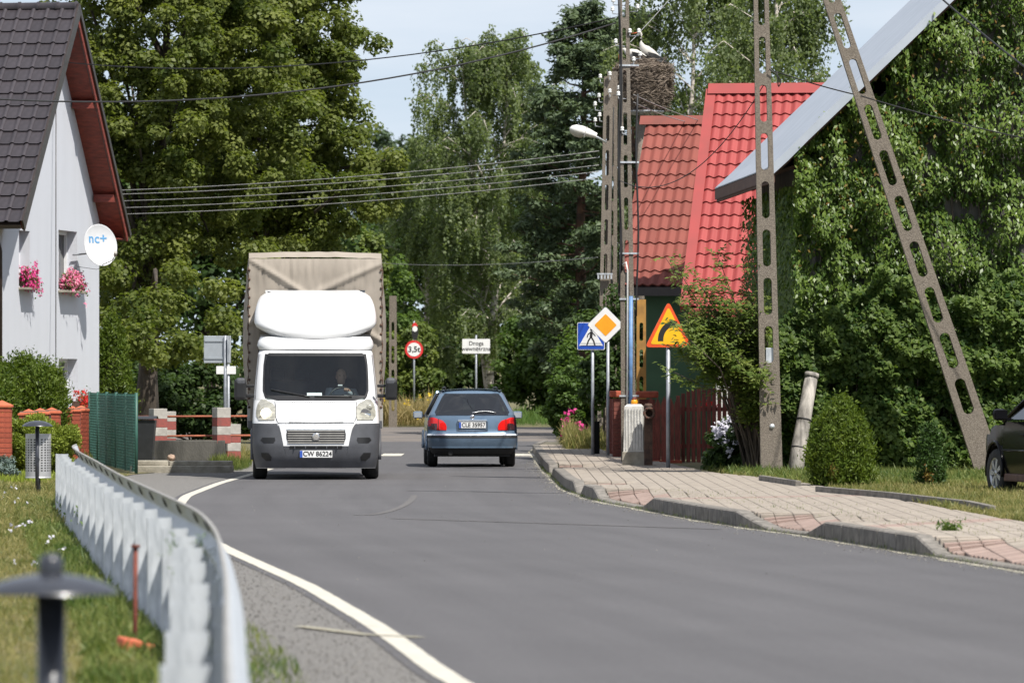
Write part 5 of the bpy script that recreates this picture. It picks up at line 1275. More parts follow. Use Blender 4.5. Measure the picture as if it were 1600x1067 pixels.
wire("thick black wire falling steeply across the upper right creeper", P(1440, -30, 86), P(1690, 170, 80), .06, .014)
wire("grey guy wire from the tall pole to the faded red roof ridge", P(990, 148, 100), P(1092, 188, 114), .03, .008, 'wire')
wire("second grey guy wire from the tall pole over the faded red roof", P(990, 160, 100), P(1070, 190, 113.8), .03, .008, 'wire')
wire("thin wire rising to the upper right from the tall pole", P(985, 66, 100), P(1080, -40, 112), .02, .007, 'wire')
wire("thin low wire crossing in front of the birch", P(934, 402, 122.5), P(560, 408, 180), .15, .008, 'wire')
# hook and loop on the upright pole
lp = [P(1202 + 18 * math.sin(t * 2.2), 108 + 28 * t, 87.85) for t in np.linspace(0, 1, 8)] + [P(1216 - 2 * t, 134 - 22 * t, 87.85) for t in np.linspace(0, 1, 4)]
a = lp[0]; tag(MB().tube([p_ - a for p_ in lp], .009, 6).build("cable_loop", M['cable'], None, a), "short black cable loop hanging on the upright pole", "cable")
# ================================================================== vehicles
def wheel(parent, loc, rad, wid, spokes=0, rz=0.0, side=1):
    """wheel > tyre, rim; axle along x, outer face at side * x"""
    t = MB().lathe([(rad * .62, -wid / 2), (rad * .9, -wid / 2), (rad * .98, -wid * .38), (rad, -wid * .2), (rad, wid * .2), (rad * .98, wid * .38), (rad * .9, wid / 2), (rad * .62, wid / 2)], 32, axis='x').build("wheel", M['tyre'], parent, loc, (0, 0, rz))
    for gk in (-.25, 0, .25): MB().lathe([(rad * 1.002, wid * gk - .005), (rad * .985, wid * gk), (rad * 1.002, wid * gk + .005)], 32, axis='x').build("groove", M['black'], t)
    if spokes:
        mb = MB().lathe([(rad * .64, -wid * .3 * side), (rad * .64, wid * .46 * side), (rad * .60, wid * .47 * side), (rad * .585, wid * .25 * side)], 32, axis='x')
        for k in range(spokes):
            a = 2 * math.pi * k / spokes
            for da in (-.10, .10):
                c, s_ = math.cos(a + da), math.sin(a + da); m_ = Matrix(((1, 0, 0), (0, c, -s_), (0, s_, c)))
                mb.box(m_ @ Vector((side * wid * .38, rad * .33, 0)), (.03, rad * .56, .026), m_)
        mb.lathe([(rad * .12, side * wid * .36), (rad * .12, side * wid * .45), (0, side * wid * .46)], 16, axis='x').build("rim", M['rim'], t)
        MB().lathe([(0, side * wid * .12), (rad * .6, side * wid * .12)], 24, axis='x').build("brake_disc", M['dark_metal'], t)
    else:
        MB().lathe([(rad * .63, side * wid * .42), (rad * .58, side * wid * .44), (rad * .5, side * wid * .3), (rad * .2, side * wid * .32), (rad * .12, side * wid * .42), (0, side * wid * .42)], 24, axis='x').build("rim", M['galv_dull'], t)
    return t
def number_plate(parent, loc, s, m_size=.088):
    o = MB().bbox((0, 0, 0), (.52, .012, .114), .004).build("number_plate", M['plate'], parent, loc)
    MB().box((-.237, -.008, 0), (.042, .006, .108)).build("country_band", M['plate_blue'], o)
    text("lettering", s, m_size * 1.25, M['black'], o, (.022, -.009, 0), bold=.002, ext=.001, space=1.0, sx=.93)
    return o
class Skin:
    """height field y(x, z) of a vehicle end that faces -y"""
    def __init__(s, zs, ys, ws, rs, bow): s.zs, s.ys, s.ws, s.rs, s.bow = zs, ys, ws, rs, bow
    def w(s, z): return interp(z, s.zs, s.ws)
    def y(s, x, z):
        w_, r_ = s.w(z), interp(z, s.zs, s.rs); y_ = interp(z, s.zs, s.ys); x = max(-w_, min(w_, x))
        y_ += s.bow * (x / w_) ** 2; d = abs(x) - (w_ - r_)
        if d > 0: y_ += r_ - math.sqrt(max(0, r_ * r_ - min(d, r_) ** 2))
        return y_
    def patch(s, name, zs, xl, xr, m, parent, off=.0, th=.02, nx=14, nz_=None, smooth=True):
        """a panel of the skin between the edges xl(z) and xr(z)"""
        nz_ = nz_ or max(2, int((zs[-1] - zs[0]) / .06)); rows = []; back = []
        for k in range(nz_ + 1):
            z = lerp(zs[0], zs[-1], k / nz_); a = interp(z, zs, xl); b = interp(z, zs, xr)
            # dense sampling near the rounded ends
            us = [0.5 - 0.5 * math.cos(math.pi * i / nx) for i in range(nx + 1)]
            rows.append([Vector((lerp(a, b, u), s.y(lerp(a, b, u), z) - off, z)) for u in us])
        back = [[p_ + Vector((0, th, 0)) for p_ in r_] for r_ in rows]
        mb = MB().grid(rows, smooth)
        loop = [(0, i) for i in range(nx + 1)] + [(k, nx) for k in range(1, nz_ + 1)] + [(nz_, i) for i in range(nx - 1, -1, -1)] + [(k, 0) for k in range(nz_ - 1, 0, -1)]
        mb.grid([[rows[a][b] for a, b in loop], [back[a][b] for a, b in loop]], False, closed=True)
        return mb.build(name, m, parent)
# ---------------------------------------------------------------- white van
vx = (494.5 - 800) / F * 91.2
van = thing("van", "white cab van with beige canvas box driving towards the camera", "van", (vx, 91.0, 0), R(2.3))
S = Skin([.18, .35, .55, .90, .98, 1.12, 1.28, 1.60, 2.02, 2.10, 2.14], [.14, .03, .0, .04, .12, .34, .66, .98, 1.36, 1.48, 1.62], [.96, 1.0, 1.02, 1.02, 1.015, 1.01, 1.0, .975, .935, .90, .84], [.30, .34, .36, .36, .36, .36, .34, .25, .22, .22, .20], .10)
W = S.w
zsA = [.90, .98, 1.12, 1.28]
S.patch("bonnet", [.915, 1.0, 1.12, 1.26], [-.60, -.64, -.64, -.64], [.60, .64, .64, .64], M['van_white'], van, .012, .05)
S.patch("front_panel", [.18, .5, .9, 1.10, 1.28], [-W(.18), -W(.5), -W(.9), -W(1.1), -W(1.28)], [W(.18), W(.5), W(.9), W(1.1), W(1.28)], M['van_white'], van, -.01, .05, 30)
pz = [1.28, 1.4, 1.6, 1.8, 2.02]; gl = [-.79, -.845, -.845, -.835, -.81]
S.patch("pillar", pz, [-W(z) for z in pz], gl, M['van_white'], van, 0, .08, 10); S.patch("pillar", pz, [-g_ for g_ in gl], [W(z) for z in pz], M['van_white'], van, 0, .08, 10)
S.patch("roof_edge", [2.02, 2.08, 2.14], [-W(2.02), -W(2.08), -W(2.14)], [W(2.02), W(2.08), W(2.14)], M['van_white'], van, 0, .08, 24)
sgz = [1.285, 1.33, 1.42, 1.6, 1.8, 1.95, 2.0, 2.02]; sgx = [-.62, -.78, -.845, -.845, -.837, -.822, -.79, -.72]
S.patch("windscreen", sgz, sgx, [-x for x in sgx], M['screen'], van, .004, .006, 20)
# black surround of the screen
S.patch("screen_frame", [1.262, 1.31, 1.345], [-.60, -.79, -.845], [.60, .79, .845], M['van_black'], van, .006, .012, 20)
for sgn in (-1, 1):
    a = [sgn * x for x in (.815, .855, .855, .845, .82)]; b = [sgn * x for x in (.775, .822, .825, .815, .78)]
    S.patch("screen_frame", [1.30, 1.42, 1.6, 1.85, 2.02], [min(p_) for p_ in zip(a, b)], [max(p_) for p_ in zip(a, b)], M['van_black'], van, .007, .012, 4)
S.patch("screen_frame", [1.985, 2.035], [-.80, -.76], [.80, .76], M['van_black'], van, .007, .012, 16)
# bumper in dark plastic: two corners and the lower middle
for sgn in (-1, 1):
    zz = [.19, .3, .45, .6, .75, .87, .90]; inn = [.40, .44, .50, .54, .57, .60, .63]; ou = [W(z) + .004 for z in zz]
    if sgn < 0: S.patch("bumper_corner", zz, [-x for x in ou], [-x for x in inn], M['van_plastic'], van, .022, .06, 16)
    else: S.patch("bumper_corner", zz, inn, ou, M['van_plastic'], van, .022, .06, 16)
    f0, f1 = (.66, .86)
    zz = [.585, .60, .66, .675]; a, b = [.68, .66, .64, .66], [.84, .88, .90, .86]
    S.patch("lamp_recess", zz, a if sgn > 0 else [-x for x in b], b if sgn > 0 else [-x for x in a], M['van_black'], van, .026, .01, 8)
    zz = [.30, .33, .40, .43]; a, b = [.72, .70, .72, .76], [.80, .86, .88, .88]
    S.patch("lower_recess", zz, a if sgn > 0 else [-x for x in b], b if sgn > 0 else [-x for x in a], M['van_black'], van, .026, .01, 8)
    # side of the bumper to the wheel arch
    sd = MB(); sd.grid([[(sgn * (W(z) + .006), S.y(W(z), z) - .03, z), (sgn * (W(z) + .006), .62, z)] for z in (.19, .3, .45, .6, .75, .90)])
    sd.build("bumper_side", M['van_plastic'], van, fix=False)
    # headlamp
    zz = [.955, .97, 1.05, 1.15, 1.24, 1.285]; a, b = [.66, .645, .645, .645, .70, .82], [.92, .955, .965, .955, .93, .88]
    hl_ = S.patch("headlight", zz, a if sgn > 0 else [-x for x in b], b if sgn > 0 else [-x for x in a], M['lens'], van, .016, .03, 10)
    lit = sgn < 0; yy = S.y(.80, 1.06) - .03
    MB().lathe([(0, -.015), (.075, -.012), (.085, .0), (.085, .03)], 20, (sgn * .80, yy - .01, 1.06), 'y').build("reflector", M['headlamp_lit'] if lit else M['chrome'], hl_)
    if not lit: MB().lathe([(0, .0), (.045, .004), (.05, -.02)], 16, (sgn * .86, yy + .02, 1.16), 'y').build("indicator", M['lens'], hl_)
    # door, side window, cab side
    zs_ = [.75, .9, 1.1, 1.28, 1.6, 2.02, 2.14]
    rows = [[(sgn * W(z), S.y(W(z), z) - .005, z), (sgn * W(z), lerp(S.y(W(z), z), 2.5, .5), z), (sgn * W(z), 2.5, z)] for z in zs_]
    MB().grid(rows).build("cab_side", M['van_white'], van, fix=False)
    rows = [[(sgn * W(z), 1.36, z), (sgn * W(z), 2.5, z)] for z in (.28, .5, .75)]
    MB().grid(rows).build("sill_panel", M['van_plastic'], van, fix=False)
    rows = [[(sgn * (W(z) + .006), lerp(S.y(W(z), z) + .14, 2.35, t), z) for t in (0, .5, 1)] for z in (1.34, 1.5, 1.7, 1.95)]
    MB().grid(rows).build("side_window", M['car_glass'], van, fix=False)
    ar = [(sgn * (W(.5) + .008), .98 + .43 * math.cos(a), .36 + .43 * math.sin(a)) for a in np.linspace(-.1, math.pi + .1, 17)]
    MB().tube(ar, .03, 6).build("arch_trim", M['van_plastic'], van)
    # mirror: arm, housing in two lobes, glass
    mr = MB().bbox((sgn * 1.215, .78, 1.44), (.20, .16, .34), .05).build("mirror", M['van_black'], van)
    MB().bbox((sgn * 1.21, .76, 1.57), (.15, .13, .12), .04).build("mirror_cap", M['van_plastic'], mr)
    MB().bbox((sgn * 1.07, .80, 1.50), (.16, .07, .05), .015).bbox((sgn * 1.07, .80, 1.34), (.16, .07, .06), .015).build("mirror_arm", M['van_black'], mr)
    MB().box((sgn * 1.215, .865, 1.42), (.16, .006, .24)).build("mirror_glass", M['chrome'], mr)
    wheel(van, (sgn * .90, .98, .345), .345, .225, 0, 0, sgn); wheel(van, (sgn * .90, 4.35, .345), .345, .225, 0, 0, sgn)
S.patch("bumper_middle", [.19, .3, .40, .53], [-.40, -.44, -.48, -.515], [.40, .44, .48, .515], M['van_plastic'], van, .020, .05, 14)
S.patch("grille_panel", [.54, .62, .75, .885], [-.52, -.535, -.56, -.595], [.52, .535, .56, .595], M['van_white'], van, .022, .04, 14)
gr = S.patch("grille", [.575, .60, .78, .80], [-.44, -.47, -.48, -.46], [.44, .47, .48, .46], M['van_black'], van, .026, .01, 14)
for i in range(6):
    z = .592 + i * .038; S.patch("grille_bar", [z - .007, z + .007], [-.455] * 2, [.455] * 2, M['galv_dull'], gr, .040, .012, 14, 2)
S.patch("grille_frame", [.796, .812], [-.47, -.47], [.47, .47], M['galv'], gr, .036, .012, 14, 2)
yy = S.y(0, .69); bd = MB().lathe([(0, .03), (.045, .028), (.062, .02), (.062, 0)], 20, (0, yy - .045, .69), 'y').build("badge", M['chrome'], gr)
MB().lathe([(0, .035), (.012, .034), (.045, .031)], 20, (0, yy - .046, .69), 'y').build("badge_field", M['galv_dull'], bd)
S.patch("lower_grille", [.50, .545], [-.42, -.42], [.42, .42], M['van_black'], van, .028, .01, 14, 2)
for i in range(5): MB().box((-.34 + i * .17, S.y(0, .52) - .03, .522), (.014, .02, .045)).build("grille_slat", M['van_plastic'], van)
for j in (-1, 1):
    for i in range(10): MB().box((j * .22 + (i - 4.5) * .034, S.y(.2, 1.235) - .016, 1.235), (.012, .012, .024)).build("air_vent", M['black'], van)
number_plate(van, (0, S.y(0, .41) - .035, .412), "CW 86224")
MB().tube([(-.44, .05, .92), (0, .0, .915), (.44, .05, .92)], .005, 5).build("bonnet_gap", M['black'], van)
for sgn in (-1, 1):
    MB().tube([(sgn * x, S.y(x, z) - .016, z) for x, z in ((.60, .905), (.635, .96), (.645, 1.05), (.645, 1.15), (.66, 1.25))], .005, 5).build("panel_gap", M['van_plastic'], van)
    MB().tube([(sgn * (W(z) - .02), S.y(W(z) - .02, z) - .012, z) for z in np.linspace(1.29, 2.0, 9)], .006, 5).build("panel_gap", M['van_plastic'], van)
# underside, roof, cab rear wall
MB().box((0, 1.6, .30), (1.5, 2.4, .18)).build("underbody", M['black'], van)
MB().box((0, 4.3, .62), (1.0, 4.6, .22)).build("chassis", M['black'], van)
for s_ in (-.62, -.1, .35): MB().bbox((s_, .55, .22), (.30, .5, .09), .02).build("skid_plate", M['black'], van)
rows = [[(x, y, 2.14 + .03 * (1 - (x / .85) ** 2) * 1.0) for x in np.linspace(-.86, .86, 9)] for y in (1.60, 1.9, 2.5)]
MB().grid(rows).build("cab_roof", M['van_white'], van, fix=False)
MB().box((0, 2.48, 1.2), (1.86, .04, 1.8)).build("cab_rear_wall", M['cab_grey'], van)
MB().box((0, 1.7, .55), (1.8, 1.5, .05)).build("cab_floor", M['seat'], van)
# cab interior
MB().bbox((0, 1.12, 1.18), (1.72, .42, .24), .06).build("dashboard", M['dash'], van)
MB().box((-.02, .93, 1.345), (.24, .11, .006), (R(50), 0, 0)).build("paper_slip", M['paper'], van)
for x, wd in ((.44, .50), (-.42, .86)):
    st_ = MB().bbox((x, 2.02, .86), (wd, .5, .16), .05).build("seat", M['seat'], van)
    MB().bbox((x, 2.26, 1.25), (wd, .13, .66), .05, (R(-8), 0, 0)).build("backrest", M['seat'], st_)
    for hx in ((x,) if wd < .6 else (x - .2, x + .2)): MB().bbox((hx, 2.28, 1.68), (.26, .10, .18), .04).build("headrest", M['seat'], st_)
sw = MB(); cc = Vector((.44, 1.42, 1.34)); t1 = Vector((1, 0, 0)); t2 = Vector((0, .75, .66)).normalized()
sw.tube([cc + (t1 * math.cos(a) + t2 * math.sin(a)) * .20 for a in np.linspace(0, 2 * math.pi, 25)], .015, 6)
sw.tube([cc - t1 * .2, cc + t1 * .2], .018, 5).tube([cc, cc - t2 * .2], .018, 5).tube([cc, cc + Vector((0, -.25, -.2))], .03, 6)
sw.build("steering_wheel", M['van_black'], van)
# wipers
for a, b in (((-.72, 1.44), (-.10, 1.325)), ((-.02, 1.335), (.58, 1.325))):
    pts = [(lerp(a[0], b[0], t), S.y(lerp(a[0], b[0], t), lerp(a[1], b[1], t)) - .022, lerp(a[1], b[1], t)) for t in np.linspace(0, 1, 8)]
    MB().tube(pts, .011, 5).build("wiper", M['van_black'], van)
# roof deflector: lower lip and big bulged upper shell
def shell(name, zs, ys, ws, rs, bow, parent, m, back):
    s2 = Skin(zs, ys, ws, rs, bow); o = s2.patch(name, zs, [-w_ for w_ in ws], ws, m, parent, 0, .03, 34)
    mb = MB(); nz_ = 8
    for sgn in (-1, 1):
        mb.grid([[(sgn * s2.w(z), s2.y(s2.w(z), z), z), (sgn * s2.w(z) * .98, back, z)] for z in np.linspace(zs[0], zs[-1], nz_)])
    mb.grid([[(u * ws[-1], s2.y(u * ws[-1], zs[-1]), zs[-1]), (u * ws[-1], back, zs[-1] + .04)] for u in np.linspace(-1, 1, 15)])
    mb.build(name + "_side", m, o, fix=False); return o
shell("deflector_base", [2.09, 2.14, 2.22, 2.30], [1.42, 1.40, 1.47, 1.56], [.92, .95, .94, .90], [.20] * 4, .14, van, M['van_white'], 2.5)
shell("wind_deflector", [2.27, 2.31, 2.38, 2.46, 2.53, 2.62, 2.74, 2.88, 2.97, 3.03], [1.50, 1.48, 1.50, 1.54, 1.60, 1.68, 1.80, 1.98, 2.12, 2.28], [.56, .68, .84, .965, .995, 1.0, .985, .95, .90, .82], [.20, .20, .22, .24, .24, .24, .24, .22, .20, .20], .13, van, M['van_white'], 2.55)
# canvas box
def canvas():
    W2, Y0, Y1, Z0, Z1 = 1.09, 2.58, 6.7, .92, 3.66; mb = MB(); nx, ny, nz_ = 70, 36, 80
    sagn = lambda x, y, z: .018 * mnoise.noise(Vector((x * 2.1, y * 1.3, z * 1.6))) + .010 * mnoise.noise(Vector((x * 5, y * 4, z * 4)))
    def fold(x, z): # creases running in from the top corners of the front sheet
        d1 = abs((z - 3.5) + (x + .95) * .62) ; d2 = abs((z - 3.45) - (x - .95) * .45); return .05 * math.exp(-(d1 / .045) ** 2) + .05 * math.exp(-(d2 / .05) ** 2)
    mb.grid([[(lerp(-W2, W2, i / nx), Y0 + .10 * (1 - min(1, (Z1 - z) / .35)) ** 2 - sagn(i * 26 / 70, 0, z) - fold(lerp(-W2, W2, i / nx), z) + .05 * math.sin(math.pi * i / nx) * math.sin(math.pi * (z - Z0) / (Z1 - Z0)), z) for i in range(nx + 1)] for z in np.linspace(Z0, Z1 - .07, nz_)])
    for sgn in (-1, 1):
        mb.grid([[(sgn * (W2 + .105 * math.sin(math.pi * (y - Y0) / (Y1 - Y0)) ** .5 * math.sin(math.pi * (z - Z0) / (Z1 - Z0)) + sagn(3, y, z)), y if y > Y0 else Y0 + .10 * (1 - min(1, (Z1 - z) / .35)) ** 2, z) for y in np.linspace(Y0, Y1, ny)] for z in np.linspace(Z0, Z1 - .07, nz_)])
    mb.grid([[(lerp(-W2, W2, i / nx), y, Z1 - .07 + .09 * min(1, (y - Y0 - .1) / .12) + .03 * math.sin(math.pi * i / nx) + .012 * mnoise.noise(Vector((i * .15, y * 2, 0)))) for i in range(nx + 1)] for y in [Y0 + .1, Y0 + .16] + list(np.linspace(Y0 + .22, Y1, 14))])
    mb.grid([[(x, Y1, z) for x in (-W2, W2)] for z in (Z0, Z1)])
    return mb.build("canvas", M['tarp'], van, fix=False)
cv = canvas()
MB().box((0, 4.65, .86), (2.2, 4.2, .13)).build("load_bed", M['van_plastic'], van)
rows = []
for sgn in (-1, 1):
    MB().box((sgn * 1.09, 4.65, 1.0), (.05, 4.15, .36)).build("dropside", M['galv_dull'], van)
    for k in range(16): MB().lathe([(0, .012), (.02, .010), (.024, 0)], 8, (sgn * 1.085, 2.575 + .0, 1.15 + k * .15), 'y').build("eyelet", M['rust_pipe'], cv)
    MB().tube([(sgn * (1.10 + .012 * math.sin(z * 21)), 2.60, z) for z in np.linspace(1.0, 3.45, 30)], .010, 5).build("lacing", M['rust_pipe'], cv)
    MB().box((sgn * 1.02, 4.3, .5), (.04, 1.9, .25)).build("side_guard", M['galv_dull'], van)
# ---------------------------------------------------------------- driver
def skinned(name, verts, edges, radii, m, parent, root=0, sub=2):
    me = bpy.data.meshes.new(name); me.from_pydata([tuple(v) for v in verts], edges, []); me.materials.append(m)
    o = put(name, me, parent); md = o.modifiers.new("skin", 'SKIN'); md.use_smooth_shade = True
    for i, r_ in enumerate(radii):
        sv = me.skin_vertices[0].data[i]; rr = r_ if isinstance(r_, tuple) else (r_, r_); sv.radius = rr; sv.use_root = (i == root)
    s_ = o.modifiers.new("sub", 'SUBSURF'); s_.levels = sub; s_.render_levels = sub
    return o
dr = thing("person", "driver in a grey shirt holding the steering wheel inside the van", "person", Vector((vx, 91.0, .95)) + Matrix.Rotation(R(2.3), 3, 'Z') @ Vector((.44, 2.02, 0)), R(2.3))
V = [(0, .05, .0), (0, .06, .22), (0, .07, .42), (0, .05, .52), (-.19, .03, .45), (-.25, -.14, .22), (-.12, -.40, .36), (.19, .03, .45), (.25, -.16, .24), (.10, -.42, .46)]
E = [(0, 1), (1, 2), (2, 3), (2, 4), (4, 5), (5, 6), (2, 7), (7, 8), (8, 9), (0, 10), (0, 11), (10, 12), (11, 13)]
V += [(-.13, -.10, -.02), (.13, -.10, -.02), (-.14, -.45, .0), (.14, -.45, .0)]
skinned("body", V, E, [(.17, .13), (.16, .12), (.18, .12), .065, .075, .055, .04, .075, .055, .04, .09, .09, .07, .07], M['shirt'], dr)
# head with face
rows = []; n_ = 20
for z, a, b, yo in ((-.13, .035, .05, -.02), (-.11, .055, .075, -.02), (-.07, .068, .092, -.012), (-.02, .075, .10, 0), (.03, .078, .103, .0), (.07, .074, .098, .003), (.105, .055, .075, .005), (.125, .02, .03, .005)):
    r_ = []
    for k in range(n_):
        an = 2 * math.pi * k / n_; x, y = a * math.cos(an), b * math.sin(an) + yo
        if y < 0 and abs(x) < .03:
            if abs(z + .02) < .03: y -= .02 * (1 - abs(x) / .03)                       # nose
            if abs(z + .07) < .02: y -= .005
        if y < -.06 and .02 < abs(x) < .05 and abs(z - .02) < .03: y += .010             # eye sockets
        r_.append((x, y, z))
    rows.append(r_)
hd = MB().grid(rows, closed=True).add(rows[-1], [tuple(range(n_))]).add(rows[0], [tuple(range(n_))[::-1]]).build("head", M['skin'], dr, (-.02, .02, .70), (0, 0, R(8)))
for s_ in (-1, 1):
    MB().bbox((s_ * .079, .0, -.005), (.014, .035, .06), .005).build("ear", M['skin'], hd)
    MB().lathe([(0, .006), (.008, .004), (.010, 0)], 8, (s_ * .032, -.088, .02), 'y').build("eye", M['black'], hd)
MB().box((0, -.094, -.068), (.04, .006, .007)).build("mouth", M['tail_smoke'], hd)
MB().grid([[(p_[0] * 1.07, p_[1] * 1.06 + .008, p_[2] + .006) for p_ in rows[i][:11]] for i in range(3, 8)] , True).build("hair", M['hair'], hd, fix=False)
# hands: palm and five fingers closed on the wheel / near the mouth
def hand(c, d, up_, side):
    c, d, up_ = Vector(c), Vector(d).normalized(), Vector(up_).normalized(); sd = d.cross(up_).normalized() * side
    vs = [c, c + d * .045, c + d * .085]; es = [(0, 1), (1, 2)]; rd_ = [.026, (.034, .018), (.036, .016)]
    for k, ln in enumerate((.060, .070, .066, .052)):
        b_ = c + d * .085 + sd * (.030 - k * .020); i0 = len(vs)
        vs += [b_, b_ + d * ln * .5 - up_ * .006, b_ + d * ln * .7 - up_ * .035, b_ + d * ln * .45 - up_ * .055]; es += [(2, i0), (i0, i0 + 1), (i0 + 1, i0 + 2), (i0 + 2, i0 + 3)]; rd_ += [.010, .009, .008, .007]
    i0 = len(vs); b_ = c + d * .03 + sd * .035; vs += [b_, b_ + d * .03 + sd * .02 - up_ * .015, b_ + d * .055 + sd * .012 - up_ * .03]; es += [(1, i0), (i0, i0 + 1), (i0 + 1, i0 + 2)]; rd_ += [.012, .010, .008]
    return skinned("hand", vs, es, rd_, M['skin'], dr, 0, 1)
hand((-.12, -.42, .37), (.35, -.75, .2), (0, -.3, 1), 1); hand((.10, -.44, .47), (-.35, -.75, .3), (0, -.3, 1), -1)
ph = tag(MB().bbox((0, 0, 0), (.075, .010, .02), .003).build("phone", M['paper'], None, Vector((vx, 91.0, 1.51)) + Matrix.Rotation(R(2.3), 3, 'Z') @ Vector((.40, 1.50, 0))), "small pale phone held up by the van driver", "phone")
ph.parent = None

M['strip_sheen'] = mat('strip_sheen', (.58, .61, .65), .3, var=.04, coat=.5)  # bumper strip: the chrome's bright reflection painted as a plain pale colour
def car_shell(parent, secs, m):
    """secs: (y, [(half width, z) ... from sill to roof centre])"""
    rows = [[(w_, y, z) for w_, z in pr_] + [(-w_, y, z) for w_, z in reversed(pr_)] for y, pr_ in secs]
    mb = MB().grid(rows); mb.add(rows[-1], [tuple(range(len(rows[-1])))]); mb.add(rows[0], [tuple(range(len(rows[0])))])
    return mb.build("body", m, parent)
# blue estate seen from behind
cx_ = (738.5 - 800) / F * 105.0
car = thing("estate_car", "blue estate car driving away with red tail lights", "car", (cx_, 104.6, 0), R(2.2))
T = Skin([.24, .32, .50, .60, .64, .80, .98, 1.02, 1.20, 1.38, 1.44, 1.47], [.10, .02, .0, .02, .09, .10, .13, .15, .30, .46, .54, .66], [.78, .84, .875, .875, .865, .86, .835, .82, .72, .63, .58, .50], [.16, .20, .24, .24, .24, .24, .20, .18, .16, .14, .14, .14], .10)
w2 = T.w; zz = [.24, .32, .5, .64, .8, .98]
T.patch("tailgate", [.62, .8, 1.0], [-w2(.62), -w2(.8), -w2(1.0)], [w2(.62), w2(.8), w2(1.0)], M['car_blue'], car, 0, .06, 28)
gz = [.985, 1.02, 1.2, 1.36, 1.405, 1.415]; gx = [-.70, -.735, -.645, -.56, -.53, -.48]
inz = [1.0, 1.2, 1.38, 1.44]
for sgn in (-1, 1):
    a = [sgn * w2(z) for z in inz]; b = [sgn * interp(z, gz, [-x for x in gx]) * .985 for z in inz]
    T.patch("rear_pillar", inz, [min(p_) for p_ in zip(a, b)], [max(p_) for p_ in zip(a, b)], M['car_blue'], car, 0, .05, 8)
T.patch("rear_window", gz, gx, [-x for x in gx], M['car_glass'], car, .003, .008, 16)
T.patch("tailgate_top", [1.40, 1.44, 1.47], [-.585, -.575, -.50], [.585, .575, .50], M['car_blue'], car, .004, .06, 16)
T.patch("bumper", [.37, .45, .55, .60], [-w2(.37) - .006, -w2(.45) - .008, -w2(.55) - .008, -w2(.6) - .004], [w2(.37) + .006, w2(.45) + .008, w2(.55) + .008, w2(.6) + .004], M['car_blue_dark'], car, .05, .08, 28)
T.patch("bumper_strip", [.605, .635], [-.875] * 2, [.875] * 2, M['strip_sheen'], car, .066, .03, 28, 2)
T.patch("bumper_groove", [.555, .60], [-.875] * 2, [.875] * 2, M['black'], car, .056, .03, 28, 2)
T.patch("bumper_lower_strip", [.365, .395], [-.78] * 2, [.78] * 2, M['car_blue'], car, .058, .03, 24, 2)
T.patch("bumper_skirt", [.25, .30, .365], [-.76, -.80, -.83], [.76, .80, .83], M['black'], car, .02, .05, 20)
for sgn in (-1, 1):
    zz = [.705, .72, .80, .87, .925, .945]; a, b = [.50, .49, .495, .54, .64, .74], [.70, .86, .862, .855, .845, .82]
    f = lambda a, b: (a, b) if sgn > 0 else ([-x for x in b], [-x for x in a])
    tl = T.patch("tail_light", zz, *f(a, b), M['tail_red'], car, .014, .03, 14)
    zz2 = [.71, .76, .80, .83]; a2, b2 = [.685, .675, .66, .68], [.865, .866, .864, .80]
    T.patch("smoked_lens", zz2, *f(a2, b2), M['tail_smoke'], tl, .018, .01, 12)
    MB().tube([(sgn * .652, T.y(.652, z) - .018, z) for z in np.linspace(.70, .925, 8)], .005, 5).build("lamp_seam", M['black'], tl)
    wheel(car, (sgn * .75, .95, .315), .315, .20, 5, 0, sgn); wheel(car, (sgn * .75, 3.62, .315), .315, .20, 5, 0, sgn)
    mr = MB().bbox((sgn * .985, 3.05, .98), (.19, .10, .14), .04).build("mirror", M['car_blue'], car)
    MB().box((sgn * .985, 2.995, .98), (.15, .006, .10)).build("mirror_glass", M['chrome'], mr); MB().box((sgn * .88, 3.06, .96), (.06, .05, .05)).build("mirror_arm", M['van_black'], mr)
    MB().tube([(sgn * .50, y, 1.505 + .02 * math.sin((y - .7) / 2.2 * math.pi)) for y in np.linspace(.75, 2.9, 8)], .014, 6).build("roof_rail", M['van_black'], car)
    for y in (.75, 2.9): MB().bbox((sgn * .50, y, 1.48), (.03, .09, .06), .01).build("rail_foot", M['van_black'], car)
    sw_ = [(w2(1.0) * .985 + .012, 1.0), (w2(1.2) * 1.0 + .01, 1.2), (w2(1.36) + .01, 1.36)]
    for y0, y1 in ((.62, 1.35), (1.42, 2.25), (2.32, 3.05)):
        MB().grid([[(sgn * (x + .004), lerp(y0 + (z - 1.0) * (.35 if y0 < 1 else 0), y1 - (z - 1.0) * (.9 if y1 > 3 else 0), t), z) for t in (0, .5, 1)] for x, z in sw_]).build("side_window", M['car_glass'], car, fix=False)
lp_ = MB().bbox((0, T.y(0, .90) - .012, .885), (.56, .04, .035), .008).build("plate_light_bar", M['chrome'], car)
MB().bbox((0, T.y(0, .8) - .002, .79), (.60, .012, .16), .004).build("plate_recess", M['car_blue_dark'], car)
number_plate(car, (0, T.y(0, .8) - .022, .80), "CLE 35957")
T.patch("tailgate_ledge", [.695, .70], [-.30] * 2, [.30] * 2, M['chrome'], car, .02, .02, 8, 1)
MB().lathe([(0, .012), (.03, .010), (.042, 0)], 14, (0, T.y(0, .955) - .006, .955), 'y').build("badge", M['chrome'], car)
pts = [(lerp(.0, .46, t), T.y(lerp(0, .46, t), 1.03 + .03 * math.sin(t * 3)) - .025, 1.03 + .035 * math.sin(t * 3)) for t in np.linspace(0, 1, 8)]
MB().tube(pts, [.02] + [.010] * 7, 6).build("wiper", M['rim'], car)
MB().tube([(-.42, .30, .27), (-.42, .04, .27)], .045, 10).build("exhaust", M['black'], car)
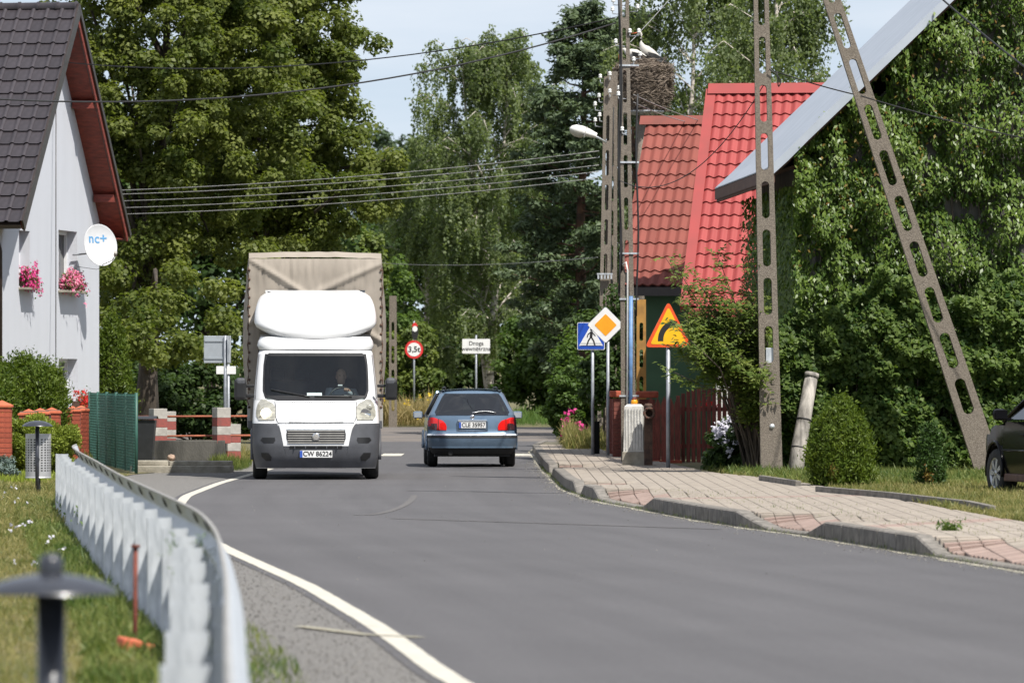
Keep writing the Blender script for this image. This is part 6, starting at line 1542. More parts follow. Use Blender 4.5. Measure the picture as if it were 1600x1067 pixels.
MB().box((0, 2.0, .28), (1.45, 3.6, .16)).build("underbody", M['black'], car)
MB().box((0, 2.0, .80), (1.42, 3.2, .5)).build("cabin_floor", M['seat'], car)
for x in (-.36, .36):
    o = MB().bbox((x, 1.75, 1.08), (.46, .12, .5), .05).build("seat", M['seat'], car); MB().bbox((x, 1.76, 1.36), (.24, .08, .14), .03).build("headrest", M['seat'], o)
    o = MB().bbox((x, 2.6, 1.08), (.46, .12, .5), .05).build("seat", M['seat'], car); MB().bbox((x, 2.6, 1.36), (.24, .08, .14), .03).build("headrest", M['seat'], o)
# flanks, roof, bonnet
car.scale = (.955, .955, .965)
for sgn in (-1, 1):
    def fw(z, y): return sgn * (w2(z) * interp(y, [.3, .6, 3.2, 4.2, 4.6], [1, 1.005, 1.0, .96, .80]))
    for y0, y1, z0, z1 in ((.10, .58, .30, .98), (1.32, 3.24, .22, .98), (4.0, 4.6, .28, .80), (.58, 1.32, .64, .98), (3.24, 4.0, .64, .86)):
        MB().grid([[(fw(z, y), y + (T.y(w2(z), z) if y0 == .10 and y == y0 else 0), z) for y in np.linspace(y0, y1, 5)] for z in np.linspace(z0, z1, 7)]).build("side_panel", M['car_blue'], car, fix=False)
    for yc in (.95, 3.62): MB().tube([(sgn * .872, yc + .37 * math.cos(a), .33 + .34 * math.sin(a)) for a in np.linspace(0, math.pi, 13)], .02, 6).build("arch", M['car_blue'], car)
    for y in (1.38, 2.28):
        MB().tube([(fw(1.0, y) , y, 1.0), (fw(1.4, y), y, 1.40)], .03, 5).build("window_pillar", M['van_black'], car)
    MB().tube([(fw(1.0, 3.3), 3.55, .96), (sgn * .60, 2.75, 1.42)], .035, 6).build("screen_pillar", M['car_blue'], car)
rows = [[(x * w_, y, z + .035 * (1 - x * x)) for x in np.linspace(-1, 1, 11)] for y, w_, z in ((.60, .58, 1.455), (1.0, .60, 1.465), (2.0, .61, 1.455), (2.75, .59, 1.42))]
MB().grid(rows).build("roof", M['car_blue'], car, fix=False)
rows = [[(x * w_, y, z + .03 * (1 - x * x)) for x in np.linspace(-1, 1, 9)] for y, w_, z in ((2.75, .58, 1.42), (3.2, .68, 1.16), (3.6, .74, .97))]
MB().grid(rows).build("windscreen", M['car_glass'], car, fix=False)
rows = [[(x * w_, y, z + .03 * (1 - x * x)) for x in np.linspace(-1, 1, 9)] for y, w_, z in ((3.6, .84, .93), (4.1, .81, .86), (4.5, .74, .76), (4.62, .70, .55), (4.60, .70, .28))]
MB().grid(rows).build("bonnet", M['car_blue'], car, fix=False)
# ---------------------------------------------------------------- dark car parked on the lawn
wx = (1566 - 800) / F * 74.0; yaw = R(11); fwd = Vector((-math.sin(yaw), math.cos(yaw), 0)); rgt = Vector((math.cos(yaw), math.sin(yaw), 0))
axle = Vector((wx, 74.0, .06)) + rgt * (.80); org = axle - fwd * 3.72
bc = thing("parked_car", "glossy black car parked on the grass at the right edge", "car", (org.x, org.y, .08), yaw)
def hwid(z): return interp(z, [.2, .35, .62, .75, .95, 1.02, 1.38, 1.46], [.84, .88, .905, .90, .87, .83, .62, .55])
def plan(y): return interp(y, [0, .25, .6, 3.6, 4.3, 4.6], [.82, .94, 1.0, 1.0, .95, .72])
def ztop(y): return interp(y, [0, .1, .9, 1.5, 2.0, 2.6, 3.4, 4.2, 4.58, 4.6], [.95, 1.02, 1.05, 1.36, 1.44, 1.43, .99, .84, .70, .6])
for sgn in (-1, 1):
    for y0, y1, z0, z1, nm in ((.12, .62, .25, .96, "rear_wing"), (.62, 1.34, .68, .96, "rear_wing"), (1.34, 2.28, .22, .96, "rear_door"), (2.29, 3.34, .22, .97, "front_door"), (3.345, 4.08, .66, .92, "front_wing"), (4.08, 4.55, .26, .80, "front_wing")):
        MB().grid([[(sgn * hwid(z) * plan(y), y, min(z, ztop(y) + .02)) for y in np.linspace(y0 + .003, y1 - .003, 8)] for z in np.linspace(z0, z1, 10)]).build(nm, M['car_black'], bc, fix=False)
    MB().tube([(sgn * (hwid(.60) + .012), y, .60) for y in (1.36, 3.3)], .016, 6).build("rub_strip", M['car_black'], bc)
    MB().bbox((sgn * .86, 2.35, .25), (.06, 2.0, .10), .02).build("sill", M['planter'], bc)
    for yc in (.98, 3.72):
        pts = [(sgn * (hwid(.6) + .0), yc + .385 * math.cos(a), .33 + .375 * math.sin(a)) for a in np.linspace(-.2, math.pi + .2, 17)]
        MB().tube(pts, .022, 6).build("arch", M['car_black'], bc)
        MB().grid([[(sgn * x, yc + .37 * math.cos(a), .33 + .36 * math.sin(a)) for a in np.linspace(0, math.pi, 13)] for x in (.45, .88)]).build("arch_liner", M['black'], bc, fix=False)
        wheel(bc, (sgn * .80, yc, .30), .318, .215, 7, R(6) if yc > 3 else 0, sgn)
    for y0, y1, k0, k1 in ((1.1, 2.25, .5, 0), (2.33, 3.28, 0, .95)):
        MB().grid([[(sgn * (hwid(z) + .004), lerp(y0 + (z - 1.0) * k0 * 1.4, y1 - (z - 1.0) * k1 * 1.5, t), z) for t in (0, .5, 1)] for z in (1.0, 1.12, 1.24, 1.36)]).build("side_window", M['car_glass'], bc, fix=False)
    MB().tube([(sgn * .865, 3.42, .97), (sgn * .74, 2.95, 1.22), (sgn * .60, 2.55, 1.42), (sgn * .585, 1.9, 1.44), (sgn * .64, 1.3, 1.32), (sgn * .82, .95, 1.02)], .028, 6).build("roof_pillar", M['car_black'], bc)
    mr = MB().bbox((sgn * 1.00, 3.12, 1.06), (.20, .12, .15), .06).build("mirror", M['car_black'], bc)
    MB().box((sgn * 1.0, 3.055, 1.06), (.16, .006, .11)).build("mirror_glass", M['car_black'], mr); MB().box((sgn * .89, 3.14, 1.0), (.08, .06, .04)).build("mirror_arm", M['car_black'], mr)
    MB().bbox((sgn * (hwid(.80) + .015), 2.42, .80), (.03, .20, .035), .01).build("door_handle", M['car_black'], bc)
    MB().bbox((sgn * .62, .05, .78), (.36, .08, .16), .03).build("tail_light", M['tail_red'], bc)
    MB().bbox((sgn * .60, 4.47, .66), (.36, .10, .14), .03).build("headlight", M['lens'], bc)
rows = [[(x * w_, y, z + .03 * (1 - x * x)) for x in np.linspace(-1, 1, 11)] for y, w_, z in ((1.45, .60, 1.36), (2.0, .585, 1.43), (2.55, .59, 1.41))]
MB().grid(rows).build("roof", M['car_black'], bc, fix=False)
rows = [[(x * w_, y, z + .03 * (1 - x * x)) for x in np.linspace(-1, 1, 11)] for y, w_, z in ((2.55, .59, 1.41), (2.95, .70, 1.22), (3.42, .82, .97))]
MB().grid(rows).build("windscreen", M['car_glass'], bc, fix=False)
rows = [[(x * w_, y, z + .03 * (1 - x * x)) for x in np.linspace(-1, 1, 11)] for y, w_, z in ((.85, .80, 1.03), (1.45, .60, 1.36))]
MB().grid(rows).build("rear_window", M['car_glass'], bc, fix=False)
rows = [[(x * w_, y, z + .03 * (1 - x * x)) for x in np.linspace(-1, 1, 11)] for y, w_, z in ((3.42, .86, .95), (3.9, .85, .90), (4.3, .80, .82), (4.52, .70, .70), (4.60, .66, .5), (4.56, .66, .25))]
MB().grid(rows).build("bonnet", M['car_black'], bc, fix=False)
rows = [[(x * w_, y, z + .02 * (1 - x * x)) for x in np.linspace(-1, 1, 11)] for y, w_, z in ((.85, .82, 1.0), (.3, .80, .99), (.08, .76, .93), (.04, .78, .65), (-.03, .80, .60), (-.02, .80, .35), (.06, .76, .25))]
MB().grid(rows).build("boot_lid", M['car_black'], bc, fix=False)
MB().box((0, 2.35, .30), (1.5, 3.2, .16)).build("underbody", M['black'], bc)
MB().box((0, 2.2, .75), (1.5, 2.2, .4)).build("cabin_floor", M['seat'], bc)
for x in (-.38, .38):
    o = MB().bbox((x, 2.45, 1.0), (.46, .14, .6), .05).build("seat", M['seat'], bc); MB().bbox((x, 2.44, 1.33), (.24, .08, .14), .03).build("headrest", M['seat'], o)
# ================================================================== trees
def gp(px, Y, z=None):
    q_ = P(px, 700, Y); q_.z = (rise(Y) if Y > 150 else 0.0) if z is None else z; return q_
def ctr(px, py, Y): return P(px, py, Y)
ex1 = [ctr(px, py, Y) for px, py, Y in ((200, 470, 133), (240, 500, 132), (285, 520, 132), (180, 540, 131), (230, 550, 131), (265, 560, 132), (330, 500, 134), (360, 450, 135), (300, 440, 134), (170, 430, 134), (220, 525, 130.5), (345, 540, 134), (250, 470, 133), (150, 500, 132), (310, 550, 133), (370, 520, 134))] 
ex1 = [e + Vector((random.uniform(-.4, .4), random.uniform(-.4, .4), random.uniform(-.25, .25))) for e in ex1 for _ in range(2)]
broad_tree("linden_tree", "tall linden tree rising behind the grey house, branches reaching low", gp(228, 138), 0, ctr(265, 150, 138), (3.1, 3.0, 5.3), 480, 245, .44, .125, 'linden', trunk_r=.28, seed=1, inner=.45, extra=ex1, lump=.25)
ex2 = [ctr(px, py, Y) for px, py, Y in ((600, 290, 140), (620, 265, 140), (572, 330, 140), (530, 360, 140), (590, 320, 141), (560, 280, 139), (610, 300, 141), (500, 390, 140), (470, 400, 140), (540, 300, 139), (585, 265, 140), (440, 390, 140))]
ex2 = [e + Vector((random.uniform(-.3, .3), random.uniform(-.4, .4), random.uniform(-.25, .25))) for e in ex2 for _ in range(2)]
broad_tree("linden_tree", "broad yellow-green linden tree behind the van, its crown reaching the top", gp(420, 143), 0, ctr(425, 140, 142), (2.35, 2.6, 4.6), 430, 250, .42, .125, 'linden', trunk_r=.26, seed=4, inner=.45, extra=ex2, lump=.18)
# dark trees that close the view behind
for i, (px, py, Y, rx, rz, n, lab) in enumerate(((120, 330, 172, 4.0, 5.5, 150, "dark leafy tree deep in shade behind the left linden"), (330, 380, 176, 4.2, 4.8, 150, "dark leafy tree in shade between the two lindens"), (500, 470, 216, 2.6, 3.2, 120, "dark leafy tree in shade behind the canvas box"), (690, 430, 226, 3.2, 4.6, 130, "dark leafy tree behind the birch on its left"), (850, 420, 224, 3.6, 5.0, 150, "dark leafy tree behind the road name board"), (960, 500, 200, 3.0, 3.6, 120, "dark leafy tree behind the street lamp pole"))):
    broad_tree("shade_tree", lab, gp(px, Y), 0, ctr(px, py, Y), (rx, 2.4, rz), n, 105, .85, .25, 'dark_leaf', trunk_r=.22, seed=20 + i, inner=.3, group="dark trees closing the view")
broad_tree("bright_tree", "light green young tree glowing above the van box", gp(545, 188), 0, ctr(545, 420, 188), (1.1, 1.0, 1.6), 70, 170, .45, .18, 'elder', trunk_r=.1, seed=31)
broad_tree("field_tree", "far bluish tree top on the horizon left of the birch", gp(612, 520), 0, ctr(612, 300, 520), (4.2, 4, 6.6), 110, 130, 1.5, .5, 'hazy_green', trunk_r=.4, seed=40)
# birches
def birch(label, base, h, lean, spread, n_limb, strands, leaf, seed, stem2=None, lowest=.18, name="birch_tree", m='birch', hang=(.5, 2.0), per=35):
    root = thing(name, label, "tree", base); g = np.random.default_rng(seed); mb = MB()
    stems = [((0, 0, -.1), (lean, 0, h * .97))]
    if stem2: stems.append(((.1, .1, -.1), stem2))
    sp_ = []; 
    for si, (a, b) in enumerate(stems):
        pts = trunk_mesh(mb, a, b, .17 - .04 * si, .025, .35, 8, 12, seed + si)
        for k in range(n_limb if si == 0 else int(n_limb * .6)):
            t = lowest + (1 - lowest) * g.random() ** .85; i = min(len(pts) - 2, int(t * (len(pts) - 1))); o = pts[i].lerp(pts[i + 1], t * (len(pts) - 1) - i)
            an = g.uniform(0, 2 * math.pi); prof_ = spread * interp(t, [0, .15, .4, .7, .9, 1], [.55, .9, 1.0, .95, .72, .30]) * g.uniform(.55, 1.1)
            dv = Vector((math.cos(an), math.sin(an) * .8, 0)); up_ = prof_ * g.uniform(.35, .9)
            c = [o, o + dv * prof_ * .4 + Vector((0, 0, up_ * .7)), o + dv * prof_ * .8 + Vector((0, 0, up_)), o + dv * prof_ * 1.05 + Vector((0, 0, up_ * .8))]
            mb.tube(c, [.045 * (1.2 - t), .03 * (1.2 - t), .016, .006], 5, caps=False); sp_.append(c)
    mb.build("trunk", M['birch_bark'], root, fix=False)
    P_, A_, T_ = [], [], []
    for k in range(strands):
        c = sp_[g.integers(0, len(sp_))]; u = g.random() ** .6 * 2.999; i = int(u); o = c[i].lerp(c[i + 1], u - i) + Vector(g.normal(scale=.10, size=3).tolist())
        ln = g.uniform(*hang) * (.45 + .55 * u / 3); n_ = max(8, int(per * ln / 1.5)); t = g.random(n_); sw_ = g.normal(scale=.16, size=2); tone = np.clip(g.normal(.5, .28), 0, 1)
        rad_ = .03 + .06 * (1 - t)
        q_ = np.stack([o.x + sw_[0] * t + g.normal(size=n_) * rad_, o.y + sw_[1] * t + g.normal(size=n_) * rad_, o.z + .12 * np.sin(t * 3) - ln * t], 1)
        P_.append(q_); A_.append(np.stack([g.normal(0, .5, n_), g.normal(0, .5, n_), np.full(n_, -1.0)], 1)); T_.append(np.clip(tone * .6 + g.random(n_) * .4, 0, 1))
    P_, A_, T_ = np.vstack(P_), np.vstack(A_), np.concatenate(T_); keep = P_[:, 2] > .3; P_, A_, T_ = P_[keep], A_[keep], T_[keep]
    nr = g.normal(size=P_.shape) + np.array([.15, -.35, .35])
    put("crown", leaf_mesh("crown", P_, nr, leaf * g.uniform(.6, 1.25, len(P_)), .62, A_, T_, M[m]), root); return root
birch("weeping birch with pale trunk standing behind the estate car", gp(765, 208), 13.9, .6, 2.9, 90, 3600, .135, 3, stem2=(-1.0, .2, 13.0))
birch("smaller birch with drooping twigs left of the weeping birch", gp(668, 212), 10.4, -.2, 1.8, 40, 1500, .13, 8)
birch("tall airy birch behind the stork nest", gp(1065, 158), 14.0, .4, 2.6, 50, 1700, .12, 12, lowest=.3)
birch("tall drooping birch behind the upright slotted pole", gp(1225, 150), 13.6, -.2, 2.0, 46, 1500, .12, 14, lowest=.3)
birch("slim birch between the stork nest and the upright pole", gp(1140, 168), 12.0, .1, 1.5, 30, 520, .12, 17, lowest=.35)
# pine
def pine(label, base, h, spread, seed, z0=.15):
    root = thing("pine_tree", label, "tree", base); g = np.random.default_rng(seed); mb = MB(); pts = trunk_mesh(mb, (0, 0, -.1), (.2, 0, h), .24, .04, .25, 8, 10, seed)
    cen, rr = [], []
    for k in range(105):
        t = z0 + (1 - z0) * (k + g.random()) / 105; i = min(8, int(t * 9)); o = pts[i].lerp(pts[i + 1], t * 9 - i); an = g.uniform(0, 6.28)
        r_ = spread * interp(t, [0, .2, .5, .75, .92, 1], [.9, 1.0, .95, .8, .5, .1]) * g.uniform(.6, 1.12); dv = Vector((math.cos(an), math.sin(an), 0))
        e_ = o + dv * r_ + Vector((0, 0, r_ * g.uniform(.02, .35))); mb.tube([o, o.lerp(e_, .5) - Vector((0, 0, .06 * r_)), e_], [.04, .025, .008], 5, caps=False)
        for u in (.45, .62, .78, .92, 1.0):
            cen.append(list(o.lerp(e_, u) + Vector(g.normal(scale=.14, size=3).tolist()))); rr.append(.42 if u < .9 else .34)
    mb.build("trunk", M['pine_bark'], root, fix=False); cen = np.array(cen)
    pos, nr, tn = clumps(cen, np.array(rr), 95, .5, .6); al = unit(pos - np.repeat(cen, 95, 0)) + np.array([0, 0, .5])
    put("crown", leaf_mesh("crown", pos, nr, .185 * RNG.uniform(.6, 1.3, len(pos)), .38, al, tn, M['pine']), root); return root
pine("dark conifer rising behind the street lamp and the slotted poles", gp(905, 160), 12.0, 2.1, 6)
pine("dark conifer behind the stork nest and faded red roof", gp(985, 172), 12.5, 1.7, 9)

# ================================================================== shrubs
shrub("roadside_bush", "big bright green bush right of the road name board", gp(855, 203), ctr(855, 570, 203), (1.9, 1.2, 1.9), 110, 170, .40, .17, 'mid_leaf', 51)
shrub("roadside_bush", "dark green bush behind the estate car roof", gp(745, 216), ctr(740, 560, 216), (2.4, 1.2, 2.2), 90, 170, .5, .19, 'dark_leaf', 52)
shrub("roadside_bush", "yellow-green bush behind the round weight limit sign", gp(640, 203), ctr(640, 580, 203), (1.3, .9, 1.7), 90, 150, .36, .15, 'elder', 53)
shrub("roadside_bush", "small green bush between the van mirror and the slim pole", gp(608, 205), ctr(612, 520, 205), (1.0, .8, 2.6), 90, 150, .36, .15, 'mid_leaf', 54)
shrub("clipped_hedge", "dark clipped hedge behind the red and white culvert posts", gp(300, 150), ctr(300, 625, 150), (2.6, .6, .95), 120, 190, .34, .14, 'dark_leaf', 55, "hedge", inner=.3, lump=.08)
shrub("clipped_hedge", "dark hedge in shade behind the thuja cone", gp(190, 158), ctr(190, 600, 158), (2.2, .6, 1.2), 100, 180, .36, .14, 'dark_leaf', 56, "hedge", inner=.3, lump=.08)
# verge of tall weeds at the junction
def weeds(name, label, x0, x1, y0, y1, n, h, m, seed, base=None, cat="weeds", flower=None, nf=0, asp=.16, dens=2.0, zf=None):
    g = np.random.default_rng(seed); x = g.uniform(x0, x1, n); y = g.uniform(y0, y1, n)
    pt_ = np.array([mnoise.noise(Vector((a * dens, b * dens * .5, seed))) for a, b in zip(x, y)]); hh = h * np.clip(.55 + pt_ * .9 + g.normal(0, .18, n), .15, 1.5)
    z0_ = np.array([zf(a, b) if zf else (rise(b) if b > 150 else 0.0) for a, b in zip(x, y)])
    pos = np.stack([x, y, z0_ + hh * .5], 1); al = np.stack([g.normal(0, .3, n), g.normal(0, .3, n), np.ones(n)], 1); nr = g.normal(size=(n, 3)) * [1, 1, .15] + [.1, -.4, 0]
    root = thing(name, label, cat, (x0, y0, 0)); root["kind"] = "stuff"; b_ = np.array([x0, y0, 0])
    put("blades", leaf_mesh("blades", pos - b_, nr, hh, asp, al, np.clip(.5 + pt_ * .5 + g.normal(0, .22, n), 0, 1), M[m]), root)
    if flower:
        i = g.integers(0, n, nf); c = pos[i] + np.stack([g.normal(0, .03, nf), np.full(nf, -.05), hh[i] * .5], 1); idx = np.repeat(np.arange(nf), 6)
        put("blossom", leaf_mesh("blossom", c[idx] + g.normal(scale=.04, size=(nf * 6, 3)) - b_, g.normal(size=(nf * 6, 3)) + [0, -.8, .6], .085, .9, None, None, M[flower]), root)
    return root
weeds("tall_weeds", "dry tall weeds with yellow flowers round the slim pole", -5.2, -2.4, 178.5, 190, 9000, .9, 'straw', 61, flower='flower_yellow', nf=30, asp=.05)
weeds("tall_weeds", "green weeds on the far verge under the weight limit sign", -5.5, 8, 179, 200, 14000, .45, 'weed', 62, asp=.09)
weeds("tall_weeds", "long grass on the verge behind the culvert railing", -9, -4.6, 108, 116, 6000, .28, 'grass', 63, asp=.08)
weeds("tall_weeds", "green tuft of grass beside the van wheel at the culvert", -5.35, -4.75, 99.5, 104, 1800, .26, 'grass_green', 64, asp=.06)
weeds("tall_weeds", "rank weeds and pink flowers on the pavement corner below the pedestrian sign", 1.15, 1.95, 119, 134, 7000, .55, 'grass', 65, asp=.05, flower='pink', nf=22, zf=lambda a, b: .1)
shrub("rose_bush", "wild green rose bush with pink flowers left of the pedestrian sign", (1.45, 128, .1), ctr(898, 625, 128), (.62, .8, .95), 110, 130, .18, .10, 'mid_leaf', 66)
g = np.random.default_rng(70); nf = 16; c = np.stack([g.normal(1.32, .13, nf), g.normal(127, .3, nf), g.uniform(.25, .95, nf)], 1); idx = np.repeat(np.arange(nf), 7)
rf = thing("rose_flowers", "pink blossoms on the wild rose bush", "flowers", (1.32, 127, .5))
put("blossom", leaf_mesh("blossom", c[idx] + g.normal(scale=.035, size=(nf * 7, 3)) - [1.32, 127, .5], g.normal(size=(nf * 7, 3)) + [0, -.8, .5], .085, .9, None, None, M['pink']), rf)
shrub("dark_bush", "dark bush behind the fence and the slotted poles", (2.0, 121, .1), ctr(965, 560, 121), (.9, .6, 1.4), 60, 140, .3, .12, 'dark_leaf', 67)
shrub("dark_bush", "green bush at the left end of the garden behind the diamond sign", (1.4, 139, .1), ctr(915, 600, 139), (.9, .8, 1.5), 70, 140, .32, .12, 'mid_leaf', 68)
# elder before the red house: arching sprays
def elder():
    root = thing("elder_bush", "light green elder bush arching over the gate and the bend sign", "bush", (3.72, 88.9, .1)); g = np.random.default_rng(80); mb = MB(); P_, N_, A_, T_ = [], [], [], []
    o = Vector((0, 0, 0))
    tips = [(1038, 400), (1055, 415), (1045, 500), (1060, 470), (1085, 430), (1120, 395), (1130, 430), (1075, 520), (1060, 545), (1100, 500), (1140, 480), (1165, 440), (1175, 400), (1150, 540), (1120, 560), (1040, 575), (1170, 500), (1105, 575), (1160, 590), (1185, 460), (1140, 585), (1185, 560), (1095, 455), (1110, 530), (1080, 480), (1150, 510), (1180, 620), (1130, 500), (1170, 545)]
    tips += [(g.uniform(1085, 1195), g.uniform(450, 590)) for _ in range(60)] + [(g.uniform(1150, 1200), g.uniform(560, 650)) for _ in range(14)] + [(g.uniform(1055, 1120), g.uniform(470, 545)) for _ in range(14)]
    for i, (px, py) in enumerate(tips):
        t = P(px, py, 88.3 + g.normal(0, .35)) - Vector((3.72, 88.9, .1)); b_ = Vector((g.uniform(-.05, .35), g.uniform(-.1, .3), 0)); mid = b_.lerp(t, .55) + Vector((.15, 0, .35))
        mb.tube([b_, mid, t], [.02, .012, .004], 5, caps=False)
        for k in range(16 if i < 29 else 20):              # compound leaves along the outer half
            u = g.uniform(.70 if px < 1150 else .5, 1.02); q_ = (b_ * (1 - u) ** 2 + mid * 2 * u * (1 - u) + t * u * u); ax_ = Vector(g.normal(size=3).tolist()) + Vector((0, -.3, -.1)); ax_.normalize(); sd = ax_.cross(Vector((0, 0, 1))).normalized()
            tone = g.random()
            for j in range(7):
                s_ = (j // 2 + 1) * .055; d_ = 0 if j == 6 else (1 if j % 2 else -1)
                pp = q_ + ax_ * (s_ if d_ else .24) + sd * d_ * .045; P_.append(pp); al = ax_ + sd * d_ * 1.2 + Vector((0, 0, -.35)); A_.append(al)
                N_.append(Vector((g.normal(0, .35), g.normal(-.35, .35), 1)));  T_.append(tone * .6 + g.random() * .4)
    mb.build("stem", M['bark'], root, fix=False)
    P_, A_, N_ = (np.array([list(v) for v in z]) for z in (P_, A_, N_))
    put("foliage", leaf_mesh("foliage", P_, N_, g.uniform(.07, .115, len(P_)), .42, A_, np.array(T_), M['elder']), root)
elder()
shrub("phlox", "dark leafy clump under the white phlox before the hedge", (P(1150, 740, 90.5).x, 90.6, .1), P(1152, 705, 90.6), (.42, .4, .52), 60, 150, .16, .10, 'dark_leaf', 82, "plant")
g = np.random.default_rng(83); heads = [(1128, 662), (1140, 655), (1122, 680), (1133, 690), (1145, 672), (1150, 690), (1118, 670), (1140, 705), (1160, 660), (1155, 675), (1135, 668), (1128, 672)]
pf = thing("phlox_flowers", "cluster of white phlox flower heads beside the red gate", "flowers", P(1138, 680, 90.2)); o = np.array(P(1138, 680, 90.2)); cc_ = np.array([list(P(px, py, 90.2)) for px, py in heads]) - o
idx = np.repeat(np.arange(len(heads)), 30); pos = cc_[idx] + g.normal(scale=.035, size=(len(idx), 3)); put("blossom", leaf_mesh("blossom", pos, g.normal(scale=.5, size=pos.shape) + [.2, -.8, .6], .045, .95, None, None, M['flower_white']), pf)
rf = thing("red_flowers", "small red flowers glowing through the arched gate", "flowers", P(1108, 632, 102)); pos = g.normal(scale=(.12, .05, .05), size=(60, 3)); put("blossom", leaf_mesh("blossom", pos, g.normal(size=pos.shape) + [0, -.8, .5], .06, .9, None, None, M['flower_red']), rf)
# thujas
def thuja(name, label, base, h, r0, n, m, seed, shape=None, size=.10):
    root = thing(name, label, "shrub", base); g = np.random.default_rng(seed); k = n // 45
    t = g.random(k) ** .8; an = g.uniform(0, 6.28, k); pr_ = np.interp(t, *(shape or ([0, .12, .35, .7, .9, 1], [.72, .95, 1, .72, .40, .06])))
    lob = 1 + .16 * np.array([mnoise.noise(Vector((math.cos(a) * 2, math.sin(a) * 2, b * 4 + seed))) for a, b in zip(an, t)]) * 2
    rr = r0 * pr_ * lob * g.uniform(.72, 1.0, k); cen = np.stack([rr * np.cos(an), rr * np.sin(an), .06 + t * h * .97], 1)
    idx = np.repeat(np.arange(k), 45); dirv = np.stack([np.cos(an), np.sin(an), np.full(k, .9)], 1)
    off = g.normal(scale=.055 * (r0 / .55) ** .5, size=(len(idx), 3)) * [1, 1, 1.6]; pos = cen[idx] + off; al = dirv[idx] + g.normal(scale=.45, size=pos.shape); nr = g.normal(size=pos.shape) + np.stack([np.cos(an), np.sin(an), np.zeros(k)], 1)[idx] * .8
    pos[:, 2] = np.maximum(pos[:, 2], .03); tone = np.clip(g.normal(.5, .2, k), 0, 1)
    put("foliage", leaf_mesh("foliage", pos, nr, size * g.uniform(.6, 1.3, len(pos)), .34, al, np.clip(tone[idx] * .6 + g.random(len(pos)) * .4, 0, 1), M[m]), root)
    MB().tube([(0, 0, -.1), (.02, 0, h * .8)], [.05, .012], 7).lathe([(r0 * .45, .15), (r0 * .62, h * .35), (r0 * .4, h * .68), (.02, h * .9)], 10).build("trunk", M['bark'], root, fix=False); return root
thuja("thuja", "rounded green thuja with a brown patch between leaning post and small thuja", (P(1315, 765, 77).x, 77, .13), 1.08, .43, 30000, 'thuja', 91, size=.06)
thuja("thuja", "small thin thuja near the foot of the leaning strut", (P(1455, 765, 77.4).x, 77.4, .13), .74, .20, 7000, 'thuja_dark', 92, size=.055)
for px, py, Y, lab in ((1303, 738, 76.55, "dead brown sprig on the rounded thuja"), (1449, 742, 77.15, "dead brown sprig on the small thuja")):
    q_ = P(px, py, Y); sp_o = thing("dead_sprig", lab, "twig", q_); pos = np.random.default_rng(px).normal(scale=(.03, .03, .045), size=(50, 3)); put("needles", leaf_mesh("needles", pos, RNG.normal(size=pos.shape), .05, .5, None, None, M['vine_red']), sp_o)
full = ([0, .1, .4, .75, .92, 1], [.9, 1, 1, .92, .66, .1])
thuja("thuja", "large rounded thuja bush in the garden left of the house windows", (-8.85, 103.5, .05), 1.86, .80, 30000, 'thuja', 93, full, .08)
thuja("thuja", "broad thuja bush cut by the left picture edge", (-9.75, 101.5, .05), 1.84, .85, 20000, 'thuja', 94, full, .09)
thuja("thuja", "slim thuja cone behind the house corner", (P(176, 640, 127).x, 127, .0), 3.0, .55, 20000, 'thuja', 95, ([0, .2, .6, .85, 1], [.9, 1, .72, .4, .05]), .085)
shrub("golden_bush", "golden green conifer bush behind the perforated litter bin", (P(60, 745, 91).x, 91, .04), P(60, 700, 91), (.72, .6, .50), 120, 330, .15, .065, 'gold_bush', 96, up=.35, aspect=.3)
shrub("dwarf_spruce", "small blue spruce at the left edge below the golden bush", (P(2, 748, 88).x, 88, .04), P(2, 735, 88), (.30, .3, .22), 30, 150, .10, .07, 'spruce_blue', 97, aspect=.25)
weeds("ground_cover", "low yellowish ground cover round the dwarf spruce", -8.4, -6.9, 84, 90, 3500, .14, 'gold_bush', 98, cat="plants", zf=lambda a, b: .05)

# ================================================================== grass
def lawn(label, n, xf, y0, y1, h, m, seed, zf, name="grass", cut=1.0, dens=1.2):
    g = np.random.default_rng(seed); y = y0 + (y1 - y0) * g.random(n); lo_, hi_ = np.array([xf(b)[0] for b in y]), np.array([xf(b)[1] for b in y]); x = lo_ + (hi_ - lo_) * g.random(n)
    pt_ = np.array([mnoise.noise(Vector((a * dens, b * dens * .5, seed))) + .5 * mnoise.noise(Vector((a * 4, b * 2, seed))) for a, b in zip(x, y)])
    hh = h * np.clip(.8 + .5 * pt_ + g.normal(0, .25, n), .25, 2.2); pos = np.stack([x, y, np.array([zf(a, b) for a, b in zip(x, y)]) + hh * .42], 1)
    al = np.stack([g.normal(0, .45, n), g.normal(0, .45, n), np.ones(n)], 1); nr = g.normal(size=(n, 3)) * [1, 1, .3] + [.1, -.4, .3]
    o = put(name, leaf_mesh(name, pos, nr, hh, .10, al, np.clip(.55 - pt_ * .55 + g.normal(0, .25, n), 0, 1), M[m])); tag(o, label, "grass", None, "stuff"); return o
vz = lambda x, y: 0.06 * min(1, max(0, (fG(y) - x) / 4))
lawn("short dry summer grass on the verge left of the guardrail", 66000, lambda b: (max(-.093 * b - .4, fG(b) - 4.5), fG(b) - .22), 27, 95, .075, 'grass', 101, vz)
lawn("greener taller grass along the guardrail posts", 16000, lambda b: (fG(b) - .55, fG(b) - .08), 24, 72, .12, 'grass_green', 102, vz, "tall_grass")
lawn("grass in front of the house garden left of the rail", 14000, lambda b: (-.094 * b - .3, -.075 * b), 60, 95, .10, 'grass', 103, lambda x, y: .05)
lawn("green lawn between the pavement and the hedge", 45000, lambda b: (fB(b) + .05, min(.094 * b + .3, fB(b) + 5)), 55, 90.5, .10, 'grass', 104, lambda x, y: .13)
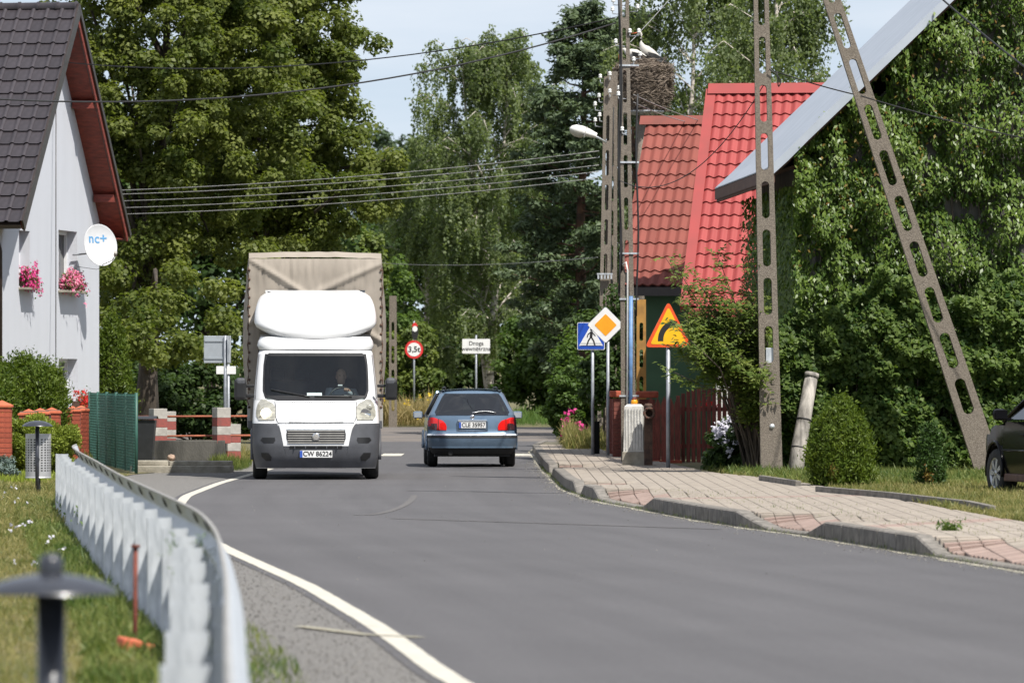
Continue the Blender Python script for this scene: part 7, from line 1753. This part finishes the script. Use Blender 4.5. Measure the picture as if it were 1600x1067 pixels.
lawn("fresh green grass round the pole and thujas", 16000, lambda b: (fB(b) + .1, .092 * b), 78, 90.5, .15, 'grass_green', 105, lambda x, y: .13, "tall_grass")
lawn("sparse weeds growing in the kerb joints", 1500, lambda b: (fK(b) - .06, fK(b) + .02), 48, 104, .05, 'grass_green', 106, lambda x, y: 0.0, "kerb_weeds", dens=3)
lawn("sparse weeds in the pavement joints near the kerb", 1300, lambda b: (fK(b) + .25 + .5 * math.sin(b * 1.7) ** 2, fK(b) + .95 + 1.2 * math.sin(b * .9) ** 2), 48, 74, .035, 'grass_green', 107, lambda x, y: .163, "joint_weeds", dens=3)
lawn("thin grass tufts on the gravel shoulder beside the rail", 900, lambda b: (fG(b) + .25, fG(b) + .6), 27, 36, .08, 'grass_green', 108, lambda x, y: .0, "shoulder_weeds")
# single weeds
def herb(label, base, h, n, m, seed, spread=.12, leaf=.06, name="weed_plant", asp=.4):
    root = thing(name, label, "weed", base); g = np.random.default_rng(seed); mb = MB(); P_ = []
    for k in range(7):
        t = Vector((g.normal(0, spread), g.normal(0, spread), h * g.uniform(.6, 1.0))); mb.tube([(0, 0, -.03), t * .5 + Vector((0, 0, .06 * h)), t], [.006, .004, .002], 4)
        for j in range(n // 7): u = g.uniform(.2, 1.02); P_.append([t.x * u + g.normal(0, .03), t.y * u + g.normal(0, .03), t.z * u + g.normal(0, .02)])
    mb.build("stem", M[m], root, fix=False); P_ = np.array(P_)
    put("foliage", leaf_mesh("foliage", P_, g.normal(size=P_.shape) + [0, -.3, .6], leaf * g.uniform(.6, 1.3, len(P_)), asp, None, None, M[m]), root)
herb("feathery green weed growing up through the near end of the guardrail", (P(330, 900, 30.5).x, 30.5, 0), .84, 420, 'weed', 111, .07, .045, asp=.18)
herb("low leafy weed growing in the pavement before the dark car", (P(1488, 845, 53.5).x, 53.5, .12), .12, 300, 'hedge', 112, .10, .05)
for i, (px, py, Y) in enumerate(((130, 810, 60), (150, 830, 55), (165, 820, 57), (190, 860, 50), (205, 880, 46), (175, 845, 52), (110, 800, 63))):
    q_ = P(px, py, Y); herb(("tall", "broad", "reddish", "thin", "dense", "short", "farthest")[i] + " green weed standing among the guardrail posts", (q_.x, Y, .0), .30 + .08 * (i % 3), 130, 'weed', 120 + i, .10, .06)
g = np.random.default_rng(130); nf = 40; yy_ = g.uniform(38, 80, nf); xx_ = np.array([fG(b) - g.uniform(.3, 1.6) for b in yy_]); pos = np.stack([xx_, yy_, np.full(nf, .13)], 1)
o = put("clover_flowers", leaf_mesh("clover_flowers", np.repeat(pos, 4, 0) + g.normal(scale=.012, size=(nf * 4, 3)), g.normal(size=(nf * 4, 3)) + [0, -.5, 1], .03, .9, None, None, M['flower_white'])); tag(o, "tiny white flowers scattered in the verge grass", "flowers", None, "stuff")
